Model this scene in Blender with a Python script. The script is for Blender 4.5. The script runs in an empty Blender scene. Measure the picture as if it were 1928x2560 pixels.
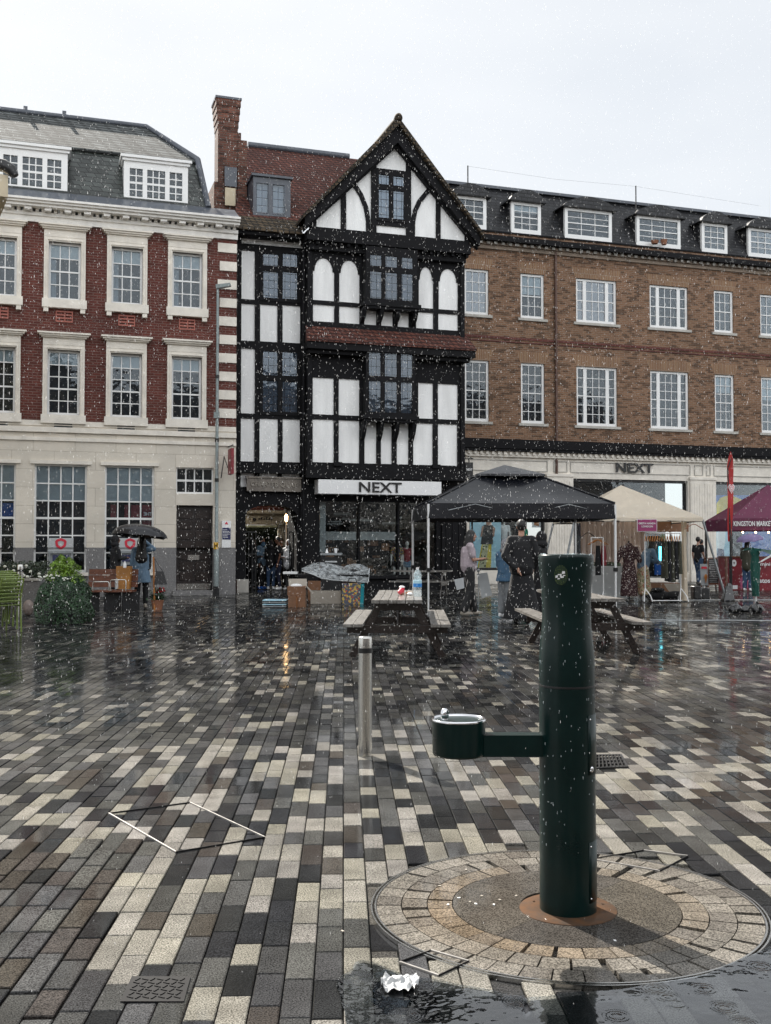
import bpy, math, random
import numpy as np
from mathutils import Vector, Matrix, noise as mnoise
random.seed(7); rng = np.random.default_rng(7)
R = math.radians; PI = math.pi
scene = bpy.context.scene
# ---------------------------------------------------------------- camera, sky, sun, exposure
H = 1.35; F = 2650.0; YAW = 18.04; PIT = math.degrees(math.atan(89/2650))
CP, SP = math.cos(R(YAW)), math.sin(R(YAW))
cam_d = bpy.data.cameras.new('camera'); cam = bpy.data.objects.new('camera', cam_d)
scene.collection.objects.link(cam); scene.camera = cam
cam.location = (0, 0, H); cam.rotation_euler = (R(90+PIT), 0, R(-YAW))
cam_d.sensor_fit = 'VERTICAL'; cam_d.sensor_height = 24; cam_d.lens = 24*F/2560
cam_d.clip_start = .05; cam_d.clip_end = 2000
SUN_EL = 38.0; SUN_AZ = -12.0        # azimuth clockwise from +Y: the sun stands behind the roofs
world = bpy.data.worlds.new('World'); scene.world = world; world.use_nodes = True
wn = world.node_tree.nodes; wl = world.node_tree.links; wn.clear()
def wnode(t, **k):
    n = wn.new(t)
    for a, b in k.items(): setattr(n, a, b)
    return n
wo = wnode('ShaderNodeOutputWorld'); bg = wnode('ShaderNodeBackground'); bg2 = wnode('ShaderNodeBackground'); addw = wnode('ShaderNodeAddShader')
sky = wnode('ShaderNodeTexSky', sky_type='NISHITA', sun_disc=False, sun_elevation=R(SUN_EL), sun_rotation=R(SUN_AZ), dust_density=1.0)
thin = wnode('ShaderNodeVectorMath', operation='SCALE'); thin.inputs[3].default_value = .15; wl.new(sky.outputs[0], thin.inputs[0]); wl.new(thin.outputs[0], bg.inputs[0]);   # little of the clear sky comes through the cloud
bg.inputs[1].default_value = .05
tc = wnode('ShaderNodeTexCoord'); sx = wnode('ShaderNodeSeparateXYZ'); wl.new(tc.outputs['Generated'], sx.inputs[0])
mr = wnode('ShaderNodeMapRange'); mr.inputs[1].default_value = .5; mr.inputs[2].default_value = 1.0; mr.inputs[3].default_value = .345; mr.inputs[4].default_value = .40
wl.new(sx.outputs[2], mr.inputs[0])
mpw = wnode('ShaderNodeMapping'); mpw.inputs['Scale'].default_value = (1.2, 1.2, 3.2); wl.new(tc.outputs['Generated'], mpw.inputs[0])
nzw = wnode('ShaderNodeTexNoise'); nzw.inputs['Scale'].default_value = 1.7; nzw.inputs['Detail'].default_value = 5; nzw.inputs['Roughness'].default_value = .5
wl.new(mpw.outputs[0], nzw.inputs[0])
crw = wnode('ShaderNodeValToRGB'); wl.new(nzw.outputs[0], crw.inputs[0])
crw.color_ramp.elements[0].position = .36; crw.color_ramp.elements[0].color = (.94, .975, 1.01, 1)
crw.color_ramp.elements[1].position = .62; crw.color_ramp.elements[1].color = (1.06, 1.08, 1.09, 1)
my = wnode('ShaderNodeMapRange'); my.inputs[1].default_value = -.15; my.inputs[2].default_value = -1; my.inputs[3].default_value = 0; my.inputs[4].default_value = .52; wl.new(sx.outputs[1], my.inputs[0])
ady = wnode('ShaderNodeMath', operation='ADD'); wl.new(mr.outputs[0], ady.inputs[0]); wl.new(my.outputs[0], ady.inputs[1])
wl.new(crw.outputs[0], bg2.inputs[0]); wl.new(ady.outputs[0], bg2.inputs[1])
wl.new(bg.outputs[0], addw.inputs[0]); wl.new(bg2.outputs[0], addw.inputs[1]); wl.new(addw.outputs[0], wo.inputs[0])
sd = bpy.data.lights.new('sun', 'SUN'); sun = bpy.data.objects.new('sun', sd); scene.collection.objects.link(sun)
sd.energy = 5.0; sd.angle = R(.5); sd.color = (1, .94, .85)
to_sun = Vector((math.sin(R(SUN_AZ))*math.cos(R(SUN_EL)), math.cos(R(SUN_AZ))*math.cos(R(SUN_EL)), math.sin(R(SUN_EL))))
sun.rotation_euler = to_sun.to_track_quat('Z', 'Y').to_euler()
vs = scene.view_settings; vs.view_transform = 'Standard'; vs.look = 'None'; vs.gamma = 1; vs.exposure = 1.25
scene.render.engine = 'CYCLES'; scene.cycles.max_bounces = 6; scene.cycles.transparent_max_bounces = 12
scene.cycles.use_denoising = True
# ---------------------------------------------------------------- measuring helpers (photo pixel -> place)
FW = Vector((SP*math.cos(R(PIT)), CP*math.cos(R(PIT)), math.sin(R(PIT)))); RT = Vector((CP, -SP, 0)); UP = RT.cross(FW)
def ray(px, py): return FW + RT*((px-964)/F) - UP*((py-1280)/F)
def fp(px, py, Y):
    d = ray(px, py); t = Y/d.y; return Vector((d.x*t, Y, H+d.z*t))
def gp(px, py, z=0.0):
    d = ray(px, py); t = (z-H)/d.z; return Vector((d.x*t, d.y*t, z))
def cw(x, z, h=0.0): return Vector((x*CP+z*SP, -x*SP+z*CP, h))          # camera-side metres -> world
def cz(px, Z, h=0.0): return cw((px-964)/F*Z, Z, h)
def hz(py, Z): return H-(py-1369)/F*Z
# ---------------------------------------------------------------- mesh builder
class MB:
    def __init__(s): s.v = []; s.f = []; s.sm = []
    def add(s, vs, fs, sm=False):
        b = len(s.v); s.v += [tuple(p) for p in vs]
        for f in fs: s.f.append(tuple(b+i for i in f)); s.sm.append(sm)
        return s
    def box(s, x0, x1, y0, y1, z0, z1):
        return s.add([(x0,y0,z0),(x1,y0,z0),(x1,y1,z0),(x0,y1,z0),(x0,y0,z1),(x1,y0,z1),(x1,y1,z1),(x0,y1,z1)],
                     [(0,3,2,1),(4,5,6,7),(0,1,5,4),(1,2,6,5),(2,3,7,6),(3,0,4,7)])
    def hexa(s, pts): return s.add(pts, [(0,3,2,1),(4,5,6,7),(0,1,5,4),(1,2,6,5),(2,3,7,6),(3,0,4,7)])
    def bar(s, a, b, w, h, up=(0,0,1)):
        a = Vector(a); b = Vector(b); d = (b-a).normalized(); u = Vector(up)
        if abs(d.dot(u)) > .98: u = Vector((0,1,0))
        r = d.cross(u).normalized()*w/2; u = r.cross(d).normalized()*h/2
        return s.hexa([a-r-u, a+r-u, b+r-u, b-r-u, a-r+u, a+r+u, b+r+u, b-r+u])
    def prism(s, poly, y0, y1):          # polygon of (x,z), extruded along y
        n = len(poly); v = [(p[0], y0, p[1]) for p in poly]+[(p[0], y1, p[1]) for p in poly]
        return s.add(v, [tuple(range(n)), tuple(range(2*n-1, n-1, -1))]+[(i, i+n, (i+1) % n+n, (i+1) % n) for i in range(n)])
    def prismz(s, poly, z0, z1):
        n = len(poly); v = [(p[0], p[1], z0) for p in poly]+[(p[0], p[1], z1) for p in poly]
        return s.add(v, [tuple(range(n-1, -1, -1)), tuple(range(n, 2*n))]+[(i, (i+1) % n, (i+1) % n+n, i+n) for i in range(n)])
    def tube(s, pts, r, n=8, caps=True, sm=True):
        pts = [Vector(p) for p in pts]; rs = r if isinstance(r, (list, tuple)) else [r]*len(pts)
        b = []; prev = None
        for i, p in enumerate(pts):
            d = (pts[min(i+1, len(pts)-1)]-pts[max(i-1, 0)]).normalized()
            u = prev if prev else (Vector((1,0,0)) if abs(d.z) > .9 else Vector((0,0,1)))
            a = d.cross(u).normalized(); u2 = a.cross(d).normalized(); prev = u2
            b.append([p+(a*math.cos(2*PI*k/n)+u2*math.sin(2*PI*k/n))*rs[i] for k in range(n)])
        v = [q for ring in b for q in ring]; f = []
        for i in range(len(pts)-1):
            for k in range(n): f.append((i*n+k, i*n+(k+1) % n, (i+1)*n+(k+1) % n, (i+1)*n+k))
        s.add(v, f, sm)
        if caps:
            s.add(b[0], [tuple(range(n-1, -1, -1))]); s.add(b[-1], [tuple(range(n))])
        return s
    def lathe(s, prof, n=24, c=(0,0,0), sm=True, sx=1, sy=1):
        v = [(c[0]+r*sx*math.cos(2*PI*k/n), c[1]+r*sy*math.sin(2*PI*k/n), c[2]+z) for r, z in prof for k in range(n)]
        f = [(i*n+k, i*n+(k+1) % n, (i+1)*n+(k+1) % n, (i+1)*n+k) for i in range(len(prof)-1) for k in range(n)]
        s.add(v, f, sm)
        s.add([v[k] for k in range(n)], [tuple(range(n-1, -1, -1))]); s.add([v[(len(prof)-1)*n+k] for k in range(n)], [tuple(range(n))])
        return s
    def ell(s, c, r, n=12, m=8, rot=None):
        v = []; f = []
        for j in range(m+1):
            t = PI*j/m
            for k in range(n):
                p = Vector((r[0]*math.sin(t)*math.cos(2*PI*k/n), r[1]*math.sin(t)*math.sin(2*PI*k/n), r[2]*math.cos(t)))
                if rot: p = rot @ p
                v.append(tuple(p+Vector(c)))
        for j in range(m):
            for k in range(n): f.append((j*n+k, (j+1)*n+k, (j+1)*n+(k+1) % n, j*n+(k+1) % n))
        return s.add(v, f, True)
    def cap(s, a, ra, b, rb, n=10):      # tapered capsule
        s.ell(a, (ra,)*3, n, 6); s.ell(b, (rb,)*3, n, 6)
        return s.tube([a, b], [ra, rb], n)
    def mesh(s, name):
        me = bpy.data.meshes.new(name); me.from_pydata(s.v, [], s.f); me.polygons.foreach_set('use_smooth', s.sm); me.update(); return me
    def build(s, name, mat, parent=None, rel=None, label=None):
        me = s.mesh(name); me.materials.append(mat); return link(name, me, parent, rel, label)
def link(name, me, parent=None, rel=None, label=None):
    o = bpy.data.objects.new(name, me); scene.collection.objects.link(o)
    if parent:
        o.parent = parent
        if rel is not None: o.matrix_parent_inverse = Matrix.Translation(-Vector(rel))
    if label: o['label'] = label
    return o
def tag(o, label, cat=None, group=None, kind=None):
    o['label'] = label
    if cat: o['category'] = cat
    if group: o['group'] = group
    if kind: o['kind'] = kind
    return o
def thing(name, label, cat, loc=(0,0,0), rz=0, group=None):
    o = bpy.data.objects.new(name, None); scene.collection.objects.link(o); o.empty_display_size = .2
    o.location = loc; o.rotation_euler = (0, 0, rz); return tag(o, label, cat, group)
def copy_tree(o, parent=None):
    c = o.copy(); scene.collection.objects.link(c); c.parent = parent
    for ch in list(o.children): copy_tree(ch, c)
    return c
def remesh(mb, name, mat, parent=None, vox=.014, smooth=3, **k):
    me = mb.mesh(name); ob = bpy.data.objects.new('tmp', me); scene.collection.objects.link(ob)
    m = ob.modifiers.new('r', 'REMESH'); m.mode = 'VOXEL'; m.voxel_size = vox; m.use_smooth_shade = True
    if smooth: q = ob.modifiers.new('s', 'SMOOTH'); q.factor = .5; q.iterations = smooth
    dg = bpy.context.evaluated_depsgraph_get(); dg.update()
    nm = bpy.data.meshes.new_from_object(ob.evaluated_get(dg)); nm.name = name
    bpy.data.objects.remove(ob); bpy.data.meshes.remove(me)
    nm.materials.clear(); nm.materials.append(mat); nm.polygons.foreach_set('use_smooth', [True]*len(nm.polygons))
    return link(name, nm, parent, **k)
def text(mb, s, w, h, org, t=.02, bold=.0, xdir=(1,0,0), zdir=(0,0,1)):
    cu = bpy.data.curves.new('t', 'FONT'); cu.body = s; cu.extrude = .05; cu.offset = bold; cu.resolution_u = 3
    ob = bpy.data.objects.new('t', cu); scene.collection.objects.link(ob)
    dg = bpy.context.evaluated_depsgraph_get(); dg.update()
    me = bpy.data.meshes.new_from_object(ob.evaluated_get(dg)); bpy.data.objects.remove(ob)
    P = [v.co.copy() for v in me.vertices]
    x0 = min(p.x for p in P); x1 = max(p.x for p in P); y0 = min(p.y for p in P); y1 = max(p.y for p in P)
    X = Vector(xdir); Zd = Vector(zdir); N = X.cross(Zd)   # text faces -N... front along -y for X=(1,0,0)
    vs = [Vector(org)+X*((p.x-x0)/(x1-x0)*w)+Zd*((p.y-y0)/(y1-y0)*h)+N*(p.z/.05*t/2) for p in P]
    mb.add(vs, [tuple(f.vertices) for f in me.polygons]); bpy.data.meshes.remove(me); return mb
# ---------------------------------------------------------------- materials
def nt(name):
    m = bpy.data.materials.new(name); m.use_nodes = True; t = m.node_tree
    return m, t, t.nodes, t.links, t.nodes['Principled BSDF']
def rgb(n, c): return (c[0], c[1], c[2], 1)
def scalec(c, k): return (c[0]*k, c[1]*k, c[2]*k, 1)
def mk(name, col, rough=.6, metal=0, var=.18, sc=4, bump=.0, bsc=60, coat=0, spec=.5, col2=None, stretch=(1,1,1), crough=.1):
    m, t, n, l, b = nt(name)
    tc = n.new('ShaderNodeTexCoord'); mp = n.new('ShaderNodeMapping'); mp.inputs['Scale'].default_value = stretch
    l.new(tc.outputs['Object'], mp.inputs[0])
    nz = n.new('ShaderNodeTexNoise'); nz.inputs['Scale'].default_value = sc; nz.inputs['Detail'].default_value = 6; nz.inputs['Roughness'].default_value = .65
    l.new(mp.outputs[0], nz.inputs[0])
    cr = n.new('ShaderNodeValToRGB'); l.new(nz.outputs[0], cr.inputs[0])
    cr.color_ramp.elements[0].position = .3; cr.color_ramp.elements[1].position = .7
    cr.color_ramp.elements[0].color = scalec(col2 or col, 1-var if not col2 else 1); cr.color_ramp.elements[1].color = scalec(col, 1+var*.6)
    l.new(cr.outputs[0], b.inputs['Base Color'])
    mr = n.new('ShaderNodeMapRange'); mr.inputs[3].default_value = max(rough-.1, .02); mr.inputs[4].default_value = min(rough+.1, 1); l.new(nz.outputs[0], mr.inputs[0]); l.new(mr.outputs[0], b.inputs['Roughness'])
    b.inputs['Metallic'].default_value = metal; b.inputs['Specular IOR Level'].default_value = spec
    if coat: b.inputs['Coat Weight'].default_value = coat; b.inputs['Coat Roughness'].default_value = crough
    if bump:
        n2 = n.new('ShaderNodeTexNoise'); n2.inputs['Scale'].default_value = bsc; n2.inputs['Detail'].default_value = 4; l.new(mp.outputs[0], n2.inputs[0])
        bp = n.new('ShaderNodeBump'); bp.inputs['Strength'].default_value = bump; bp.inputs['Distance'].default_value = .01; l.new(n2.outputs[0], bp.inputs['Height']); l.new(bp.outputs[0], b.inputs['Normal'])
    return m
def brickmat(name, c1, c2, mortar, bw=.225, bh=.075, ms=.012, rough=.75, bump=.4, stain=.3, hue=None, dark=None, coat=.0, diag=True):
    m, t, n, l, b = nt(name)
    tc = n.new('ShaderNodeTexCoord'); s = n.new('ShaderNodeSeparateXYZ'); l.new(tc.outputs['Object'], s.inputs[0])
    ad = n.new('ShaderNodeMath'); ad.operation = 'ADD'; l.new(s.outputs[0], ad.inputs[0]); l.new(s.outputs[1], ad.inputs[1])
    cb = n.new('ShaderNodeCombineXYZ'); l.new(ad.outputs[0], cb.inputs[0]); l.new(s.outputs[2], cb.inputs[1])
    bt = n.new('ShaderNodeTexBrick'); l.new(cb.outputs[0], bt.inputs[0])
    for k, v in (('Scale', 1), ('Mortar Size', ms), ('Mortar Smooth', .1), ('Bias', -.1), ('Brick Width', bw), ('Row Height', bh)): bt.inputs[k].default_value = v
    bt.inputs['Color1'].default_value = rgb(0, c1); bt.inputs['Color2'].default_value = rgb(0, c2); bt.inputs['Mortar'].default_value = rgb(0, mortar)
    nz = n.new('ShaderNodeTexNoise'); nz.inputs['Scale'].default_value = .7; nz.inputs['Detail'].default_value = 8; nz.inputs['Roughness'].default_value = .7; l.new(tc.outputs['Object'], nz.inputs[0])
    mr = n.new('ShaderNodeMapRange'); mr.inputs[1].default_value = .3; mr.inputs[2].default_value = .7; mr.inputs[3].default_value = 1-stain; mr.inputs[4].default_value = 1+stain*.5; l.new(nz.outputs[0], mr.inputs[0])
    mx = n.new('ShaderNodeMix'); mx.data_type = 'RGBA'; mx.blend_type = 'MULTIPLY'; mx.inputs[0].default_value = 1; l.new(bt.outputs[0], mx.inputs[6]); l.new(mr.outputs[0], mx.inputs[7])
    last = mx.outputs[2]
    if dark:                             # some bricks burnt darker, brick by brick
        fl = n.new('ShaderNodeTexWhiteNoise'); fl.noise_dimensions = '2D'
        def snap(o, k, add=None):
            d = n.new('ShaderNodeMath'); d.operation = 'DIVIDE'; l.new(o, d.inputs[0]); d.inputs[1].default_value = k
            src = d.outputs[0]
            if add is not None:
                a = n.new('ShaderNodeMath'); a.operation = 'ADD'; l.new(src, a.inputs[0]); l.new(add, a.inputs[1]); src = a.outputs[0]
            f = n.new('ShaderNodeMath'); f.operation = 'FLOOR'; l.new(src, f.inputs[0]); return f.outputs[0]
        row = snap(s.outputs[2], bh)
        md = n.new('ShaderNodeMath'); md.operation = 'FLOORED_MODULO'; l.new(row, md.inputs[0]); md.inputs[1].default_value = 2
        hf = n.new('ShaderNodeMath'); hf.operation = 'MULTIPLY'; l.new(md.outputs[0], hf.inputs[0]); hf.inputs[1].default_value = .5
        c3 = n.new('ShaderNodeCombineXYZ'); l.new(snap(ad.outputs[0], bw, hf.outputs[0]), c3.inputs[0]); l.new(row, c3.inputs[1]); l.new(c3.outputs[0], fl.inputs[0])
        gt = n.new('ShaderNodeMapRange'); gt.inputs[1].default_value = .62; gt.inputs[2].default_value = .8; gt.inputs[3].default_value = 1; gt.inputs[4].default_value = dark; l.new(fl.outputs[0], gt.inputs[0])
        m2 = n.new('ShaderNodeMix'); m2.data_type = 'RGBA'; m2.blend_type = 'MULTIPLY'; m2.inputs[0].default_value = 1; l.new(last, m2.inputs[6]); l.new(gt.outputs[0], m2.inputs[7]); last = m2.outputs[2]
    l.new(last, b.inputs['Base Color']); b.inputs['Roughness'].default_value = rough; b.inputs['Specular IOR Level'].default_value = .3
    if coat: b.inputs['Coat Weight'].default_value = coat; b.inputs['Coat Roughness'].default_value = .25
    bp = n.new('ShaderNodeBump'); bp.inputs['Strength'].default_value = bump; bp.inputs['Distance'].default_value = .01; bp.invert = True; l.new(bt.outputs['Fac'], bp.inputs['Height']); l.new(bp.outputs[0], b.inputs['Normal'])
    return m
def glassmat(name, tint=(.82,.86,.88), refl=1.0, rough=.02, leaded=False):
    m = bpy.data.materials.new(name); m.use_nodes = True; t = m.node_tree; n = t.nodes; l = t.links; n.clear()
    o = n.new('ShaderNodeOutputMaterial'); mx = n.new('ShaderNodeMixShader'); tr = n.new('ShaderNodeBsdfTransparent'); gl = n.new('ShaderNodeBsdfGlossy')
    tr.inputs[0].default_value = rgb(0, tint); gl.inputs[0].default_value = (.9,.95,1,1); gl.inputs['Roughness'].default_value = rough
    fr = n.new('ShaderNodeFresnel'); fr.inputs[0].default_value = 1.5
    ma = n.new('ShaderNodeMath'); ma.operation = 'MULTIPLY_ADD'; l.new(fr.outputs[0], ma.inputs[0]); ma.inputs[1].default_value = refl*.75; ma.inputs[2].default_value = .005; ma.use_clamp = True
    tc = n.new('ShaderNodeTexCoord'); nz = n.new('ShaderNodeTexNoise'); nz.inputs['Scale'].default_value = 2.5; l.new(tc.outputs['Object'], nz.inputs[0])
    bp = n.new('ShaderNodeBump'); bp.inputs['Strength'].default_value = .12; bp.inputs['Distance'].default_value = .05; l.new(nz.outputs[0], bp.inputs['Height']); l.new(bp.outputs[0], gl.inputs['Normal'])
    l.new(ma.outputs[0], mx.inputs[0]); l.new(tr.outputs[0], mx.inputs[1]); l.new(gl.outputs[0], mx.inputs[2])
    out = mx.outputs[0]
    if leaded:
        s = n.new('ShaderNodeSeparateXYZ'); l.new(tc.outputs['Object'], s.inputs[0])
        def line(o, k, w):
            d = n.new('ShaderNodeMath'); d.operation = 'DIVIDE'; l.new(o, d.inputs[0]); d.inputs[1].default_value = k
            f = n.new('ShaderNodeMath'); f.operation = 'FRACT'; l.new(d.outputs[0], f.inputs[0])
            g = n.new('ShaderNodeMath'); g.operation = 'LESS_THAN'; l.new(f.outputs[0], g.inputs[0]); g.inputs[1].default_value = w; return g.outputs[0]
        a = n.new('ShaderNodeMath'); a.operation = 'MAXIMUM'; l.new(line(s.outputs[0], .17, .055), a.inputs[0]); l.new(line(s.outputs[2], .24, .045), a.inputs[1])
        df = n.new('ShaderNodeBsdfDiffuse'); df.inputs[0].default_value = (.03,.03,.035,1)
        m3 = n.new('ShaderNodeMixShader'); l.new(a.outputs[0], m3.inputs[0]); l.new(out, m3.inputs[1]); l.new(df.outputs[0], m3.inputs[2]); out = m3.outputs[0]
    l.new(out, o.inputs[0]); return m
def emis(name, col, k):
    m, t, n, l, b = nt(name); b.inputs['Base Color'].default_value = rgb(0, col); b.inputs['Emission Color'].default_value = rgb(0, col); b.inputs['Emission Strength'].default_value = k; return m
def voropat(name, base, spots, sc=18, thr=.32, rough=.8, third=None, stretch=(1,1,1), tilt=0):
    m, t, n, l, b = nt(name); tc = n.new('ShaderNodeTexCoord'); vo = n.new('ShaderNodeTexVoronoi'); vo.inputs['Scale'].default_value = sc; mpv = n.new('ShaderNodeMapping'); mpv.inputs['Scale'].default_value = stretch; mpv.inputs['Rotation'].default_value = (tilt, tilt, 0); l.new(tc.outputs['Object'], mpv.inputs[0]); l.new(mpv.outputs[0], vo.inputs[0])
    cr = n.new('ShaderNodeValToRGB'); l.new(vo.outputs['Distance'], cr.inputs[0]); e = cr.color_ramp.elements; e[0].position = thr*.8; e[0].color = rgb(0, spots); e[1].position = thr; e[1].color = rgb(0, base)
    last = cr.outputs[0]
    if third:
        nz = n.new('ShaderNodeTexNoise'); nz.inputs['Scale'].default_value = sc*1.2; l.new(tc.outputs['Object'], nz.inputs[0])
        g = n.new('ShaderNodeMath'); g.operation = 'GREATER_THAN'; g.inputs[1].default_value = .56; l.new(nz.outputs[0], g.inputs[0])
        mx = n.new('ShaderNodeMix'); mx.data_type = 'RGBA'; l.new(g.outputs[0], mx.inputs[0]); l.new(last, mx.inputs[6]); mx.inputs[7].default_value = rgb(0, third); last = mx.outputs[2]
    l.new(last, b.inputs['Base Color']); b.inputs['Roughness'].default_value = rough; return m
M = {}
M['black'] = mk('black_timber', (.0075,.0075,.009), .75, bump=.3, bsc=20, var=.4, sc=3, spec=.2)
M['plaster'] = mk('white_plaster', (.88,.88,.87), .8, var=.14, sc=2.2, bump=.15, bsc=25, stretch=(1.5,1.5,.25))
M['brick_red'] = brickmat('dark_red_brick', (.13,.033,.024), (.085,.022,.017), (.16,.09,.075), ms=.011, stain=.3, bump=.6)
M['brick_brown'] = brickmat('brown_brick', (.235,.125,.070), (.18,.092,.052), (.25,.18,.13), stain=.22, dark=.5, bump=.6, ms=.012)
M['brick_chim'] = brickmat('chimney_brick', (.19,.07,.045), (.11,.042,.03), (.14,.1,.08), stain=.5, dark=.5)
M['arch_brick'] = brickmat('arch_brick', (.26,.15,.08), (.2,.1,.055), (.3,.22,.16), bw=.075, bh=.4, stain=.2)
M['stone'] = brickmat('portland_stone', (.72,.66,.57), (.66,.61,.53), (.5,.45,.38), bw=1.1, bh=.5, ms=.008, stain=.16, bump=.25)
M['trim'] = mk('stone_trim', (.78,.73,.65), .75, var=.18, sc=2.5, bump=.2)
M['trim_grey'] = mk('grey_stone', (.46,.44,.40), .75, var=.25, sc=2, bump=.2, stretch=(1,1,.4))
M['granite'] = mk('grey_granite', (.19,.185,.185), .5, var=.35, sc=30, coat=.3)
M['cornice'] = mk('white_cornice', (.80,.78,.74), .6, var=.15, sc=5)
M['wpaint'] = mk('white_paint', (.80,.80,.79), .35, var=.05)
M['slate'] = brickmat('slate_tiles', (.07,.08,.075), (.03,.035,.033), (.012,.012,.012), bw=.28, bh=.16, ms=.012, rough=.35, bump=1, stain=.45, coat=.3)
M['slate_wet'] = brickmat('wet_slates', (.13,.14,.14), (.055,.06,.06), (.02,.022,.022), bw=.38, bh=.17, ms=.03, rough=.9, bump=1, stain=.4)
M['slate_dark'] = brickmat('dark_slates', (.035,.036,.04), (.02,.02,.023), (.01,.01,.01), bw=.25, bh=.14, ms=.012, rough=.45, bump=.8, stain=.3)
M['lead'] = mk('lead', (.075,.085,.105), .35, var=.3, sc=3)
M['tile_red'] = brickmat('red_clay_tiles', (.14,.05,.035), (.08,.032,.026), (.03,.012,.01), bw=.18, bh=.13, ms=.02, rough=.85, bump=1, stain=.4)
M['tile_moss'] = brickmat('mossy_tiles', (.11,.08,.05), (.05,.04,.03), (.02,.018,.015), bw=.18, bh=.12, ms=.02, rough=.9, bump=1, stain=.5)
M['glass'] = glassmat('window_glass'); M['leaded'] = glassmat('leaded_glass', (.75,.8,.85), 1.6, .04, True)
M['shopglass'] = glassmat('shop_glass', (.93,.96,.96), 1.0, .01); M['skyglass'] = glassmat('sky_glass', (.4,.46,.5), 4.0, .03)
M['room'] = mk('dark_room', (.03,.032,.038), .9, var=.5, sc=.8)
M['bluegrey'] = mk('blue_grey_pane_backing', (.10,.125,.155), .9, var=.3, sc=1.5)  # backing that paints a blue-grey tone into leaded panes lacking reflections
M['blind'] = mk('pale_blind', (.50,.53,.54), .8, var=.12, sc=2)
M['curtain'] = mk('grey_curtain', (.26,.29,.32), .9, var=.4, sc=9, stretch=(3,1,.2))
M['iron'] = mk('black_iron', (.012,.012,.013), .4, var=.3)
M['flatiron'] = mk('cast_iron', (.010,.010,.011), .8, var=.3, spec=.15); M['steel'] = mk('brushed_steel', (.62,.61,.58), .22, metal=1, var=.15, sc=8, stretch=(12,12,.4))
M['glint'] = mk('glint_steel', (.42,.40,.38), .38, metal=.6, var=.2, sc=20)
M['chrome'] = mk('chrome', (.8,.8,.82), .08, metal=1, var=.05)
M['green'] = mk('dark_green_paint', (.002,.014,.013), .3, var=.3, sc=5, coat=.18, bump=.05, bsc=30, crough=.2, spec=.2)
M['rust'] = mk('rusty_plate', (.085,.042,.02), .8, var=.5, sc=14, coat=.1, spec=.05, col2=(.05,.038,.03))
M['wood_dark'] = mk('wet_dark_wood', (.024,.015,.012), .3, var=.5, sc=5, bump=.4, bsc=25, coat=.5, stretch=(6,.6,6))
M['wood_top'] = mk('wet_planks_painted_sheen', (.25,.24,.225), .35, col2=(.07,.06,.05), sc=6, bump=.5, bsc=30, coat=.5, stretch=(3,1,3), crough=.2)  # sky sheen on the wet tops painted in as a paler base colour
M['wood_bench'] = mk('brown_bench_wood', (.16,.055,.028), .35, var=.4, sc=5, bump=.3, coat=.5, stretch=(.6,6,6))
M['cblack'] = mk('black_canopy', (.007,.008,.012), .45, var=.25, sc=2, bump=.8, bsc=7, coat=.6, crough=.16, spec=.2)
M['ccream'] = mk('cream_canopy', (.84,.74,.60), .6, var=.12, sc=2, bump=.4, bsc=5)
M['cpurple'] = mk('purple_canopy', (.19,.035,.09), .5, var=.2, sc=2, bump=.3, bsc=5)
M['cgreen'] = mk('green_canopy', (.02,.12,.095), .4, var=.3, sc=4, bump=.6, bsc=8, coat=.4)
M['plastic'] = mk('black_plastic', (.012,.012,.014), .35, var=.3, bump=.6, bsc=25, coat=.5)
M['chair'] = mk('green_chair', (.16,.22,.04), .4, var=.15, coat=.4)
M['skin'] = mk('skin', (.42,.23,.16), .55, var=.1, sc=12); M['skin_d'] = mk('dark_skin', (.20,.095,.06), .55, var=.1, sc=12)
M['hair'] = mk('black_hair', (.010,.009,.009), .5, var=.4, sc=30, bump=.8, bsc=60, stretch=(1,1,.15))
M['doll'] = mk('mannequin_shell', (.66,.64,.62), .4, var=.05)
def cloth(name, c, **k): M[name] = mk(name, c, k.get('rough', .85), var=k.get('var', .22), sc=k.get('sc', 9), bump=.6, bsc=16)
cloth('pinkshirt', (.42,.35,.38)); cloth('denim', (.055,.12,.20)); cloth('denim_light', (.14,.22,.31)); cloth('greyjean', (.20,.21,.22))
cloth('blackcloth', (.008,.008,.010)); cloth('greycap', (.20,.20,.21)); cloth('whitecloth', (.80,.80,.81)); cloth('bluejean', (.035,.07,.14))
cloth('olive', (.045,.045,.03)); cloth('navy', (.015,.02,.045)); cloth('purplecloth', (.20,.16,.30)); cloth('greycoth', (.35,.35,.35))
M['zebra'] = voropat('zebra_trousers', (.015,.015,.016), (.40,.37,.35), 9, .3, stretch=(2.2,2.2,.45), tilt=.5); M['floral'] = voropat('floral_skirt', (.42,.34,.22), (.33,.035,.03), 20, .36, third=(.16,.17,.08))
M['lattice'] = voropat('dotted_dress', (.035,.012,.014), (.45,.36,.32), 26, .3)
M['drape'] = voropat('printed_drape', (.60,.50,.46), (.4,.27,.25), 7, .2)
M['camo'] = voropat('camouflage_cloth', (.5,.48,.30), (.09,.10,.05), 9, .38)
M['floralbag'] = voropat('floral_print', (.10,.11,.14), (.55,.08,.04), 16, .36, third=(.6,.42,.10))
M['card'] = mk('cardboard', (.21,.10,.05), .6, var=.25, sc=5, coat=.2); M['card2'] = mk('pale_board', (.35,.31,.26), .6, var=.15, sc=5)
M['board'] = mk('greywhite_board', (.48,.50,.51), .6, var=.1, sc=4)
M['teal'] = mk('teal_fabric', (.0,.27,.33), .35, var=.3, coat=.5); M['red'] = mk('red_vinyl', (.40,.02,.02), .5, var=.15); M['dred'] = mk('dark_red_vinyl', (.22,.02,.03), .5, var=.3, sc=3)
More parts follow.
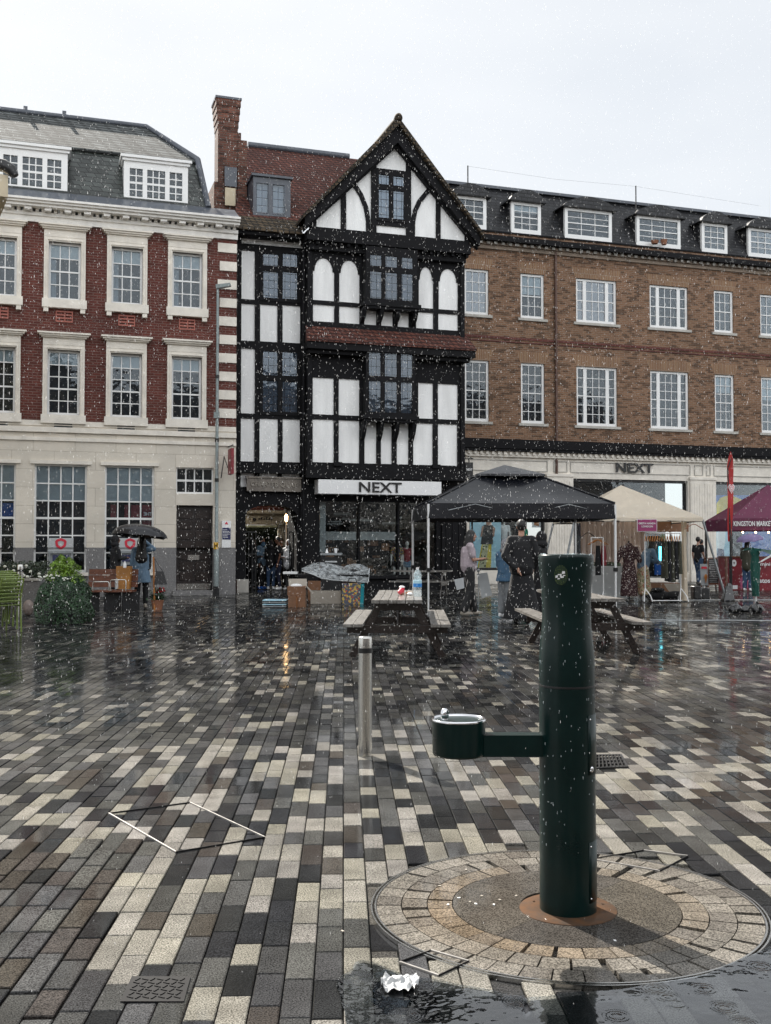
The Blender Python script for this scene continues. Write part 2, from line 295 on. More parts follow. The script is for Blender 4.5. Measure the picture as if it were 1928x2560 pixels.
M['magenta'] = mk('magenta_sign', (.30,.04,.14), .5, var=.1); M['orange'] = mk('orange_hanger_wood', (.42,.16,.035), .45, var=.2)
M['yellow'] = mk('yellow_plate', (.75,.42,.02), .5, var=.1); M['ink'] = mk('black_lettering', (.012,.012,.013), .4, var=.2); M['white'] = mk('white_print', (.82,.82,.82), .5, var=.03)
M['blue'] = mk('blue_vinyl', (.01,.10,.42), .4, var=.2); M['dblue'] = mk('dark_blue_print', (.025,.03,.10), .5, var=.2); M['cyan'] = mk('pale_blue_print', (.42,.66,.78), .5, var=.08, sc=1); M['bred'] = mk('logo_red', (.62,.03,.06), .5, var=.1)
M['gold'] = mk('yellow_print', (.62,.47,.04), .5, var=.15); M['grey'] = mk('grey_paint', (.30,.32,.33), .4, metal=.2, var=.2); M['post'] = mk('galvanised_post', (.25,.29,.29), .45, metal=.4, var=.25, sc=12)
M['warm'] = emis('warm_bulb', (1,.62,.28), 9); M['cyanlight'] = emis('lit_screen', (.15,.8,.95), 1.4)
M['terra'] = mk('terracotta', (.26,.11,.06), .6, var=.2); M['petal'] = mk('white_petals', (.75,.76,.66), .7, var=.1); M['redpetal'] = mk('red_petals', (.4,.015,.02), .6)
M['creamwall'] = mk('cream_render', (.62,.53,.38), .8, var=.1); M['skyprint'] = M['cyan']
def leafmat(name, c):
    m, t, n, l, b = nt(name); oi = n.new('ShaderNodeTexCoord'); nz = n.new('ShaderNodeTexNoise'); nz.inputs['Scale'].default_value = 9; l.new(oi.outputs['Object'], nz.inputs[0])
    cr = n.new('ShaderNodeValToRGB'); l.new(nz.outputs[0], cr.inputs[0]); cr.color_ramp.elements[0].position = .3; cr.color_ramp.elements[1].position = .72
    cr.color_ramp.elements[0].color = scalec(c, .45); cr.color_ramp.elements[1].color = scalec(c, 1.7); l.new(cr.outputs[0], b.inputs['Base Color']); b.inputs['Roughness'].default_value = .35; return m
M['ivy'] = leafmat('ivy_leaves', (.022,.055,.022)); M['conifer'] = leafmat('conifer_leaves', (.12,.21,.015)); M['shrubleaf'] = leafmat('shrub_leaves', (.02,.035,.015))
def translucent(m, k):
    t = m.node_tree; n = t.nodes; l = t.links; b = n['Principled BSDF']; o = n['Material Output']; tl = n.new('ShaderNodeBsdfTranslucent'); mx = n.new('ShaderNodeMixShader'); mx.inputs[0].default_value = k
    l.new(b.inputs['Base Color'].links[0].from_socket, tl.inputs[0]); l.new(b.outputs[0], mx.inputs[1]); l.new(tl.outputs[0], mx.inputs[2]); l.new(mx.outputs[0], o.inputs[0])
translucent(M['ccream'], .4); translucent(M['cpurple'], .35); translucent(M['cgreen'], .3)
# clear sheeting, water, rain
def clearmat(name, col, f, rough=.1, bump=.5, sc=20):
    m = bpy.data.materials.new(name); m.use_nodes = True; t = m.node_tree; n = t.nodes; l = t.links; b = n['Principled BSDF']; o = n['Material Output']
    b.inputs['Base Color'].default_value = rgb(0, col); b.inputs['Roughness'].default_value = rough; tr = n.new('ShaderNodeBsdfTransparent'); mx = n.new('ShaderNodeMixShader')
    tc = n.new('ShaderNodeTexCoord'); nz = n.new('ShaderNodeTexNoise'); nz.inputs['Scale'].default_value = sc; nz.inputs['Detail'].default_value = 6; l.new(tc.outputs['Object'], nz.inputs[0])
    bp = n.new('ShaderNodeBump'); bp.inputs['Strength'].default_value = bump; bp.inputs['Distance'].default_value = .02; l.new(nz.outputs[0], bp.inputs['Height']); l.new(bp.outputs[0], b.inputs['Normal'])
    mr = n.new('ShaderNodeMapRange'); mr.inputs[1].default_value = .35; mr.inputs[2].default_value = .65; mr.inputs[3].default_value = f*.4; mr.inputs[4].default_value = min(f*1.6, 1); l.new(nz.outputs[0], mr.inputs[0])
    l.new(mr.outputs[0], mx.inputs[0]); l.new(tr.outputs[0], mx.inputs[1]); l.new(b.outputs[0], mx.inputs[2]); l.new(mx.outputs[0], o.inputs[0]); return m
M['sheet'] = clearmat('clear_plastic_sheet', (.75,.8,.82), .32, .12, .8, 9); M['pet'] = clearmat('clear_bottle', (.75,.85,.88), .35, .08, .2, 30)
def rainmat():
    m = bpy.data.materials.new('rain_water'); m.use_nodes = True; t = m.node_tree; n = t.nodes; l = t.links; n.clear(); o = n.new('ShaderNodeOutputMaterial'); tr = n.new('ShaderNodeBsdfTransparent'); tl = n.new('ShaderNodeBsdfTranslucent'); df = n.new('ShaderNodeBsdfDiffuse')
    tl.inputs[0].default_value = (1,1,1,1); df.inputs[0].default_value = (.9,.95,1,1); a = n.new('ShaderNodeMixShader'); b = n.new('ShaderNodeMixShader'); a.inputs[0].default_value = .5; b.inputs[0].default_value = .42
    l.new(tl.outputs[0], a.inputs[1]); l.new(df.outputs[0], a.inputs[2]); l.new(tr.outputs[0], b.inputs[1]); l.new(a.outputs[0], b.inputs[2]); l.new(b.outputs[0], o.inputs[0]); return m
M['rain'] = rainmat()
def pavemat(name, attr=True, base=(.12,.115,.11)):
    m, t, n, l, b = nt(name); tc = n.new('ShaderNodeTexCoord')
    if attr: a = n.new('ShaderNodeAttribute'); a.attribute_name = 'tone'; src = a.outputs[0]
    else:
        bt = n.new('ShaderNodeTexBrick'); mg = n.new('ShaderNodeMapping'); mg.inputs['Rotation'].default_value = (0, 0, R(YAW-2.25)-PI/2); l.new(tc.outputs['Object'], mg.inputs[0]); l.new(mg.outputs[0], bt.inputs[0])
        for k, v in (('Scale', 1), ('Mortar Size', .004), ('Brick Width', .25), ('Row Height', .092)): bt.inputs[k].default_value = v
        bt.inputs['Color1'].default_value = (.085,.08,.072,1); bt.inputs['Color2'].default_value = (.015,.015,.016,1); bt.inputs['Mortar'].default_value = (.008,.008,.007,1); src = bt.outputs[0]
    nz = n.new('ShaderNodeTexNoise'); nz.inputs['Scale'].default_value = 190; nz.inputs['Detail'].default_value = 2; l.new(tc.outputs['Object'], nz.inputs[0])
    mr = n.new('ShaderNodeMapRange'); mr.inputs[1].default_value = .36; mr.inputs[2].default_value = .64; mr.inputs[3].default_value = .35; mr.inputs[4].default_value = 1.6; l.new(nz.outputs[0], mr.inputs[0])
    mx = n.new('ShaderNodeMix'); mx.data_type = 'RGBA'; mx.blend_type = 'MULTIPLY'; mx.inputs[0].default_value = 1; l.new(src, mx.inputs[6]); l.new(mr.outputs[0], mx.inputs[7])
    n2 = n.new('ShaderNodeTexNoise'); n2.inputs['Scale'].default_value = 6; n2.inputs['Detail'].default_value = 6; l.new(tc.outputs['Object'], n2.inputs[0])
    m2 = n.new('ShaderNodeMapRange'); m2.inputs[1].default_value = .3; m2.inputs[2].default_value = .7; m2.inputs[3].default_value = .75; m2.inputs[4].default_value = 1.2; l.new(n2.outputs[0], m2.inputs[0])
    mz = n.new('ShaderNodeMix'); mz.data_type = 'RGBA'; mz.blend_type = 'MULTIPLY'; mz.inputs[0].default_value = 1; l.new(mx.outputs[2], mz.inputs[6]); l.new(m2.outputs[0], mz.inputs[7]); l.new(mz.outputs[2], b.inputs['Base Color'])
    b.inputs['Roughness'].default_value = .6; b.inputs['Specular IOR Level'].default_value = .0
    # water film: smooth where it pools
    n3 = n.new('ShaderNodeTexNoise'); n3.inputs['Scale'].default_value = .9; n3.inputs['Detail'].default_value = 5; n3.inputs['Roughness'].default_value = .6; l.new(tc.outputs['Object'], n3.inputs[0])
    w = n.new('ShaderNodeMapRange'); w.inputs[1].default_value = .42; w.inputs[2].default_value = .6; w.inputs[3].default_value = .14; w.inputs[4].default_value = .04; l.new(n3.outputs[0], w.inputs[0]); l.new(w.outputs[0], b.inputs['Coat Roughness'])
    w2 = n.new('ShaderNodeMapRange'); w2.inputs[1].default_value = .42; w2.inputs[2].default_value = .6; w2.inputs[3].default_value = .4; w2.inputs[4].default_value = .95; l.new(n3.outputs[0], w2.inputs[0]); l.new(w2.outputs[0], b.inputs['Coat Weight'])
    b.inputs['Coat IOR'].default_value = 1.28
    n4 = n.new('ShaderNodeTexNoise'); n4.inputs['Scale'].default_value = 75; n4.inputs['Detail'].default_value = 4; l.new(tc.outputs['Object'], n4.inputs[0])
    bp = n.new('ShaderNodeBump'); bp.inputs['Strength'].default_value = .07; bp.inputs['Distance'].default_value = .004; l.new(n4.outputs[0], bp.inputs['Height']); l.new(bp.outputs[0], b.inputs['Coat Normal'])
    w4 = n.new('ShaderNodeMapRange'); w4.inputs[1].default_value = .42; w4.inputs[2].default_value = .6; w4.inputs[3].default_value = .07; w4.inputs[4].default_value = .025; l.new(n3.outputs[0], w4.inputs[0]); l.new(w4.outputs[0], bp.inputs['Strength'])
    b2 = n.new('ShaderNodeBump'); b2.inputs['Strength'].default_value = .5; b2.inputs['Distance'].default_value = .004; l.new(nz.outputs[0], b2.inputs['Height']); l.new(b2.outputs[0], b.inputs['Normal'])
    return m
M['pave'] = pavemat('wet_pavers'); M['pavefar'] = pavemat('wet_ground', False)
def watermat():
    m = bpy.data.materials.new('puddle_water'); m.use_nodes = True; t = m.node_tree; n = t.nodes; l = t.links; n.clear()
    o = n.new('ShaderNodeOutputMaterial'); mx = n.new('ShaderNodeMixShader'); tr = n.new('ShaderNodeBsdfTransparent'); gl = n.new('ShaderNodeBsdfGlossy'); tr.inputs[0].default_value = (.8,.84,.86,1); gl.inputs['Roughness'].default_value = .02
    tc = n.new('ShaderNodeTexCoord'); vo = n.new('ShaderNodeTexVoronoi'); vo.inputs['Scale'].default_value = 7; vo.inputs['Randomness'].default_value = 1; l.new(tc.outputs['Object'], vo.inputs[0])
    mu = n.new('ShaderNodeMath'); mu.operation = 'MULTIPLY'; mu.inputs[1].default_value = 95; l.new(vo.outputs['Distance'], mu.inputs[0])
    si = n.new('ShaderNodeMath'); si.operation = 'SINE'; l.new(mu.outputs[0], si.inputs[0])
    dc = n.new('ShaderNodeMapRange'); dc.inputs[1].default_value = 0; dc.inputs[2].default_value = .42; dc.inputs[3].default_value = 1; dc.inputs[4].default_value = 0; l.new(vo.outputs['Distance'], dc.inputs[0])
    pr = n.new('ShaderNodeMath'); pr.operation = 'MULTIPLY'; l.new(si.outputs[0], pr.inputs[0]); l.new(dc.outputs[0], pr.inputs[1])
    nz = n.new('ShaderNodeTexNoise'); nz.inputs['Scale'].default_value = 9; nz.inputs['Detail'].default_value = 3; l.new(tc.outputs['Object'], nz.inputs[0])
    ad = n.new('ShaderNodeMath'); ad.operation = 'MULTIPLY_ADD'; l.new(nz.outputs[0], ad.inputs[0]); ad.inputs[1].default_value = 5; l.new(pr.outputs[0], ad.inputs[2])
    bp = n.new('ShaderNodeBump'); bp.inputs['Strength'].default_value = .28; bp.inputs['Distance'].default_value = .0016; l.new(ad.outputs[0], bp.inputs['Height']); l.new(bp.outputs[0], gl.inputs['Normal'])
    fr = n.new('ShaderNodeFresnel'); fr.inputs[0].default_value = 1.33; l.new(bp.outputs[0], fr.inputs['Normal'])
    ma = n.new('ShaderNodeMath'); ma.operation = 'MULTIPLY'; ma.inputs[1].default_value = 2.2; ma.use_clamp = True; l.new(fr.outputs[0], ma.inputs[0])
    l.new(ma.outputs[0], mx.inputs[0]); l.new(tr.outputs[0], mx.inputs[1]); l.new(gl.outputs[0], mx.inputs[2]); l.new(mx.outputs[0], o.inputs[0]); return m
M['water'] = watermat()
# ---------------------------------------------------------------- ground
g = MB(); g.box(-400, 400, -400, 400, -.5, -.012); gr = g.build('ground', M['pavefar']); tag(gr, 'dark wet ground reaching away under the paving', kind='structure')
UA = R(YAW-2.25); U = Vector((math.sin(UA), math.cos(UA))); Vv = Vector((math.cos(UA), -math.sin(UA)))
CC = cw(.677, 4.04); CR = .718
def inraised(px, py): return py > 2108 and px < 350-(py-2110)*.42 and py < 2500
def paving():
    W = .092; V = []; Fc = []; T = []
    quads = []
    for j in range(-160, 360):
        v0 = j*W; u = -1+random.random()*.25
        L0 = .235
        while u < 46:
            L = L0*random.choice((.8, 1, 1, 1, 1.15, 1.3))
            c = U*(u+L/2)+Vv*(v0+W/2)
            Z = c.x*SP+c.y*CP; X = c.x*CP-c.y*SP
            if Z > 2.2 and -(Z*.364+3.0) < X < Z*.364+3.0 and Z < 45 and c.y < 36.6 and (c-CC.xy).length > CR+.05:
                quads.append((u, v0, L, Z, X))
            u += L
    n = len(quads); V = np.zeros((n, 12, 3)); T = np.zeros((n, 3))
    tones = {'light': (.325,.308,.272), 'grey': (.082,.082,.081), 'mid': (.115,.115,.113), 'dark': (.034,.035,.037), 'brown': (.080,.071,.063)}
    for i, (u, v0, L, Z, X) in enumerate(quads):
        near = Z < 7.25+mnoise.noise(Vector((X*.5, 3, 0)))*.15
        r = random.random(); cl = mnoise.noise(Vector((X*1.3, Z*.8, 0)))
        if near: k = 'light' if r < .41+cl*.15 else ('dark' if r < .66 else ('grey' if r < .84 else ('mid' if r < .93 else 'brown')))
        else: k = 'light' if r < .13+cl*.05 else ('dark' if r < .38 else ('grey' if r < .72 else ('brown' if r < .80 and X > .5 else ('mid' if r < .9 else 'grey'))))
        px = 964+X/Z*F; py = 1369+H*F/Z
        rz = 0; gap = .0024
        if near and inraised(px, py):
            rz = .007; gap = .0045; k = random.choice(('brown', 'brown', 'mid', 'dark', 'grey', 'mid'))
        t = .52*np.array(tones[k])*(1+random.uniform(-.18, .18))*(1.0 if near else (.70 if k != 'light' else .75)); t[2] *= 1+random.uniform(-.06, .06); T[i] = t
        h = rz+random.uniform(-.0012, .0012); tx, ty = random.gauss(0, .002), random.gauss(0, .002); ch = .0035
        uc, vc = u+L/2, v0+W/2
        for q, (e, zz) in enumerate(((gap+ch, 0), (gap, -ch*.8), (gap, -.014))):
            a, b = L/2-e, W/2-e
            for s, (su, sv) in enumerate(((-1,-1),(-1,1),(1,1),(1,-1))):
                du, dv = su*a, sv*b; P = U*(uc+du)+Vv*(vc+dv)
                V[i, q*4+s] = (P.x, P.y, h+zz+(tx*du*2+ty*dv*2 if q < 2 else 0))
    base = np.arange(n)[:, None]*12
    pat = [(0,3,2,1)]+[(q*4+s, q*4+(s+1) % 4, (q+1)*4+(s+1) % 4, (q+1)*4+s) for q in range(2) for s in range(4)]
    fc = np.concatenate([base+np.array(p)[None, :] for p in pat], axis=1).reshape(n, 9, 4)[:, :, ::-1]
    me = bpy.data.meshes.new('paving'); me.vertices.add(n*12); me.vertices.foreach_set('co', V.ravel())
    me.loops.add(n*36); me.loops.foreach_set('vertex_index', fc.ravel().astype(np.int32))
    me.polygons.add(n*9); me.polygons.foreach_set('loop_start', np.arange(0, n*36, 4, dtype=np.int32)); me.polygons.foreach_set('use_smooth', np.zeros(n*9, bool)); me.update(calc_edges=True)
    ca = me.color_attributes.new('tone', 'FLOAT_COLOR', 'POINT'); c4 = np.ones((n, 12, 4)); c4[:, :, :3] = T[:, None, :]; ca.data.foreach_set('color', c4.ravel())
    me.materials.append(M['pave']); me.validate(); o = link('paving', me); tag(o, 'wet grey black and buff paving blocks laid in rows', kind='structure')
    print('pavers', n)
paving()
def tonemesh(mb, cols, name, parent=None):      # mesh with per-face tone for the paver material
    me = mb.mesh(name); me.materials.append(M['pave']); ca = me.color_attributes.new('tone', 'FLOAT_COLOR', 'CORNER'); d = []
    for p, c in zip(me.polygons, cols): d += [c[0], c[1], c[2], 1]*len(p.vertices)
    ca.data.foreach_set('color', d); return link(name, me, parent)
def circle():
    mb = MB(); cols = []
    def block(r0, r1, a0, a1, z, c, n=2):
        ang = [a0+(a1-a0)*i/n for i in range(n+1)]; e = .002
        p = [(CC.x+math.cos(a)*(r0+e), CC.y+math.sin(a)*(r0+e)) for a in ang]+[(CC.x+math.cos(a)*(r1-e), CC.y+math.sin(a)*(r1-e)) for a in reversed(ang)]
        k = len(mb.f); mb.prismz(p, -.012, z); cols.extend([c]*(len(mb.f)-k))
    rr = [.425, .520, .617, .712]
    for k in range(3):
        N = (30, 36, 42)[k]; ph = random.random()
        for i in range(N):
            a0 = 2*PI*(i+ph)/N; w = 2*PI/N; br = random.uniform(.85, 1.12)
            base = (.145,.133,.116) if k else (.142,.123,.1)
            if random.random() < .25: base = (.11,.10,.088)
            g0 = random.uniform(.006, .028) if random.random() < .5 else .005
            mx_ = (a0+w/2) % (2*PI); st_ = max(0, math.cos(mx_-PI*1.02)) if k == 0 else (.5*max(0, math.cos(mx_-PI*1.02))**3 if k == 1 else 0)
            base = (base[0]*(1+.03*st_), base[1]*(1-.07*st_), base[2]*(1-.18*st_)); block(rr[k], rr[k+1], a0+g0/(rr[k]), a0+w, .003+random.uniform(-.0008, .0008), tuple(x*br for x in base))
    for i in range(4):
        block(.165, .425, PI/2*i+.5, PI/2*(i+1)+.5-.006, .0035, ((.062,.056,.049), (.070,.063,.054), (.055,.050,.045), (.066,.059,.049))[i], 20)
    o = tonemesh(mb, cols, 'paving_circle'); tag(o, 'round paving of buff stone rings around the drinking fountain', kind='structure')
    e = MB(); n = 96
    for r0, r1, z in ((.712, .719, .005), (.727, .733, .004)):
        for i in range(n):
            a0, a1 = 2*PI*i/n, 2*PI*(i+1)/n
            P = lambda r, a, zz: (CC.x+r*math.cos(a), CC.y+r*math.sin(a), zz)
            e.add([P(r0,a0,z), P(r1,a0,z), P(r1,a1,z), P(r0,a1,z), P(r0,a0,-.01), P(r1,a0,-.01), P(r1,a1,-.01), P(r0,a1,-.01)], [(0,1,2,3), (0,3,7,4), (1,5,6,2)])
    o = e.build('steel_edging', M['steel']); tag(o, 'thin steel rings edging the round stone paving', kind='structure')
circle()
def puddle(poly, z, label):
    c = sum((Vector(p) for p in poly), Vector((0,0,0)))/len(poly); n = len(poly); pts = []
    for i in range(n):
        a, b = Vector(poly[i]), Vector(poly[(i+1) % n])
        for k in range(6):
            p = a.lerp(b, k/6); d = (p-c); p = c+d*(1+.13*mnoise.noise(p*6)+.07*mnoise.noise(p*19)); pts.append((p.x, p.y))
    if sum(pts[i][0]*pts[(i+1) % len(pts)][1]-pts[(i+1) % len(pts)][0]*pts[i][1] for i in range(len(pts))) < 0: pts = pts[::-1]
    mb = MB(); m = len(pts); mb.add([(x, y, z) for x, y in pts]+[(x, y, z-.001) for x, y in pts], [tuple(range(m))]+[(i+m, (i+1) % m+m, (i+1) % m, i) for i in range(m)])
    o = mb.build('puddle', M['water']); tag(o, label, kind='structure')
puddle([gp(*p) for p in ((1300,2500),(1560,2478),(1760,2440),(1990,2345),(2050,2480),(2040,2600),(1330,2600))], .0065, 'shallow puddle ringed by ripples below the round paving at right')
puddle([gp(*p) for p in ((900,2400),(1010,2440),(1180,2470),(1330,2500),(1290,2600),(870,2600),(850,2470))], .0060, 'shallow rippled puddle around the white tissue')
def steps():
    for poly, nm, lb in (((272,2035),(475,2008),(662,2095),(440,2132)), 'recessed_cover', 'large paved-in inspection cover with bright steel edges'), (((999,2408),(1078,2379),(1172,2406),(1097,2442)), 'recessed_cover', 'small diamond inspection cover by the white tissue'), (((1480,2150),(1610,2128),(1720,2142),(1650,2180)), 'recessed_cover', 'inspection cover edge at the far rim of the stone circle'):
        P = [gp(*p) for p in poly]; t = thing(nm, lb, 'inspection cover', P[0], group='recessed paving covers')
        for i in range(4):
            a, b = P[i], P[(i+1) % 4]; w = .007 if i in (1, 3) else .003
            mb = MB(); mb.bar(a+Vector((0,0,.002)), b+Vector((0,0,.002)), w, .010); mb.build('frame_strip', M['glint'] if i in (1, 3) else M['flatiron'], t, P[0])  # glints painted in: two edges of the frame paler, two dark
steps()
def plates():
    P = [gp(*p, .004) for p in ((301,2503),(460,2503),(477,2441),(330,2440))]; t = thing('manhole_cover', 'black rectangular manhole cover in the paving at bottom left', 'manhole cover', P[0])
    mb = MB(); mb.hexa([p-Vector((0,0,.016)) for p in P]+P); mb.build('plate', M['flatiron'], t, P[0])
    tr = MB()
    for i in range(1, 8):
        for j in range(1, 7):
            c = P[0].lerp(P[1], i/8).lerp(P[3].lerp(P[2], i/8), j/7); a = PI/4 if (i+j) % 2 else -PI/4; d = Vector((math.cos(a), math.sin(a), 0))*.011
            tr.bar(c-d, c+d, .004, .005)
    tr.build('tread_pattern', M['flatiron'], t, P[0])
    P = [gp(*p, .004) for p in ((1478,1921),(1568,1917),(1552,1887),(1482,1888))]; t = thing('drain_grate', 'cast iron drain grate in the paving right of the fountain', 'drain', P[0])
    mb = MB()
    for i in range(4): mb.bar(P[i], P[(i+1) % 4], .014, .008)
    mb.build('frame', M['iron'], t, P[0]); mb = MB()
    for i in range(1, 9): mb.bar(P[0].lerp(P[1], i/9), P[3].lerp(P[2], i/9), .008, .010)
    for i in range(1, 4): mb.bar(P[0].lerp(P[3], i/4), P[1].lerp(P[2], i/4), .008, .009)
    mb.build('grating', M['flatiron'], t, P[0])
    # tissue
    c = gp(1000, 2468); mb = MB(); n = 22; vs = []
    for i in range(n):
        for j in range(n):
            x, y = (i/(n-1)-.5), (j/(n-1)-.5); q = Vector((x*5, y*5, 1.7)); hgt = abs(mnoise.noise(q*.8))*.03+abs(mnoise.noise(q*1.7))*.008
            rr = (1+.25*mnoise.noise(Vector((math.atan2(y, x)*1.2, 2, 9))))*(1 if max(abs(x), abs(y)) < .01 else max(abs(x), abs(y))/math.hypot(x, y))**.7; vs.append((c.x+x*.125*rr+y*.02, c.y+y*.11*rr, .008+hgt))
    mb.add(vs, [(i*n+j, (i+1)*n+j, (i+1)*n+j+1, i*n+j+1) for i in range(n-1) for j in range(n-1)], True); tag(mb.build('paper_tissue', mk('wet_tissue', (.42,.43,.44), .7, var=.25, sc=30, bump=.8, bsc=60)), 'crumpled wet white tissue lying on the paving', 'tissue')
    # ropes / cables
    for a, b, lb in (((1625,1552),(1990,1553),'thin pale cable across the paving nearer the tables'), ((1610,1502),(1990,1500),'thin pale cable by the feet of the cream stall')):
        mb = MB(); A, B = gp(*a), gp(*b); mb.tube([A.lerp(B, k/12)+Vector((0, .05*math.sin(k*1.3), .012)) for k in range(13)], .009, 6); tag(mb.build('cable', M['board']), lb, 'cable', 'cables on the ground')
    k = 0
    for px, py in ((1148,2245),(1175,2255),(1205,2240),(1235,2262),(1250,2250),(1165,2175),(1190,2260),(1335,2255),(1508,2262),(1538,2352),(857,2328),(1100,2215),(1120,2262),(1290,2240),(1420,2290),(1440,2285)):
        P = gp(px, py, .0045); mb = MB(); a = random.random()*3; d = Vector((math.cos(a), math.sin(a), 0))*.006; e = Vector((-d.y, d.x, 0))*.6
        mb.hexa([P-d-e, P+d-e, P+d*1.3+e, P-d*.6+e]+[q+Vector((0,0,.002)) for q in (P-d-e, P+d-e, P+d*1.3+e, P-d*.6+e)])
        tag(mb.build('paper_scrap', M['card2'] if k % 3 else M['white']), 'tiny pale paper scrap on the stone rings round the fountain', 'litter', 'paper scraps round the fountain'); k += 1
plates()
# ---------------------------------------------------------------- building helpers
def uniq(v, tol=.004):
    v = sorted(v); o = []
    for a in v:
        if not o or a-o[-1] > tol: o.append(a)
    return o
def wall(mb, Y, x0, x1, z0, z1, holes, dep):
    xs = uniq([x0, x1]+[min(max(q, x0), x1) for h in holes for q in h[:2]]); zs = uniq([z0, z1]+[min(max(q, z0), z1) for h in holes for q in h[2:4]])
    for i in range(len(xs)-1):
        run = None
        for j in range(len(zs)-1):
            cx, czz = (xs[i]+xs[i+1])/2, (zs[j]+zs[j+1])/2
            ins = any(h[0] < cx < h[1] and h[2] < czz < h[3] for h in holes)
            if not ins and run is None: run = zs[j]
            if (ins or j == len(zs)-2) and run is not None:
                top = zs[j] if ins else zs[j+1]
                mb.add([(xs[i],Y,run),(xs[i+1],Y,run),(xs[i+1],Y,top),(xs[i],Y,top)], [(0,1,2,3)]); run = None
    for h in holes:
        a, b, c, d = max(h[0], x0), min(h[1], x1), max(h[2], z0), min(h[3], z1)
        mb.add([(a,Y,c),(b,Y,c),(b,Y,d),(a,Y,d),(a,Y+dep,c),(b,Y+dep,c),(b,Y+dep,d),(a,Y+dep,d)], [(0,4,5,1),(1,5,6,2),(2,6,7,3),(3,7,4,0)])
    return mb
def snap(rects, counts=None):
    out = []; i = 0
    for c in (counts or [len(rects)]):
        g_ = rects[i:i+c]; i += c; z0 = sum(r[2] for r in g_)/c; z1 = sum(r[3] for r in g_)/c; out += [(r[0], r[1], z0, z1) for r in g_]
    return out
def rc(Y, fx, x0, x1, y0, y1, ys='m'):
    a = fx(x0, y0); b = fx(x1, y1); m = (a[0]+b[0])/2
    return (fp(a[0], (a[1]+b[1])/2, Y).x, fp(b[0], (a[1]+b[1])/2, Y).x, fp(m, b[1], Y).z, fp(m, a[1], Y).z)
def sash(root, base, Y, r, lights, rows, fw=.07, bw=.028, blind=0, gm='glass', sill=None, fm='wpaint', opened=0, curt=False, sbw=None):
    """painted sash window in opening r; lights=[(f0,f1,cols)] fractions across the inside"""
    x0, x1, z0, z1 = r; f = MB()
    f.box(x0, x0+fw, Y, Y+.12, z0, z1); f.box(x1-fw, x1, Y, Y+.12, z0, z1); f.box(x0+fw, x1-fw, Y, Y+.12, z1-fw, z1); f.box(x0+fw, x1-fw, Y, Y+.12, z0, z0+fw*1.3)
    ix0, ix1, iz0, iz1 = x0+fw, x1-fw, z0+fw*1.3, z1-fw
    o = f.build('window', M[fm], root, base)
    b = MB(); wx = ix1-ix0
    for k, (f0, f1, cols) in enumerate(lights):
        a, c = ix0+f0*wx, ix0+f1*wx
        if k: b.box(ix0+lights[k-1][1]*wx, a, Y+.005, Y+.11, iz0, iz1)
        for i in range(1, cols): xx = a+(c-a)*i/cols; b.box(xx-bw/2, xx+bw/2, Y+.03, Y+.07, iz0, iz1)
        for j in range(1, rows):
            zz = iz0+(iz1-iz0)*j/rows; w = bw*1.7 if (j == rows//2) else bw
            b.box(a, c, Y+(.028 if j != rows//2 else .02), Y+.072, zz-w/2, zz+w/2)
    b.build('glazing_bars', M[fm], o)
    g = MB(); g.box(ix0, ix1, Y+.05, Y+.056, iz0, iz1); g.build('pane', M[gm], o)
    if blind: q = MB(); q.box(ix0, ix1, Y+.075, Y+.08, iz1-(iz1-iz0)*blind, iz1); q.build('blind', M['blind'], o)
    if curt: q = MB(); q.box(ix0, ix0+wx*.2, Y+.085, Y+.09, iz0, iz1); q.build('curtain', M['curtain'], o)
    if sill: q = MB(); q.box(x0-sill, x1+sill, Y-.14, Y+.05, z0-.10, z0-.003); q.build('sill', M['trim_grey'], o)
    for c in o.children: c.matrix_parent_inverse = Matrix.Translation(-Vector(base)) @ Matrix.Translation(Vector(base))
    return o
def fixp(root, base):
    pass
Z1 = lambda x, y: (x/2.687, 220+y/2.687); Z2 = lambda x, y: (x/2.687, 800+y/2.687)
Z3 = lambda x, y: (520+x/2.314, 220+y/2.314); Z4 = lambda x, y: (560+x/2.603, 800+y/2.603)
ZR = lambda x, y: (1130+x/2.088, 440+y/2.088); ZG = lambda x, y: (1020+x/3.47, 1140+y/3.47); ZS = lambda x, y: (1400+x/3.155, 1120+y/3.155)
ID = lambda x, y: (x, y)
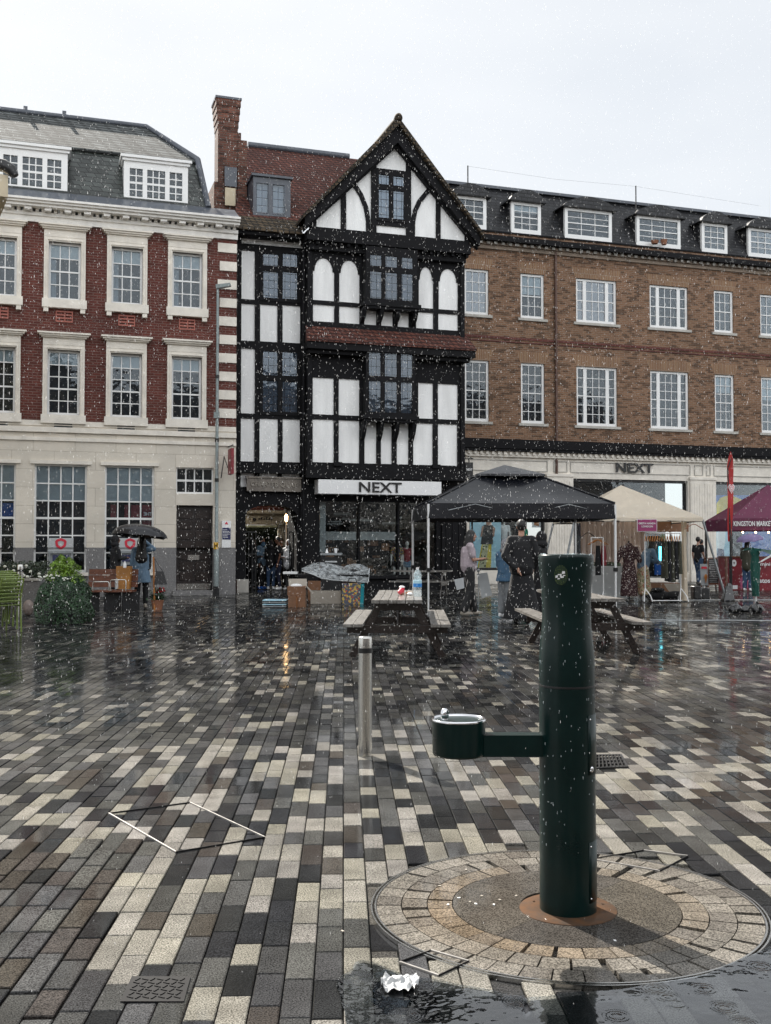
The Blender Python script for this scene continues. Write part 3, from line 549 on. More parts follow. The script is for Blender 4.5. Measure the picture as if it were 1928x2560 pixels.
# ---------------------------------------------------------------- bank building (left)
def bank():
    Y = 30.5; xR = fp(590, 1000, Y).x; xL = fp(-420, 1000, Y).x; B = Vector((xL, Y, 0))
    t = thing('bank_building', 'dark red brick bank with pale stone ground floor and slate mansard roof', 'building', B)
    zB = fp(300, 1060, Y).z; zPl = H; zC = fp(300, 566, Y).z
    W1 = rc(Y, Z1, 340, 530, 1040, 1440); W3 = rc(Y, Z1, 1168, 1348, 1110, 1475); W2 = rc(Y, Z1, 762, 948, 1075, 1450)
    L1 = rc(Y, Z2, 335, 525, 200, 640); L3 = rc(Y, Z2, 1165, 1343, 255, 672); L2 = rc(Y, Z2, 758, 942, 225, 655)
    w = (W1[1]-W1[0]+W3[1]-W3[0])/2+.1; c2 = (W2[0]+W2[1])/2; c3 = (W3[0]+W3[1])/2; c1 = (W1[0]+W1[1])/2; st = (c3-c1)/2; cs = [c3-st*i for i in range(6)]
    zt0, zt1 = np.mean([a[2] for a in (W1,W2,W3)]), np.mean([a[3] for a in (W1,W2,W3)]); zl0, zl1 = np.mean([a[2] for a in (L1,L2,L3)]), np.mean([a[3] for a in (L1,L2,L3)])
    G1 = rc(Y, Z2, 232, 573, 965, 1700); G2 = rc(Y, Z2, 703, 1035, 985, 1690); FL = rc(Y, Z2, 1183, 1435, 992, 1168); DR = rc(Y, Z2, 1183, 1430, 1245, 1775)
    gst = (G2[0]+G2[1])/2-(G1[0]+G1[1])/2; gz0, gz1 = (G1[2]+G2[2])/2, (G1[3]+G2[3])/2
    gs = [(G2[0]-gst*i, G2[1]-gst*i+(0 if i == 0 else .03), gz0, gz1) for i in range(5)]
    up = [(c-w/2, c+w/2, zt0, zt1) for c in cs]; lo = [(c-w/2, c+w/2, zl0, zl1) for c in cs]
    b = MB(); wall(b, Y, xL, xR, zB, zC, up+lo, .3); b.box(xL, xR, Y+.5, Y+9, 0, zC); b.build('brick_wall', M['brick_red'], t, B)
    s = MB(); wall(s, Y-.04, xL, xR, zPl, zB, [(a[0], a[1], max(a[2], zPl-.1), a[3]) for a in gs]+[FL, (DR[0], DR[1], 0, DR[3])], .35); s.build('stone_wall', M['stone'], t, B)
    s = MB(); wall(s, Y-.07, xL, xR, 0, zPl, [(a[0], a[1], a[2], 3) for a in gs]+[(DR[0], DR[1], -.1, 3)], .35); s.box(DR[0]-.1, DR[1]+.1, Y-.28, Y+.1, 0, .13); s.build('granite_plinth', M['granite'], t, B)
    rm = MB(); rm.box(xL, xR, Y+.42, Y+.45, 0, zC); rm.build('dark_interior', M['room'], t, B)
    # string course
    s = MB(); s1 = fp(300, 1085, Y).z; s2 = fp(300, 1102, Y).z
    s.box(xL, xR, Y-.12, Y-.042, s1-.02, s1+.12); s.box(xL, xR, Y-.09, Y-.042, s2-.06, s2+.04); s.box(xL, xR, Y-.07, Y-.042, zB-.12, zB+.02)
    s.build('string_course', M['trim'], t, B)
    def surround(r, hood, corb):
        x0, x1, z0, z1 = r; m = MB(); e = .125
        m.box(x0-e, x0, Y-.09, Y+.06, z0-.14, z1+e); m.box(x1, x1+e, Y-.09, Y+.06, z0-.14, z1+e); m.box(x0, x1, Y-.09, Y+.06, z1, z1+e)
        m.box(x0-e*.45, x0-.03, Y-.12, Y-.088, z0, z1+e*.45); m.box(x1+.03, x1+e*.45, Y-.12, Y-.088, z0, z1+e*.45); m.box(x0-.03, x1+.03, Y-.12, Y-.088, z1+.03, z1+e*.45)
        m.box(x0-e-.04, x1+e+.04, Y-.15, Y+.05, z0-.24, z0-.003)
        if corb:
            for q in (x0-e, x1+e-.13): m.box(q, q+.13, Y-.13, Y, z0-.36, z0-.24)
        m.box(x0-e, x1+e, Y-.10, Y, z1+e, z1+e+.2)
        for k, (pr, hh) in enumerate(((.11, .04), (.16, .05), (.21, .045))): m.box(x0-e-pr+.06, x1+e+pr-.06, Y-.06-pr, Y, z1+e+.2+sum((.04, .05, .045)[:k]), z1+e+.2+sum((.04, .05, .045)[:k+1]))
        return m
    for rs, rows, bl in ((up, 4, .24), (lo, 5, .2)):
        for i, r in enumerate(rs):
            o = sash(t, B, Y+.08, r, [(0, 1, 3)], rows, fw=.06, bw=.025, blind=bl, curt=(rows == 4))
            sm = surround(r, 1, rows == 4).build('surround', M['trim'], o); sm.matrix_parent_inverse = Matrix.Identity(4)
    v = MB(); v2 = MB()
    for c in cs:
        zv = zl1+.95
        for k in range(4): v.box(c-.23, c+.23, Y-.03, Y, zv-.17+k*.09, zv-.13+k*.09)
        for k in (-.23, -.0, .2): v.box(c+k, c+k+.03, Y-.028, Y, zv-.17, zv+.14)
        for k in range(3): v2.box(c-.24, c+.24, Y-.075, Y-.05, zB-.26+k*.09, zB-.205+k*.09)
    v.build('air_brick', mk('pink_terracotta', (.36,.12,.09), .7), t, B); v2.build('vent_slots', M['ink'], t, B)
    # quoins
    q = MB(); zz = fp(568, 609, Y).z; per = (fp(568, 609, Y).z-fp(568, 1036, Y).z)/9.3
    for k in range(10): wq = .46 if k % 2 else .52; q.box(xR-wq-.03, xR+.004, Y-.035, Y+.2, zz-k*per-per*.5, zz-k*per)
    q.build('quoins', M['trim'], t, B)
    # cornice with dentils
    c = MB(); yC = Y; top = fp(300, 519, Y-.35).z; bot = zC
    xr2 = xR+.02
    hgt = top-bot
    c.box(xL, xr2, Y-.08, Y+.2, bot-.1, bot+.06); c.box(xL, xr2, Y-.14, Y+.2, bot+.06, bot+.16)
    c.box(xL, xr2, Y-.18, Y+.2, bot+.27, bot+hgt*.55); c.box(xL, xr2+.0, Y-.42, Y+.2, bot+hgt*.55, bot+hgt*.72); c.box(xL, xr2, Y-.5, Y+.3, bot+hgt*.72, top-.06); c.box(xL, xr2, Y-.56, Y+.4, top-.06, top)
    c.build('cornice', M['cornice'], t, B)
    d = MB(); x = xL
    while x < xR-.1: d.box(x, x+.09, Y-.17, Y, bot+.16, bot+.26); x += .16
    x = xL
    while x < xR-.2: d.box(x, x+.18, Y-.36, Y-.18, bot+hgt*.36, bot+hgt*.55-.004); x += .52
    d.build('dentils', M['cornice'], t, B)
    # roof
    r = MB(); za = fp(300, 497, Y+.4).z; zb = fp(300, 382, Y+1.4).z; zr = fp(300, 312, Y+4.4).z
    xa = fp(595, 530, Y+.4).x; xs = fp(521, 514, Y+.4).x; xb = fp(486, 402, Y+1.4).x; xd = fp(366.6, 319.7, Y+4.4).x
    r.add([(xL,Y-.5,top),(xR,Y-.5,top),(xR,Y+.4,za),(xL,Y+.4,za),(xR,Y+9,za)], [(0,1,2,3), (2,1,4)]); r.box(xL, xR, Y+.4, Y+9, za-.3, za-.01); r.build('lead_apron', M['lead'], t, B)
    r = MB(); r.add([(xL,Y+.4,za),(xs,Y+.4,za),(xb,Y+1.4,zb),(xL,Y+1.4,zb),(xs,Y+9,za),(xb,Y+8,zb)], [(0,1,2,3),(1,4,5,2)]); r.build('mansard_slope', M['slate'], t, B)
    r = MB(); r.add([(xL,Y+1.25,zb-.04),(xb+.08,Y+1.25,zb-.04),(xd,Y+4.4,zr),(xL,Y+4.4,zr),(xb+.08,Y+8,zb-.04),(xL,Y+8,zb),(xL,Y+1.25,zb-.12),(xb+.08,Y+1.25,zb-.12)], [(0,1,2,3),(1,4,2),(3,2,4,5),(6,7,1,0)]); r.build('upper_roof', M['slate_wet'], t, B)
    r = MB(); r.tube([(xL,Y+4.4,zr+.04),(xd,Y+4.4,zr+.04),(xb+.08,Y+1.25,zb),(xs,Y+.4,za)], .09, 8); r.build('ridge_tiles', M['lead'], t, B)
    for px in (64, 161): rv = MB(); pp = fp(px, 280, Y+4.4); rv.box(pp.x-.06, pp.x+.06, Y+4.35, Y+4.45, zr, zr+.22); rv.build('roof_vent', M['lead'], t, B)
    for (dx0, dx1) in ((fp(-8, 430, Y+.5).x, fp(169, 430, Y+.5).x), (fp(309.6, 450, Y+.5).x, fp(469.7, 450, Y+.5).x)):
        z0, z1 = fp(390, 508, Y+.5).z, fp(390, 404, Y+.5).z; YY = Y+.45
        dm = MB(); cx = (dx0+dx1)/2; ww = dx1-dx0
        secs = [(dx0+.30*.0+ww*.09, dx0+ww*.29, 2), (dx0+ww*.36, dx0+ww*.64, 3), (dx0+ww*.71, dx0+ww*.91, 2)]
        wall(dm, YY, dx0, dx1, z0, z1, [(a, b2, z0+.12, z1-.28) for a, b2, _ in secs], .1); dm.box(dx0, dx0+.05, YY+.01, YY+1.4, z0, z1); dm.box(dx1-.05, dx1, YY+.01, YY+1.4, z0, z1)
        dm.box(dx0-.1, dx1+.1, YY-.12, YY+1.4, z1, z1+.08); dm.box(dx0-.05, dx1+.05, YY-.06, YY+1.3, z1-.08, z1-.003)
        o = dm.build('dormer', M['wpaint'], t, B); bars = MB(); gl = MB(); rmm = MB()
        for a, b2, n in secs:
            for i in range(1, n): xx = a+(b2-a)*i/n; bars.box(xx-.014, xx+.014, YY+.03, YY+.07, z0+.12, z1-.28)
            for j in range(1, 4): zz2 = z0+.12+(z1-z0-.4)*j/4; bars.box(a, b2, YY+.028, YY+.068, zz2-(.03 if j == 2 else .014), zz2+(.03 if j == 2 else .014))
            gl.box(a, b2, YY+.05, YY+.055, z0+.12, z1-.28)
        rmm.box(dx0+.06, dx1-.06, YY+.3, YY+.32, z0, z1)
        bars.build('glazing_bars', M['wpaint'], o); gl.build('pane', M['glass'], o); rmm.build('dark_interior', M['room'], o)
    # ground windows
    for i, r in enumerate(gs):
        rr = (r[0], r[1], r[2], r[3]); o = sash(t, B, Y+.06, rr, [(0, 1, 4)], 6, fw=.05, bw=.035)
        x0, x1, z0, z1 = rr; bd = MB(); bd.box(x0, x1, Y+.125, Y+.13, z0+(z1-z0)*.66, z1); bd.build('blind', M['blind'], o)
        m = MB(); m.box(x0-.12, x1+.12, Y-.10, Y+.05, z1+.002, z1+.1); m.box(x0-.05, x1+.05, Y-.2, Y+.06, z0-.09, z0-.003); m.build('lintel', M['trim'], o)
    o = sash(t, B, Y+.06, FL, [(0, 1, 4)], 2, fw=.04, bw=.035)
    # red posters seen inside second window
    x0, x1, z0, z1 = gs[0]; hh = z1-z0
    pz = z0+hh*.52
    po = MB()
    for a, c_ in ((.13, .24), (.41, .5), (.54, .75), (.77, .99)): po.box(x0+(x1-x0)*a, x0+(x1-x0)*c_, Y+.2, Y+.21, pz-hh*.015, pz+hh*.115)
    po.box(x0+(x1-x0)*.77, x0+(x1-x0)*.99, Y+.2, Y+.21, z0+hh*.43, z0+hh*.49)
    po.build('red_poster', M['dred'], t, B)
    tx = MB(); text(tx, 'ƎHT', (x1-x0)*.16, hh*.035, (x0+(x1-x0)*.8, Y+.19, pz+.04), .01, .02); tx.build('poster_lettering', M['white'], t, B)
    po = MB(); po.box(gs[2][0], gs[2][1], Y+.2, Y+.21, z0+hh*.5, z0+hh*.64); po.build('blue_poster', M['blue'], t, B)
    # cash machines with logo
    def atm(x, w_, label):
        a = MB(); z = fp(140, 1432, Y).z; zt = fp(140, 1345, Y).z; zm = fp(140, 1378, Y).z
        bb = thing('cash_machine', label, 'cash machine', (x, Y+.03, z), group='cash machines in the bank windows'); bs = (x, Y+.03, z)
        a.box(x, x+w_, Y-.02, Y+.16, zm, zt); a.build('logo_panel', M['board'], bb, bs)
        a = MB(); a.box(x, x+w_, Y+.0, Y+.16, z, zm-.003); a.box(x+.02, x+.06, Y-.05, Y, z, zm); a.box(x+w_-.06, x+w_-.02, Y-.05, Y, z, zm); a.box(x, x+w_, Y-.06, Y, zm-.06, zm-.004); a.build('housing', M['grey'], bb, bs)
        a = MB(); a.box(x+.12, x+w_-.12, Y-.012, Y-.002, z+(zm-z)*.5, zm-.1); a.build('screen', M['dblue'], bb, bs)
        a = MB(); a.box(x+.14, x+w_-.14, Y-.08, Y-.003, z+(zm-z)*.28, z+(zm-z)*.36); a.build('keypad', M['iron'], bb, bs)
        lg = MB(); cx, czz = x+w_/2, (zm+zt)/2+.03
        for k in range(3):
            an = PI/2+k*2*PI/3; c0 = Vector((cx+.10*math.cos(an), czz+.10*math.sin(an)))
            for s_ in (-1, 1):
                ex = Vector((math.cos(an-PI/2*1), math.sin(an-PI/2*1))); ey = Vector((math.cos(an), math.sin(an)))
                p = [c0+ex*s_*0+ey*.05, c0+ex*s_*.13+ey*-.0, c0+ex*s_*.13-ey*.07, c0-ey*.02]
                if s_ < 0: p = p[::-1]
                lg.prism([(q.x, q.y) for q in p], Y-.03-.002*(s_ > 0), Y-.021)
        lg.build('logo', M['bred'], bb, bs)
    ww = (gs[1][1]-gs[1][0])*.48; atm(gs[1][0]+(gs[1][1]-gs[1][0])*.27, ww, 'cash machine with red emblem behind the light green conifer'); atm(gs[0][0]+(gs[0][1]-gs[0][0])*.27, ww, 'cash machine with red emblem behind the umbrella couple')
    # door
    x0, x1, z0, z1 = DR[0], DR[1], DR[2], DR[3]; d = MB(); d.box(x0+.03, x1-.03, Y+.14, Y+.2, .13, z1); o = d.build('door', mk('dark_brown_door', (.018,.011,.010), .4, var=.4, bump=.2), t, B)
    p = MB(); n = 7
    for j in range(n):
        for i in range(2):
            a = x0+.12+i*(x1-x0-.14)/2; zz = .42+j*(z1-.5)/n; p.box(a, a+(x1-x0)/2-.16, Y+.105, Y+.14, zz, zz+(z1-.5)/n-.07)
    p.build('door_panels', mk('dark_door_panels', (.022,.014,.012), .35, var=.4), o); k = MB(); k.box(x0+.04, x1-.04, Y+.12, Y+.138, .15, .32); k.build('kick_plate', M['steel'], o); k = MB(); k.box((x0+x1)/2-.17, (x0+x1)/2+.15, Y+.09, Y+.104, 1.0, 1.14); k.build('letter_plate', M['steel'], o)
    for c_ in list(o.children): c_.matrix_parent_inverse = Matrix.Identity(4)
    # notice on pier
    n = rc(Y-.1, ID, 555, 577.6, 1302, 1369); bs = (n[0], Y-.09, n[2]); tt = thing('notice_board', 'white and navy notice on the stone pier beside the lamp post', 'notice', bs)
    q = MB(); q.box(n[0], n[1], Y-.1, Y-.06, n[2], n[3]); q.build('panel', M['white'], tt, bs); q = MB(); q.box(n[0]+.01, n[1]-.01, Y-.106, Y-.1, n[2]+(n[3]-n[2])*.3, n[2]+(n[3]-n[2])*.74); q.build('navy_field', M['dblue'], tt, bs)
    q = MB()
    for i in range(6): q.box(n[0]+.03, n[0]+.03+random.uniform(.12, .2), Y-.11, Y-.106, n[2]+(n[3]-n[2])*(.38+i*.055), n[2]+(n[3]-n[2])*(.395+i*.055))
    q.build('print_lines', M['white'], tt, bs); q = MB(); cx = (n[0]+n[1])/2; q.prism([(cx-.05, n[3]-.1), (cx+.05, n[3]-.1), (cx, n[3]-.02)], Y-.108, Y-.1); q.build('red_emblem', M['bred'], tt, bs)
    # projecting red sign
    a = fp(578, 1150, Y-.5); zb_, zt_ = fp(578, 1186, Y-.5).z, fp(578, 1122, Y-.5).z; bs = (a.x, Y, zb_); tt = thing('hanging_sign', 'dark red sign projecting on an iron bracket from the bank', 'sign', bs)
    q = MB(); q.box(a.x-.04, a.x+.04, Y-.75, Y-.2, zb_, zt_); q.build('sign_panel', M['dred'], tt, bs)
    q = MB(); q.tube([(a.x, Y, zt_+.1), (a.x, Y-.8, zt_+.08)], .02, 6); q.tube([(a.x, Y, zb_+.2), (a.x-.2, Y-.5, zb_+.5), (a.x-.25, Y-.3, zb_-.1)], .015, 6); q.build('bracket', M['iron'], tt, bs)
bank()
# ---------------------------------------------------------------- timber-framed house (centre)
def timber():
    YL = 32.0; YG = 31.55; YT = 31.25; x0 = fp(591, 1000, YL).x+.005; xr = fp(1158, 1200, YL).x; B = Vector((x0, YL, 0))
    t = thing('timber_framed_house', 'tall black and white timber framed house with steep front gable', 'building', B)
    zt = fp(640, 572, YL).z
    # left bay
    R4 = lambda Y, *r: rc(Y, Z4, *r); R3_ = lambda Y, *r: rc(Y, Z3, *r)
    xg = fp(768, 900, YG).x
    white = [R3_(YL, 182, 555, 861, 912), R3_(YL, 192, 272, 940, 1222), R3_(YL, 192, 272, 1248, 1462), R3_(YL, 302, 403, 1254, 1468), R3_(YL, 432, 535, 1258, 1474),
             R4(YL, 112, 203, 185, 608), R4(YL, 110, 200, 640, 920), R4(YL, 232, 352, 642, 925), R4(YL, 382, 495, 645, 925), R4(YL, 108, 200, 970, 1085), R4(YL, 232, 350, 970, 1028), R4(YL, 382, 493, 972, 1030)]
    wins = [R3_(YL, 318, 407, 960, 1030), R3_(YL, 432, 518, 960, 1035), R3_(YL, 318, 407, 1062, 1215), R3_(YL, 432, 518, 1066, 1222), R4(YL, 252, 350, 205, 360), R4(YL, 380, 476, 210, 365), R4(YL, 252, 350, 393, 597), R4(YL, 380, 476, 400, 600)]
    arch = (fp(614, 1400, YL).x, fp(742.5, 1400, YL).x, -.2, fp(670, 1262, YL).z)
    f = MB(); wall(f, YL, x0, xg+.25, 0, zt, white+wins+[arch], .06)
    # upper area plaster behind + thickness of arch
    f.box(arch[0]-.3, arch[0], YL+.06, YL+1.2, 0, arch[3]+.5)
    f.box(arch[1], arch[1]+.3, YL+.06, YL+1.2, 0, arch[3]+.5); f.box(arch[0], arch[1], YL+.06, YL+1.2, arch[3], arch[3]+.4)
    w = arch[1]-arch[0]; sp = fp(670, 1290, YL).z
    for s in (0, 1):
        pts = []
        for k in range(9):
            a = PI/2*k/8; xx = (w/2)*(1-math.cos(a)*1.0); zz = sp+(arch[3]-sp)*math.sin(a)
            pts.append((arch[0]+xx if s == 0 else arch[1]-xx, zz))
        corner = (arch[0] if s == 0 else arch[1], arch[3])
        poly = [corner]+pts[::-1] if s == 0 else [corner]+pts[::-1]
        if s == 0: poly = poly[::-1]
        f.prism(poly, YL+.002, YL+.6)
    # mouldings: jetty beams and posts proud of the wall
    f.box(x0, x0+.13, YL-.05, YL-.001, 0, zt)
    f.build('timber_frame', M['black'], t, B)
    p = MB(); p.box(x0, xg+.2, YL+.045, YL+.05, fp(640, 1222, YL).z, zt); pl = p.build('plaster_wall', M['plaster'], t, B)
    # window glass of left bay
    for q in (wins[:4], wins[4:]):
        o = MB(); a0, a1 = min(r[0] for r in q)-.1, max(r[1] for r in q)+.1; c0, c1 = min(r[2] for r in q)-.1, max(r[3] for r in q)+.1
        wall(o, YL-.03, a0, a1, c0, c1, q, .03); ob = o.build('window', M['black'], t, B); g_ = MB(); bk = MB()
        for r in q: g_.box(r[0], r[1], YL+.02, YL+.025, r[2], r[3])
        bk.box(a0, a1, YL+.035, YL+.043, c0, c1)
        for m_, nm, mt in ((g_, 'pane', 'leaded'), (bk, 'curtain', 'bluegrey')): m_.build(nm, M[mt], ob)  # the curtain part is only the painted blue-grey pane backing
    # gabled bay
    xa, xb = xg, fp(1160, 900, YG).x
    # level 1 (first floor)
    l1 = snap([R4(YG, 578, 716, 375, 615), R4(YG, 747, 882, 385, 622), R4(YG, 1265, 1362, 408, 640), R4(YG, 1393, 1523, 418, 648), R4(YG, 578, 716, 645, 925), R4(YG, 747, 882, 652, 932), R4(YG, 915, 993, 660, 935), R4(YG, 1022, 1093, 662, 938), R4(YG, 1125, 1202, 668, 940), R4(YG, 1232, 1360, 672, 942), R4(YG, 1393, 1520, 675, 945)], (4, 7))
    zlo = fp(960, 1180, YG).z; zp0 = fp(960, 860, YG).z; zp1 = fp(960, 822, YG).z; zj = fp(960, 612, YT).z
    f = MB(); wall(f, YG, xa, xb, zlo, zp0, l1, .06)
    l2 = snap([R3_(YG, 608, 732, 985, 1232), R3_(YG, 760, 878, 995, 1242), R3_(YG, 1220, 1305, 1033, 1270), R3_(YG, 1335, 1447, 1045, 1283), R3_(YG, 608, 732, 1255, 1350), R3_(YG, 760, 878, 1265, 1362), R3_(YG, 905, 975, 1275, 1370), R3_(YG, 1003, 1070, 1280, 1378), R3_(YG, 1098, 1163, 1288, 1385), R3_(YG, 1205, 1305, 1297, 1390), R3_(YG, 1333, 1447, 1307, 1400)], (4, 7))
    wall(f, YG, xa, xb, zp0, zj, l2, .06)
    for r in l2[:4]:                         # arched heads
        w = r[1]-r[0]; zs = r[3]-.42
        for s in (0, 1):
            pts = [(r[0]+(w/2)*(1-math.cos(PI/2*k/6))*.86+w*.07 if s == 0 else r[1]-(w/2)*(1-math.cos(PI/2*k/6))*.86-w*.07, zs+.42*math.sin(PI/2*k/6)) for k in range(7)]
            c = r[0] if s == 0 else r[1]; poly = [(c, zs), pts[0]]+pts[1:]+[(c, r[3])]
            if s == 1: poly = poly[::-1]
            f.prism(poly, YG+.003, YG+.05)
    f.box(xa, xa+.02, YG, YL+.3, zlo, zj); f.box(xb-.02, xb, YG+.001, YL+4, zlo, zj)
    for x in (xa-.001, xb-.13): f.box(x, x+.14, YG-.06, YG-.001, zlo, zj)
    zf = fp(960, 1176, YG).z; f.box(xa-.05, xb+.05, YG-.12, YG-.002, zf-.28, zf+.02); f.box(xa-.02, xb+.02, YG-.05, YG-.002, zf+.02, zf+.1)
    f.box(xa-.1, xb+.1, YT-.08, YG+.5, zj-.06, zj+.22); f.box(xa, xb, YT+.1, YG-.002, zj-.3, zj-.06)
    for k in range(22): x = xa+(xb-xa)*k/21; f.box(x-.04, x+.04, YT-.02, YG-.004, zj-.16, zj-.064)
    for px, z_ in ((843, 1168), (1089, 1175)):      # little corbel knobs on lower posts
        q = fp(px, z_, YG); f.box(q.x-.13, q.x+.13, YG-.12, YG-.002, zf+.1, zf+.22)
    f.box(x0, xr+.1, YG+.25, YL-.004, zlo-.1, zlo+.06)
    f.build('bay_frame', M['black'], t, B)
    p = MB(); p.box(xa+.03, xb-.03, YG+.045, YG+.05, fp(960, 1170, YG).z, zj-.2); p.box(xa+.021, xb-.03, YG+.2, YG+4, 3.6, zj); p.build('bay_plaster', M['plaster'], t, B)
    # pent roof with red tiles and fascia
    q = MB(); za, zb_ = fp(960, 827, YG).z, fp(960, 858, YG-.55).z; q.add([(xa-.05,YG,za),(xb+.1,YG,za),(xb+.25,YG-.5,zb_),(xa-.12,YG-.5,zb_),(xa-.12,YG-.5,zb_-.05),(xb+.25,YG-.5,zb_-.05),(xa-.05,YG,zb_-.05),(xb+.1,YG,zb_-.05)], [(3,2,1,0),(4,5,2,3),(6,7,5,4),(0,6,4,3),(1,2,5,7)]); q.build('pent_roof', M['tile_red'], t, B)
    q = MB(); q.box(xa-.1, xb+.22, YG-.45, YG-.002, zb_-.26, zb_-.051); q.box(xa-.05, xb+.1, YG-.3, YG-.003, zb_-.38, zb_-.26); q.build('pent_fascia', M['black'], t, B)
    # oriel windows
    def oriel(rects, x_, y_, zsill, brackets):
        Yo = YG-.38; rs = rects; a0, a1 = x_; c0, c1 = y_; o = MB(); wall(o, Yo, a0, a1, c0, c1, rs, .07); o.box(a0, a0+.06, Yo+.001, YG, c0, c1); o.box(a1-.06, a1, Yo+.001, YG, c0, c1)
        o.box(a0-.1, a1+.1, Yo-.08, YG-.003, c0-.12, c0-.002); o.box(a0-.04, a1+.04, Yo-.03, YG-.003, c0-.2, c0-.12)
        ob = o.build('oriel_window', M['black'], t, B); g_ = MB(); bk = MB()
        for r in rs: g_.box(r[0], r[1], Yo+.03, Yo+.035, r[2], r[3])
        bk.box(a0+.06, a1-.06, Yo+.2, Yo+.21, c0, c1); g_.build('pane', M['leaded'], ob); bk.build('curtain', M['bluegrey'], ob)  # curtain here is just the blue-grey backing painting the panes' tone
        for bx, hh in brackets:
            br = MB()
            n_ = 6; pr = [(YG-.003, c0-.2), (Yo, c0-.2), (Yo+.02, c0-.27)]+[(Yo+.04+.3*k/n_, c0-.3-hh*(k/n_)**.6) for k in range(1, n_+1)]+[(YG-.003, c0-.2-hh-.1)]
            v = [(bx-.06, y, z) for y, z in pr]+[(bx+.06, y, z) for y, z in pr]; m = len(pr)
            br.add(v, [tuple(range(m)), tuple(range(2*m-1, m-1, -1))]+[(i, i+m, (i+1) % m+m, (i+1) % m) for i in range(m)]); br.build('bracket', M['black'], ob)
    Yo = YG-.38
    r1 = snap([R4(Yo, 945, 1022, 212, 362), R4(Yo, 1048, 1128, 215, 368), R4(Yo, 1153, 1228, 220, 372), R4(Yo, 945, 1022, 398, 600), R4(Yo, 1048, 1128, 402, 602), R4(Yo, 1153, 1228, 406, 604)], (3, 3))
    a = fp(*Z4(925, 400), Yo).x, fp(*Z4(1245, 400), Yo).x; oriel(r1, a, (fp(*Z4(1090, 622), Yo).z, zb_-.3), 0, [(fp(*Z4(x, 700), YG).x, .45) for x in (900, 1008, 1110, 1218)])
    r2 = snap([R3_(Yo, 940, 1006, 968, 1032), R3_(Yo, 1028, 1097, 972, 1036), R3_(Yo, 1122, 1187, 980, 1042), R3_(Yo, 940, 1006, 1062, 1218), R3_(Yo, 1028, 1097, 1068, 1222), R3_(Yo, 1122, 1187, 1075, 1230)], (3, 3))
    a = fp(*Z3(915, 1100), Yo).x, fp(*Z3(1212, 1100), Yo).x; oriel(r2, a, (fp(*Z3(1060, 1245), Yo).z, zj-.1), 0, [(fp(*Z3(x, 1300), YG).x, .3) for x in (890, 988, 1084, 1184)])
    # gable
    ap = fp(988, 332, YT); el = fp(775, 560, YT); er = fp(1188, 585, YT); zg = zj+.2; xl, xrr = fp(777, 600, YT).x, fp(1170, 617, YT).x
    zel = el.z; 
    def roofz(x):    # underside line of the verge
        if x < ap.x: return zg+.35+(ap.z-zg-.35)*(x-xl+.1)/(ap.x-xl+.1)
        return zg+.35+(ap.z-zg-.35)*(xrr+.1-x)/(xrr+.1-ap.x)
    p = MB(); p.prism([(xl+.02, zg), (xrr-.02, zg), (xrr-.02, roofz(xrr)), (ap.x, ap.z), (xl+.02, roofz(xl))], YT+.045, YT+.3); p.build('gable_plaster', M['plaster'], t, B)
    f = MB(); g3 = lambda x, y: fp(*Z3(x, y), YT)
    def post(xa_, xb_, zlo_=None, zhi=None, yo=0.0):
        a_, b_ = g3(xa_, 700).x, g3(xb_, 700).x; z0 = zg if zlo_ is None else zlo_
        f.prism([(a_, z0), (b_, z0), (b_, roofz(b_) if zhi is None else zhi), (a_, roofz(a_) if zhi is None else zhi)], YT-yo, YT+.06)
    f.box(xl, xrr, YT-.03, YT+.3, zg, zg+.16)
    post(600, 628, yo=.01); post(770, 800, yo=.01); post(945, 975, yo=.02); post(1147, 1175, yo=.02); post(1320, 1346, yo=.01); post(1486, 1512, yo=.01)
    def rail(xa_, xb_, y0, y1): a_, b_ = g3(xa_, 700).x, g3(xb_, 700).x; f.box(a_, b_, YT-.008, YT+.06, g3((xa_+xb_)/2, y1).z, g3((xa_+xb_)/2, y0).z)
    rail(970, 1152, 472, 502); rail(970, 1152, 765, 800); 
    def curve(pts, w):
        P = [g3(*q) for q in pts]
        n_ = len(P); L = []; Rr = []
        for i in range(n_):
            d = (P[min(i+1, n_-1)]-P[max(i-1, 0)]); d = Vector((d.x, 0, d.z)).normalized(); nn = Vector((-d.z, 0, d.x))*w/2; L.append(P[i]+nn); Rr.append(P[i]-nn)
        for i in range(n_-1): 
            q = [(L[i].x, L[i].z), (Rr[i].x, Rr[i].z), (Rr[i+1].x, Rr[i+1].z), (L[i+1].x, L[i+1].z)]
            f.prism(q, YT+.004, YT+.055)
    curve([(810, 505), (850, 560), (888, 620), (915, 690), (928, 760), (930, 850)], .145)
    curve([(1310, 545), (1270, 600), (1225, 655), (1200, 710), (1188, 770), (1186, 880)], .145)
    # barge boards
    def barge(sgn):
        xe = xl-.25 if sgn < 0 else xrr+.3
        zE = roofz(xl)-.25 if sgn < 0 else roofz(xrr)-.3
        a = (ap.x, ap.z+.12); b_ = (xe, zE+.12); dn = .35
        poly = [(a[0], a[1]), (b_[0], b_[1]), (b_[0], b_[1]-dn*.9), (a[0], a[1]-dn*1.5)]
        if sgn < 0: poly = poly
        f.prism(poly, YT-.28, YT-.14) if sgn < 0 else f.prism(poly[::-1], YT-.28, YT-.14)
        poly2 = [(a[0], a[1]-.05), (b_[0], b_[1]-.05), (b_[0], b_[1]-dn*1.1), (a[0], a[1]-dn*1.8)]; f.prism(poly2 if sgn < 0 else poly2[::-1], YT-.13, YT+.02)
        rf = MB(); th = .2; ov = -.42
        pts = [(a[0], a[1]), (b_[0]+sgn*.12, b_[1]-.1), (b_[0]+sgn*.12, b_[1]-.1+th*.6), (a[0], a[1]+th)]
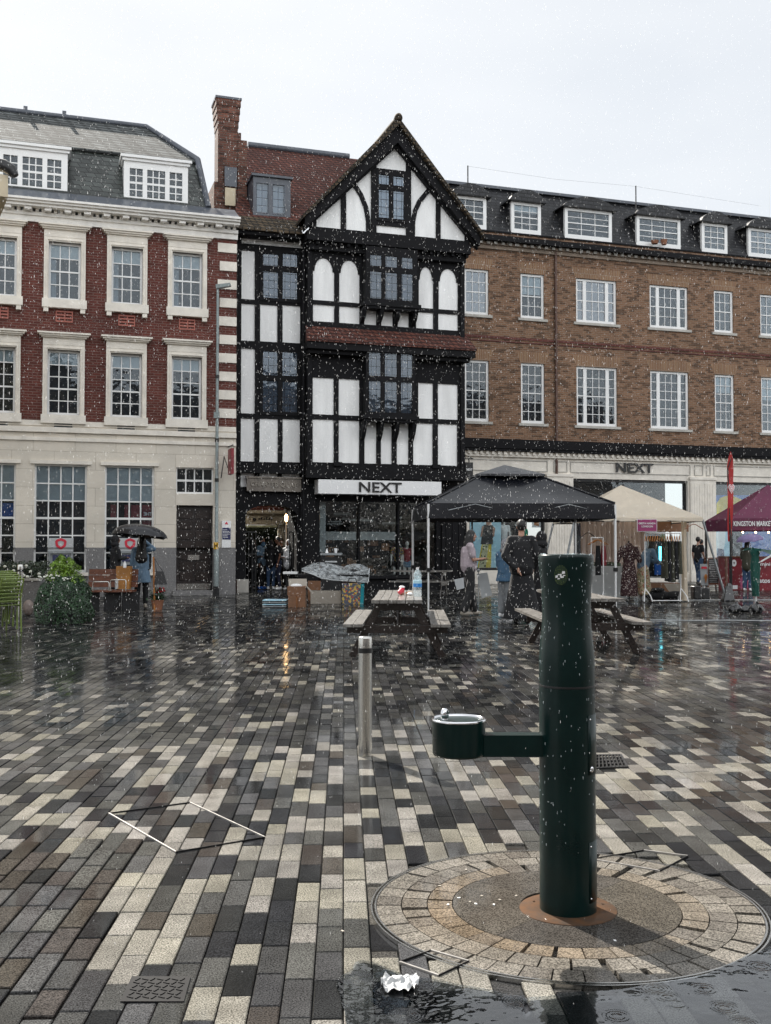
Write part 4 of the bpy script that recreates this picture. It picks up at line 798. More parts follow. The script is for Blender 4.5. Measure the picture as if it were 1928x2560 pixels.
        rf.prism(pts if sgn < 0 else pts[::-1], YT+ov, YT+6); return rf
    r1_ = barge(-1); r2_ = barge(1); f.build('gable_frame', M['black'], t, B)
    r1_.build('gable_roof', M['tile_moss'], t, B); r2_.build('gable_roof', M['tile_moss'], t, B)
    k = MB(); k.ell((ap.x, YT-.3, ap.z+.34), (.13, .2, .16)); k.tube([(ap.x, YT-.42, ap.z+.32), (ap.x, YT+6, ap.z+.32)], .11, 8); k.build('ridge_tiles', M['tile_moss'], t, B)
    # gable casement
    q = snap([rc(YT, Z3, 988, 1048, 505, 560), rc(YT, Z3, 1072, 1133, 512, 568), rc(YT, Z3, 988, 1048, 590, 752), rc(YT, Z3, 1072, 1133, 598, 760)], (2, 2))
    o = MB(); a0, a1 = g3(972, 600).x, g3(1150, 600).x; wall(o, YT-.03, a0, a1, g3(1060, 775).z, g3(1060, 480).z, q, .05); ob = o.build('gable_window', M['black'], t, B)
    g_ = MB(); bk = MB(); [g_.box(r[0], r[1], YT, YT+.004, r[2], r[3]) for r in q]; bk.box(a0, a1, YT+.02, YT+.04, g3(1060, 770).z, g3(1060, 485).z); g_.build('pane', M['leaded'], ob); bk.build('dark_interior', M['blind'], ob)
    # main roof, eaves, dormer, chimney
    ze = fp(680, 560, YL-.35).z; zr = fp(750, 381, YL+4.5).z; xh = fp(612, 500, YL+1).x
    r = MB(); r.add([(x0-.05,YL-.35,ze),(xa+1.5,YL-.35,ze),(xa+4,YL+4.5,zr),(fp(618,369,YL+4.5).x,YL+4.5,zr),(x0-.05,YL+.2,ze+.35)], [(0,1,2,3,4)])
    r.add([(xa+2,YL+4.5,zr),(fp(900,369,YL+4.5).x,YL+4.5,zr),(xb,YL-.1,ze),(xa+2,YL-.1,ze)], [(0,1,2,3)])
    r.build('main_roof', M['tile_red'], t, B)
    r = MB(); rx = fp(620, 369, YL+4.5).x; r.tube([(rx, YL+4.5, zr+.05), (ap.x, YL+4.5, zr+.05)], .12, 8); r.build('roof_ridge', M['lead'], t, B)
    r = MB(); r.add([(x0-.08,YL-.62,ze-.25),(xa-.2,YL-.62,ze-.25),(xa-.2,YL-.1,ze+.25),(x0-.08,YL-.1,ze+.25),(x0-.08,YL-.62,ze-.31),(xa-.2,YL-.62,ze-.31),(x0-.08,YL,ze-.31),(xa-.2,YL,ze-.31)], [(0,1,2,3),(4,5,1,0),(6,7,5,4),(0,3,6,4)]); r.build('eaves_tiles', M['tile_moss'], t, B)
    r = MB(); r.box(x0-.05, xa-.2, YL-.5, YL-.003, ze-.42, ze-.312); r.tube([(xa-.09, YG+.1, .5), (xa-.09, YG+.1, ze-.5)], .04, 6); r.build('eaves_board', M['black'], t, B)
    r = MB(); xp = fp(764, 900, YL-.1).x; r.tube([(xp, YL-.1, 3.6), (xp, YL-.1, ze-.6)], .022, 6); r.build('white_cable', M['board'], t, B)
    Yd = YL+.25; d = rc(Yd, Z3, 262, 478, 520, 752); dm = MB(); lw = [rc(Yd, Z3, 280, 350, 550, 742), rc(Yd, Z3, 375, 445, 560, 748)]; lw = [(a_[0], a_[1], d[2]+.12, d[3]-.2) for a_ in lw]
    wall(dm, Yd, d[0], d[1], d[2], d[3], lw, .08); dm.box(d[0], d[0]+.05, Yd+.01, Yd+2.5, d[2], d[3]); dm.box(d[1]-.05, d[1], Yd+.01, Yd+2.5, d[2], d[3]); dm.box(d[0]-.06, d[1]+.06, Yd-.08, Yd+2.6, d[3], d[3]+.07)
    ob = dm.build('dormer', M['lead'], t, B); g_ = MB(); bk = MB(); [g_.box(a_[0], a_[1], Yd+.03, Yd+.035, a_[2], a_[3]) for a_ in lw]; bk.box(d[0]+.06, d[1]-.06, Yd+.2, Yd+.22, d[2], d[3]); g_.build('pane', M['leaded'], ob); bk.build('dark_interior', M['blind'], ob)
    c = MB(); Yc = YL+1.2; cx0, cx1 = fp(545, 400, Yc).x, fp(595, 400, Yc).x; ct = fp(570, 248, Yc).z; c2x = fp(617, 400, Yc).x; c2 = fp(606, 352, Yc).z
    c.box(cx0, cx1, Yc, Yc+.7, 7, ct-.1); c.box(cx1+.002, c2x, Yc-.05, Yc+1.3, 7, c2); c.box(cx1+.002, cx1+.1, Yc, Yc+1.2, c2, c2+.25)
    for k in range(4): e = .015+.02*k; c.box(cx0-e, cx1+e, Yc-e, Yc+.7+e, ct-.9+.22*k+.001*k, ct-.9+.22*(k+1))
    c.box(cx0-.12, cx0, Yc-.02, Yc+1.2, 7, fp(545, 455, Yc).z)
    c.build('chimney', M['brick_chim'], t, B); c = MB(); c.box(cx0-.1, cx1+.1, Yc-.1, Yc+.8, ct-.02, ct+.05); c.box(cx0+.5, cx0+.75, Yc+.5, Yc+.8, ct, ct+.12); c.build('chimney_cap', M['lead'], t, B)
    c = MB(); q_ = rc(Yc-.1, Z1, 1510, 1592, 530, 660); c.box(q_[0], q_[1], Yc-.1, Yc-.06, q_[2], q_[3]); c.build('lead_flashing', M['lead'], t, B); c = MB(); q_ = rc(Yc-.1, Z1, 1370, 1600, 630, 800); c.add([(q_[0],Yc+2,q_[2]),(q_[1]-.5,Yc+2,q_[2]),(q_[1]-.5,Yc+2.5,q_[3]),(q_[0],Yc+2.5,q_[3])], [(0,1,2,3)]); c.build('slate_roof_behind', M['slate_dark'], t, B)
    c = MB(); q_ = rc(Yc-.1, Z1, 1512, 1582, 672, 790); c.box(q_[0], q_[1], Yc-.12, Yc-.07, q_[2], q_[3]); c.build('cream_block', M['creamwall'], t, B)
    # shop front
    S = [rc(YL, Z4, 622, 876, 1180, 1660), rc(YL, Z4, 886, 1132, 1184, 1662), rc(YL, Z4, 1143, 1385, 1188, 1665)]; z0s, z1s = S[1][2], S[1][3]; S = [(a_[0], a_[1], z0s, z1s) for a_ in S]
    f = MB(); wall(f, YL+.001, xg+.25, xr, 0, zlo, S, .25); f.box(S[0][0]-.1, S[2][1]+.1, YL-.12, YL, z0s-.1, z0s-.01); f.box(xg-.1, S[0][0]-.15, YL-.08, YL, 0, zlo-.1); f.box(S[2][1]+.15, xr+.02, YL-.1, YL, 0, zlo-.05)
    for i in range(5): x_ = S[2][1]+.28+i*.22; f.box(x_, x_+.05, YL-.13, YL-.1, .4, zlo-.4)
    f.build('shop_front', M['black'], t, B)
    g_ = MB(); [g_.box(a_[0], a_[1], YL+.1, YL+.11, a_[2], a_[3]) for a_ in S]; g_.build('shop_window', M['shopglass'], t, B)
    i_ = MB(); i_.box(S[0][0]-.2, S[2][1]+.2, YL+3.5, YL+3.6, 0, zlo); i_.box(S[0][0]-.25, S[0][0]-.2, YL+.3, YL+3.6, 0, zlo); i_.box(S[2][1]+.2, S[2][1]+.25, YL+.3, YL+3.6, 0, zlo); i_.box(S[0][0]-.2, S[2][1]+.2, YL+.26, YL+3.6, 0, z0s); i_.box(S[0][0]-.2, S[2][1]+.2, YL+.26, YL+3.6, z1s+.1, zlo); i_.build('shop_interior', mk('shop_interior', (.045,.038,.034), .8, var=.6, sc=2), t, B)
    q = MB(); b1 = rc(YL+1.5, Z4, 655, 1135, 1378, 1432); q.box(b1[0], b1[1], YL+1.5, YL+1.55, b1[2], b1[3])
    for k in range(9): x_ = b1[0]+(b1[1]-b1[0])*random.random(); z_ = b1[3]+.15+random.random()*.8; q.box(x_, x_+random.uniform(.2, .8), YL+1.6+k*.05, YL+1.62+k*.05, z_, z_+random.uniform(.03, .09))
    q.build('painted_reflection_band', M['board'], t, B)  # pale strips stand in for the white reflection across the shop glass
    q = MB(); b1 = rc(YL+.4, Z4, 624, 662, 1185, 1510); q.box(b1[0], b1[1], YL+.4, YL+.44, b1[2], b1[3]); q.build('display_panel', M['grey'], t, B)
    q = MB()
    for k in range(26): x_ = b1[1]+random.random()*2.4; z_ = z0s+random.random()*1.1; q.box(x_, x_+random.uniform(.06, .3), YL+.9+k*.08, YL+.93+k*.08, z_, z_+random.uniform(.03, .3))
    q.build('stacked_stock', M['card'], t, B)
    s = rc(YG-.11, Z4, 615, 1415, 1045, 1135); q = MB(); q.box(s[0], s[1], YG-.11, YL-.002, s[2], s[3]); ob = q.build('sign_board', M['white'], t, B); s2 = rc(YG-.14, Z4, 880, 1158, 1056, 1122); q = MB(); text(q, 'NEXT', s2[1]-s2[0], s2[3]-s2[2], (s2[0], YG-.13, s2[2]), .03, .015); q.build('lettering', M['ink'], ob)
    s = rc(YL-.1, Z4, 147, 500, 1032, 1116); q = MB(); q.box(s[0], s[1], YL-.16, YL-.052, s[2], s[3]); q.box(s[0]-.03, s[1]+.03, YL-.19, YL-.052, s[3]+.002, s[3]+.05); ob = q.build('stone_sign', mk('weathered_stone', (.20,.175,.15), .7, var=.4, sc=6), t, B)
    q = MB(); text(q, 'CHARTER QUAY', (s[1]-s[0])*.86, (s[3]-s[2])*.42, (s[0]+(s[1]-s[0])*.07, YL-.17, s[2]+(s[3]-s[2])*.3), .03, .01); q.build('lettering', mk('carved_lettering', (.30,.27,.23), .7), ob)
    q = MB(); a_, b_ = fp(588, 1460, YL-.2).x, fp(621, 1460, YL-.2).x; q.box(x0, b_, YL-.25, YL-.052, 0, fp(600, 1448, YL).z); q.build('stone_base', M['trim_grey'], t, B)
    q = MB(); q.box(fp(746, 1400, YL).x, S[0][0]-.1, YL-.22, YL-.085, 0, .5); q.build('door_plinth', M['black'], t, B)
    # hanging NEXT sign on the right-hand corner
    xx = fp(1172, 1170, YL-.5).x; zb2, zt2 = fp(1172, 1193, YL-.5).z, fp(1172, 1156, YL-.5).z; bs = (xx, YL, zb2); tt = thing('hanging_sign', 'small black NEXT sign hanging from the corner of the timbered house', 'sign', bs)
    q = MB(); q.box(xx-.13, xx+.13, YL-.55, YL-.5, zb2, zt2); q.build('sign_panel', M['iron'], tt, bs); q = MB(); q.bar((xx-.3, YL-.3, zt2+.12), (xx+.15, YL-.52, zt2+.12), .03, .03); q.bar((xx-.28, YL-.3, zt2+.35), (xx+.15, YL-.52, zt2+.12), .02, .02); q.bar((xx, YL-.5, zt2), (xx, YL-.5, zt2+.12), .02, .02); q.build('bracket', M['iron'], tt, bs)
    q = MB(); text(q, 'NEXT', .2, .07, (xx-.1, YL-.56, (zb2+zt2)/2-.03), .01, .01); q.build('lettering', M['white'], tt, bs)
timber()
# ---------------------------------------------------------------- passage behind the arch
def passage():
    Y = 41.0; B = Vector((fp(640, 1400, Y).x, Y, 0)); t = thing('passage_shop', 'brick shop with pale fascia seen through the black archway', 'building', B)
    x0, x1 = fp(560, 1400, Y).x, fp(712, 1400, Y).x; z1 = fp(660, 1284, Y).z; z0 = fp(660, 1312, Y).z
    q = MB(); q.box(x0, x1, Y+.1, Y+.4, z1, 10); q.build('brick_wall', M['brick_red'], t, B)
    q = MB(); q.box(x0, x1, Y-.1, Y+.3, z0, z1); q.box(x0, x1, Y-.25, Y+.3, z1, z1+.12); q.box(fp(695, 1400, Y).x, x1+.3, Y, Y+.2, 0, z0); q.build('fascia', M['creamwall'], t, B)
    q = MB(); xq = fp(635, 1310, Y).x; q.lathe([(.001, 0), (.07, .001), (.07, .02), (.001, .021)], 12, (0,0,0)); q.v = [(xq+a, Y-.12+c*.5, z0+.2+b) for a, b, c in q.v]; [q.box(xq+.15+.1*k, xq+.22+.1*k, Y-.12, Y-.1, z0+.2, z0+.2+.05*(1+k % 2)) for k in range(6)]; q.build('lettering', M['ink'], t, B)
    q = MB(); q.box(x0, fp(694, 1400, Y).x, Y+.02, Y+.03, 0, z0-.1); q.build('shop_window', glassmat('reflecting_glass', (.3,.33,.33), 2.5, .15), t, B); q = MB(); q.box(x0, x1, Y+.6, Y+.7, 0, z0); q.build('dark_interior', mk('painted_leaf_reflection', (.12,.14,.11), .8, var=.9, sc=2), t, B)  # backing carries the reflected leaves as painted mottled green
    q = MB()
    for px in (712, 718, 722): xx = fp(px, 1400, 38).x; q.box(xx, xx+.07, 37.9, 38.0, 0, 6)
    q.build('pale_column', M['trim'], t, B)
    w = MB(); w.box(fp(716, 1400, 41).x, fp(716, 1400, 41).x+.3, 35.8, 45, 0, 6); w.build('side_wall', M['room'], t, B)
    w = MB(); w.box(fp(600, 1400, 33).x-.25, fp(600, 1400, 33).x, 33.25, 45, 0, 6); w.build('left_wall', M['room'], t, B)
    for px, py, d in ((716, 1296, 34.5), (723.5, 1292, 35.5), (736, 1286, 34.0)):
        p = fp(px, py, d); tt = thing('wall_lantern', {716: 'left pale candle lamp on a pole in the arch', 723.5: 'middle candle lamp on a pole in the arch', 736: 'warm orange lamp at the right side of the arch'}[px], 'lamp', (p.x, p.y, 0), group='lamps in the archway')
        q = MB(); q.lathe([(.02, -.1), (.045, -.08), (.05, .08), (.02, .14)], 10, p); q.build('bulb', M['warm'], tt, (p.x, p.y, 0)); q = MB(); q.tube([(p.x, p.y, 0), (p.x, p.y, p.z-.1)], .02, 6); q.build('pole', M['iron'] if px == 736 else M['trim'], tt, (p.x, p.y, 0))
    # gate
    Y = 32.5; g0 = fp(724, 1480, Y); tt = thing('iron_gate', 'open black iron gate rails in front of the passage', 'gate', (g0.x, Y, 0)); q = MB(); zt = fp(724, 1330, Y).z
    for px in (614, 622, 631, 640, 724, 732.5, 741): x_ = fp(px, 1400, Y).x; q.box(x_-.014, x_+.014, Y, Y+.025, 0, zt)
    q.build('bars', M['iron'], tt, (g0.x, Y, 0)); q = MB(); a, b = fp(613, 1400, Y).x, fp(641, 1400, Y).x; c, d = fp(723, 1400, Y).x, fp(742, 1400, Y).x
    for z_ in (.2, 1.15, zt): q.box(a, b, Y-.01, Y-.001, z_-.02, z_+.02); q.box(c, d, Y-.01, Y-.001, z_-.02, z_+.02)
    q.build('rails', M['iron'], tt, (g0.x, Y, 0))
passage()
# ---------------------------------------------------------------- brown brick shops (right)
def shops():
    Y = 36.5; xL = fp(1120, 1000, Y).x; xR = fp(2500, 1000, Y).x; B = Vector((xL, Y, 0)); t = thing('brick_shop_building', 'long brown brick building with white sash windows above stone shopfronts', 'building', B)
    UP_ = [(65, 195, 490, 725), (362, 485, 515, 748), (650, 862, 535, 772), (1035, 1235, 568, 798), (1372, 1472, 600, 818), (1613, 1725, 625, 832)]; LO = [(68, 192, 965, 1285), (358, 482, 980, 1295), (650, 862, 990, 1305), (1035, 1235, 1015, 1318), (1370, 1473, 1040, 1332), (1613, 1722, 1055, 1340)]
    u = snap([rc(Y, ZR, *r) for r in UP_]); l = snap([rc(Y, ZR, *r) for r in LO])
    uz0, uz1 = np.mean([r[2] for r in u]), np.mean([r[3] for r in u]); lz0, lz1 = np.mean([r[2] for r in l]), np.mean([r[3] for r in l])
    xs = [((a[0]+b[0])/2, (a[1]+b[1])/2) for a, b in zip(u, l)]
    last = xs[-1]; step = xs[-1][0]-xs[-2][0]; xs += [(last[0]+step*1.3, last[0]+step*1.3+1.3), (last[0]+step*2.9, last[0]+step*2.9+2.2)]
    kinds = [1, 1, 3, 3, 1, 1, 1, 3]
    zc = fp(1500, 1129, Y).z; zt = fp(1500, 640, Y).z; zp = fp(1500, 603, Y).z-.09
    up = [(a, b, uz0, uz1) for a, b in xs]; lo = [(a, b, lz0, lz1) for a, b in xs]
    b = MB(); wall(b, Y, xL, xR, zc, zt, up+lo, .3); b.box(xL, xR, Y-.05, Y+.25, zt+.3, zp); b.box(xL, xL+.02, Y, Y+8, 0, zp); b.build('brick_wall', M['brick_brown'], t, B)
    rm = MB(); rm.box(xL, xR, Y+.5, Y+.52, zc, zt); rm.build('dark_interior', M['room'], t, B)
    for r in up+lo: ar = MB(); ar.prism([(r[0]-.02, r[3]), (r[1]+.02, r[3]), (r[1]+.2, r[3]+.42), (r[0]-.2, r[3]+.42)], Y-.006, Y+.05); ar.build('window_arch', M['arch_brick'], t, B)
    for i, (r, q) in enumerate(zip(up, lo)):
        lt = [(0, 1, 3)] if kinds[i] == 1 else [(0, .15, 1), (.24, .76, 3), (.85, 1, 1)]
        sash(t, B, Y+.07, r, lt, 4, fw=.09, bw=.022, sill=.12, gm='skyglass' if i in (0, 2) else 'glass', blind=(.95, .45, 0, 0, 0, 0, 0, 0)[i])
        sash(t, B, Y+.07, q, lt, 6, fw=.09, bw=.022, sill=.12, blind=(0, .0, 0, 0, .3, .4, 0, 0)[i], gm='glass')
    bd = MB(); zz = fp(1500, 861, Y).z; bd.box(xL, xR, Y-.03, Y, zz-.05, zz+.05); bd.box(xL, xR, Y-.03, Y, zz-.16, zz-.11); bd.build('brick_band', M['brick_red'], t, B)
    c = MB(); c.box(xL, xR, Y-.15, Y+.2, zt, zt+.1); c.box(xL, xR, Y-.08, Y+.2, zt-.14, zt-.002); c.build('stone_band', mk('buff_stone_band', (.27,.21,.16), .7, var=.4, sc=3), t, B)
    c = MB(); c.box(xL, xR, Y-.4, Y+.2, zt+.1, zt+.3); c.box(xL, xR, Y-.1, Y+.35, zp+.001, zp+.06); c.build('upper_cornice', M['black'], t, B)
    d = MB(); x = xL; d.box(xL, xL+.12, Y-.24, Y-.152, zt-.0, zt+.096); d0 = d.build('dentil', M['trim_grey'], t, B)
    for k in range(1, 62): c = d0.copy(); scene.collection.objects.link(c); c.location.x = d0.location.x+.3*k
    c = MB(); c.box(xL, xR, Y-.32, Y+.1, zc-.02, zc+.22); c.box(xL, xR, Y-.22, Y+.1, zc+.22, zc+.34); c.box(xL, xR, Y-.28, Y+.1, zc-.12, zc-.021); c.build('lower_cornice', M['black'], t, B)
    c = MB(); c.box(xL, xR, Y-.14, Y+.1, zc-.32, zc-.121); x = xL
    while x < xR: c.box(x, x+.1, Y-.22, Y-.142, zc-.24, zc-.122); x += .24
    c.build('stone_dentils', M['trim'], t, B)
    # mansard and dormers
    z0 = zp+.05; zr = fp(1500, 503, Y+1.6).z; r = MB(); r.add([(xL,Y+.3,z0-.1),(xR,Y+.3,z0-.1),(xR,Y+1.6,zr),(xL,Y+1.6,zr),(xL,Y+7,zr+.3),(xR,Y+7,zr+.3)], [(0,1,2,3),(3,2,5,4)]); r.build('mansard_roof', M['slate_dark'], t, B)
    r = MB(); r.box(xL, xR, Y+1.45, Y+1.7, zr-.02, zr+.09); r.build('roof_edging', M['lead'], t, B)
    D = [(90, 180, 122, 275), (310, 465, 142, 303), (590, 835, 170, 335), (965, 1193, 205, 372), (1305, 1438, 248, 402), (1548, 1690, 272, 425)]; Yd = Y+.45; dd = [rc(Yd, ZR, *q) for q in D]; dz0, dz1 = np.mean([q[2] for q in dd]), np.mean([q[3] for q in dd])
    for i, q in enumerate(dd):
        a, b_ = q[0], q[1]
        if i == 0: a = b_-1.35
        lt = [(0, 1, 3)] if b_-a < 2.2 else [(0, .15, 1), (.24, .76, 3), (.85, 1, 1)]
        o = sash(t, B, Yd, (a, b_, dz0, dz1), lt, 4, fw=.13, bw=.022, blind=.3 if i == 1 else 0)
        k = MB(); cx = (a+b_)/2; hw = (b_-a)/2+.15; n = 14; arc = [(cx-hw+2*hw*j/n, dz1+.02+.42*math.sin(PI*j/n)**.75) for j in range(n+1)]
        k.prism([(cx-hw, dz1-.02)]+[(cx+hw, dz1-.02)]+arc[::-1][0:n+1][::1], Yd-.18, Yd+1.8); k.box(a, a+.04, Yd+.125, Yd+1.5, dz0, dz1); k.box(b_-.04, b_, Yd+.125, Yd+1.5, dz0, dz1); k.box(a+.05, b_-.05, Yd+.4, Yd+.42, dz0, dz1); k.build('dormer_hood', M['slate_dark'], o)
    pipes = MB(); px_ = fp(1388, 800, Y).x; pipes.tube([(px_, Y-.07, 0.2), (px_, Y-.07, zt)], .05, 8); pipes.build('downpipe', mk('brown_pipe', (.10,.05,.035), .5), t, B)
    p2 = MB(); 
    for px in (1170, 1590): q = fp(px, 500, Y+.6); p2.tube([(q.x, Y+.6, zp-.1), (q.x, Y+.6, zr+.42)], .025, 6)
    A, C_ = fp(1170, 500, Y+.6), fp(1590, 500, Y+.6); p2.tube([(A.x, Y+.6, zr+.4), ((A.x+C_.x)/2, Y+.6, zr+.3), (C_.x, Y+.6, zr+.4)], .003, 4); p2.tube([(C_.x, Y+.6, zr+.4), (C_.x+6, Y+.6, zr+.2)], .003, 4); p2.build('roof_poles', M['iron'], t, B)
    # flower pot on dormer ledge
    q = fp(1660, 612, Y+.2); pb = thing('window_pots', 'two terracotta pots on the ledge of the wide dormer', 'flower pots', q); k = MB(); k.lathe([(.1, 0), (.14, .2)], 10); k.lathe([(.12, 0), (.16, .13)], 10, (-.42, 0, 0)); k.build('pots', M['terra'], pb)
    # stone shop front
    W0 = rc(Y, ID, 1173, 1363, 1203, 1419); W1 = rc(Y, ID, 1433, 1720, 1200, 1446); W2 = rc(Y, ID, 1790, 2010, 1206, 1448)
    wz1 = (W1[3]+W2[3])/2; W0 = (W0[0], W0[1], W0[2]-.1, wz1); W1 = (W1[0], W1[1], .35, wz1); W2 = (W2[0], W2[1], .35, wz1)
    s = MB(); wall(s, Y-.02, xL, xR, 0, zc-.12, [W0, W1, W2], .4)
    for a, b_ in ((W0[0]-.28, W0[0]-.04), (W0[1]+.04, W1[0]-.04), (W1[1]+.06, W2[0]-.06), (W2[1]+.06, W2[1]+1.0)):
        s.box(a, b_, Y-.12, Y-.022, 0, wz1+.05); s.box(a-.03, b_+.03, Y-.16, Y-.022, wz1+.05, wz1+.15); s.box(a-.03, b_+.03, Y-.17, Y-.122, 0, .35)
        n = max(3, int((b_-a)/.12)); 
        for k in range(n): x_ = a+.05+(b_-a-.1)*k/n; s.box(x_, x_+.035, Y-.135, Y-.12, .5, wz1-.1)
    s.build('stone_front', M['trim'], t, B)
    s = MB()
    zf0, zf1 = wz1+.22, zc-.42
    for a, b_ in ((W0[0], W0[1]+.1), (W0[1]+.35, W1[0]-.25), (W1[0]-.12, W1[1]+.12), (W1[1]+.3, W2[0]-.6), (W2[0]-.45, W2[0]-.25), (W2[0]-.1, W2[1])):
        for q in ((a, b_, zf0, zf0+.03), (a, b_, zf1-.03, zf1), (a, a+.03, zf0+.03, zf1-.03), (b_-.03, b_, zf0+.03, zf1-.03)): s.box(q[0], q[1], Y-.05, Y-.021, q[2], q[3])
    s.build('panel_mouldings', M['trim_grey'], t, B)
    q = rc(Y-.1, ZS, 443, 737, 120, 195); k = MB(); text(k, 'NEXT', q[1]-q[0], q[3]-q[2], (q[0], Y-.1, q[2]), .05, .02); k.build('shop_lettering', M['ink'], t, B)
    for Wd in (W0, W1, W2):
        f = MB(); f.box(Wd[0], Wd[0]+.07, Y+.1, Y+.22, Wd[2], Wd[3]); f.box(Wd[1]-.07, Wd[1], Y+.1, Y+.22, Wd[2], Wd[3]); f.box(Wd[0], Wd[1], Y+.1, Y+.22, Wd[3]-.1, Wd[3]-.001); f.box(Wd[0]+.07, Wd[1]-.07, Y+.1, Y+.22, Wd[2]+.001, Wd[2]+.1); o = f.build('shop_window', M['iron'], t, B)
        g_ = MB(); g_.box(Wd[0]+.07, Wd[1]-.07, Y+.15, Y+.16, Wd[2]+.1, Wd[3]-.1); g_.build('pane', M['shopglass'], o)
        i_ = MB(); i_.box(Wd[0], Wd[1], Y+1.6, Y+1.65, 0, Wd[3]); i_.box(Wd[0], Wd[1], Y+.4, Y+1.6, Wd[2]-.1, Wd[2]); i_.box(Wd[0], Wd[1], Y+.4, Y+1.6, Wd[3]+.01, Wd[3]+.05); i_.build('display_back', M['room'], o)
    def flat(nm, lb, cat, polys, Yp):
        b0 = polys[0][1]; c0 = fp(b0[0][0], b0[0][1], Yp); tt = thing(nm, lb, cat, c0)
        for k, (m, pts, pn) in enumerate(polys):
            w_ = [fp(*q, Yp) for q in pts]; k_ = MB(); pl = [(q.x, q.z) for q in w_]
            ar_ = sum(pl[i][0]*pl[(i+1) % len(pl)][1]-pl[(i+1) % len(pl)][0]*pl[i][1] for i in range(len(pl)))
            if ar_ < 0: pl = pl[::-1]
            k_.prism(pl, Yp-.004*(k+1), Yp-.004*k+.001 if k == 0 else Yp-.004*k); k_.build(pn, M[m], tt, c0)
    G = lambda *p: [ZG(*q) for q in p]
    flat('window_poster', 'pale blue fashion poster of a woman in a dark vest behind the black gazebo', 'poster', [('cyan', G((535,525),(808,525),(808,990),(535,990)), 'backdrop'), ('gold', G((640,760),(725,760),(720,985),(600,985)), 'camouflage_skirt'), ('camo', G((650,765),(700,765),(672,985),(610,985)), 'skirt_pattern'), ('ink', G((655,598),(735,598),(738,765),(630,765)), 'dark_vest'), ('skin', G((680,545),(722,545),(724,600),(678,600)), 'face'), ('skin', G((640,610),(658,605),(640,700),(626,700)), 'arm'), ('skin', G((732,605),(755,625),(745,705),(735,690)), 'arm')], Y+.24)
    S_ = lambda *p: [ZS(*q) for q in p]
    flat('window_poster', 'pale blue poster of a man in a white t-shirt in the far right shop window', 'poster', [('cyan', S_((1232,540),(1360,540),(1360,862),(1232,862)), 'backdrop'), ('dblue', S_((1242,790),(1292,790),(1298,862),(1235,862)), 'shorts'), ('white', S_((1238,665),(1305,655),(1302,740),(1290,800),(1240,790)), 't_shirt'), ('skin', S_((1253,605),(1285,605),(1280,660),(1258,660)), 'face'), ('hair', S_((1250,590),(1268,582),(1287,590),(1286,612),(1252,612)), 'hair')], Y+.24)
    flat('window_display', 'large yellow and blue display graphic above the t-shirt poster', 'display', [('blue', S_((1232,372),(1700,372),(1700,530),(1232,530)), 'blue_field'), ('gold', S_((1234,530),(1234,440),(1262,395),(1310,375),(1360,378),(1420,400),(1470,440),(1510,480),(1510,530)), 'yellow_hood')], Y+.3)
    flat('window_display', 'deep blue backdrop in the far right shop window', 'display', [('blue', S_((1440,540),(1700,540),(1700,870),(1440,870)), 'blue_field')], Y+.34)
    flat('window_poster', 'small orange and white poster beside the mannequins in the shop window', 'poster', [('white', G((1075,525),(1168,525),(1168,620),(1075,620)), 'backdrop'), ('orange', G((1085,535),(1145,535),(1135,610),(1095,600)), 'figure')], Y+.24)
    return W0, W1
shops()
def sidehouse():
    Zd = 21.0; a = cz(6, Zd); B = Vector((a.x, a.y, 0)); t = thing('corner_house', 'cream rendered corner of a house with black gutter at the left edge', 'building', B)
    def P(px, py, z=Zd): p = cz(px, z); return Vector((p.x, p.y, hz(py, z)))
    q = MB(); lo, hi = hz(484, Zd), hz(428, Zd); c = cz(10, Zd); L = cz(-300, Zd-1)
    d = (L-c); n = (c.normalized()-RT*.12)
    q.hexa([Vector((*c.xy, lo)), Vector((*(c+n*4).xy, lo)), Vector((*(L+n*4).xy, lo)), Vector((*L.xy, lo)), Vector((*c.xy, hi)), Vector((*(c+n*4).xy, hi)), Vector((*(L+n*4).xy, hi)), Vector((*L.xy, hi))]); q.build('oriel_wall', M['creamwall'], t, B)
    q = MB(); c2 = cz(-30, Zd); L2 = cz(-300, Zd-1)
    q.hexa([Vector((*c2.xy, 0)), Vector((*(c2+n*4).xy, 0)), Vector((*(L2+n*4).xy, 0)), Vector((*L2.xy, 0)), Vector((*c2.xy, lo-.003)), Vector((*(c2+n*4).xy, lo-.003)), Vector((*(L2+n*4).xy, lo-.003)), Vector((*L2.xy, lo-.003))]); q.build('lower_wall', M['creamwall'], t, B)
    q = MB(); q.tube([P(-120, 380), P(0, 404), P(20, 416), P(27, 430)], [.14, .13, .12, .08], 8); q.build('gutter', M['iron'], t, B)
    q = MB(); q.tube([P(-40, 378), P(2, 391), P(10, 405)], .008, 5); q.build('gutter_wire', M['iron'], t, B)
sidehouse()
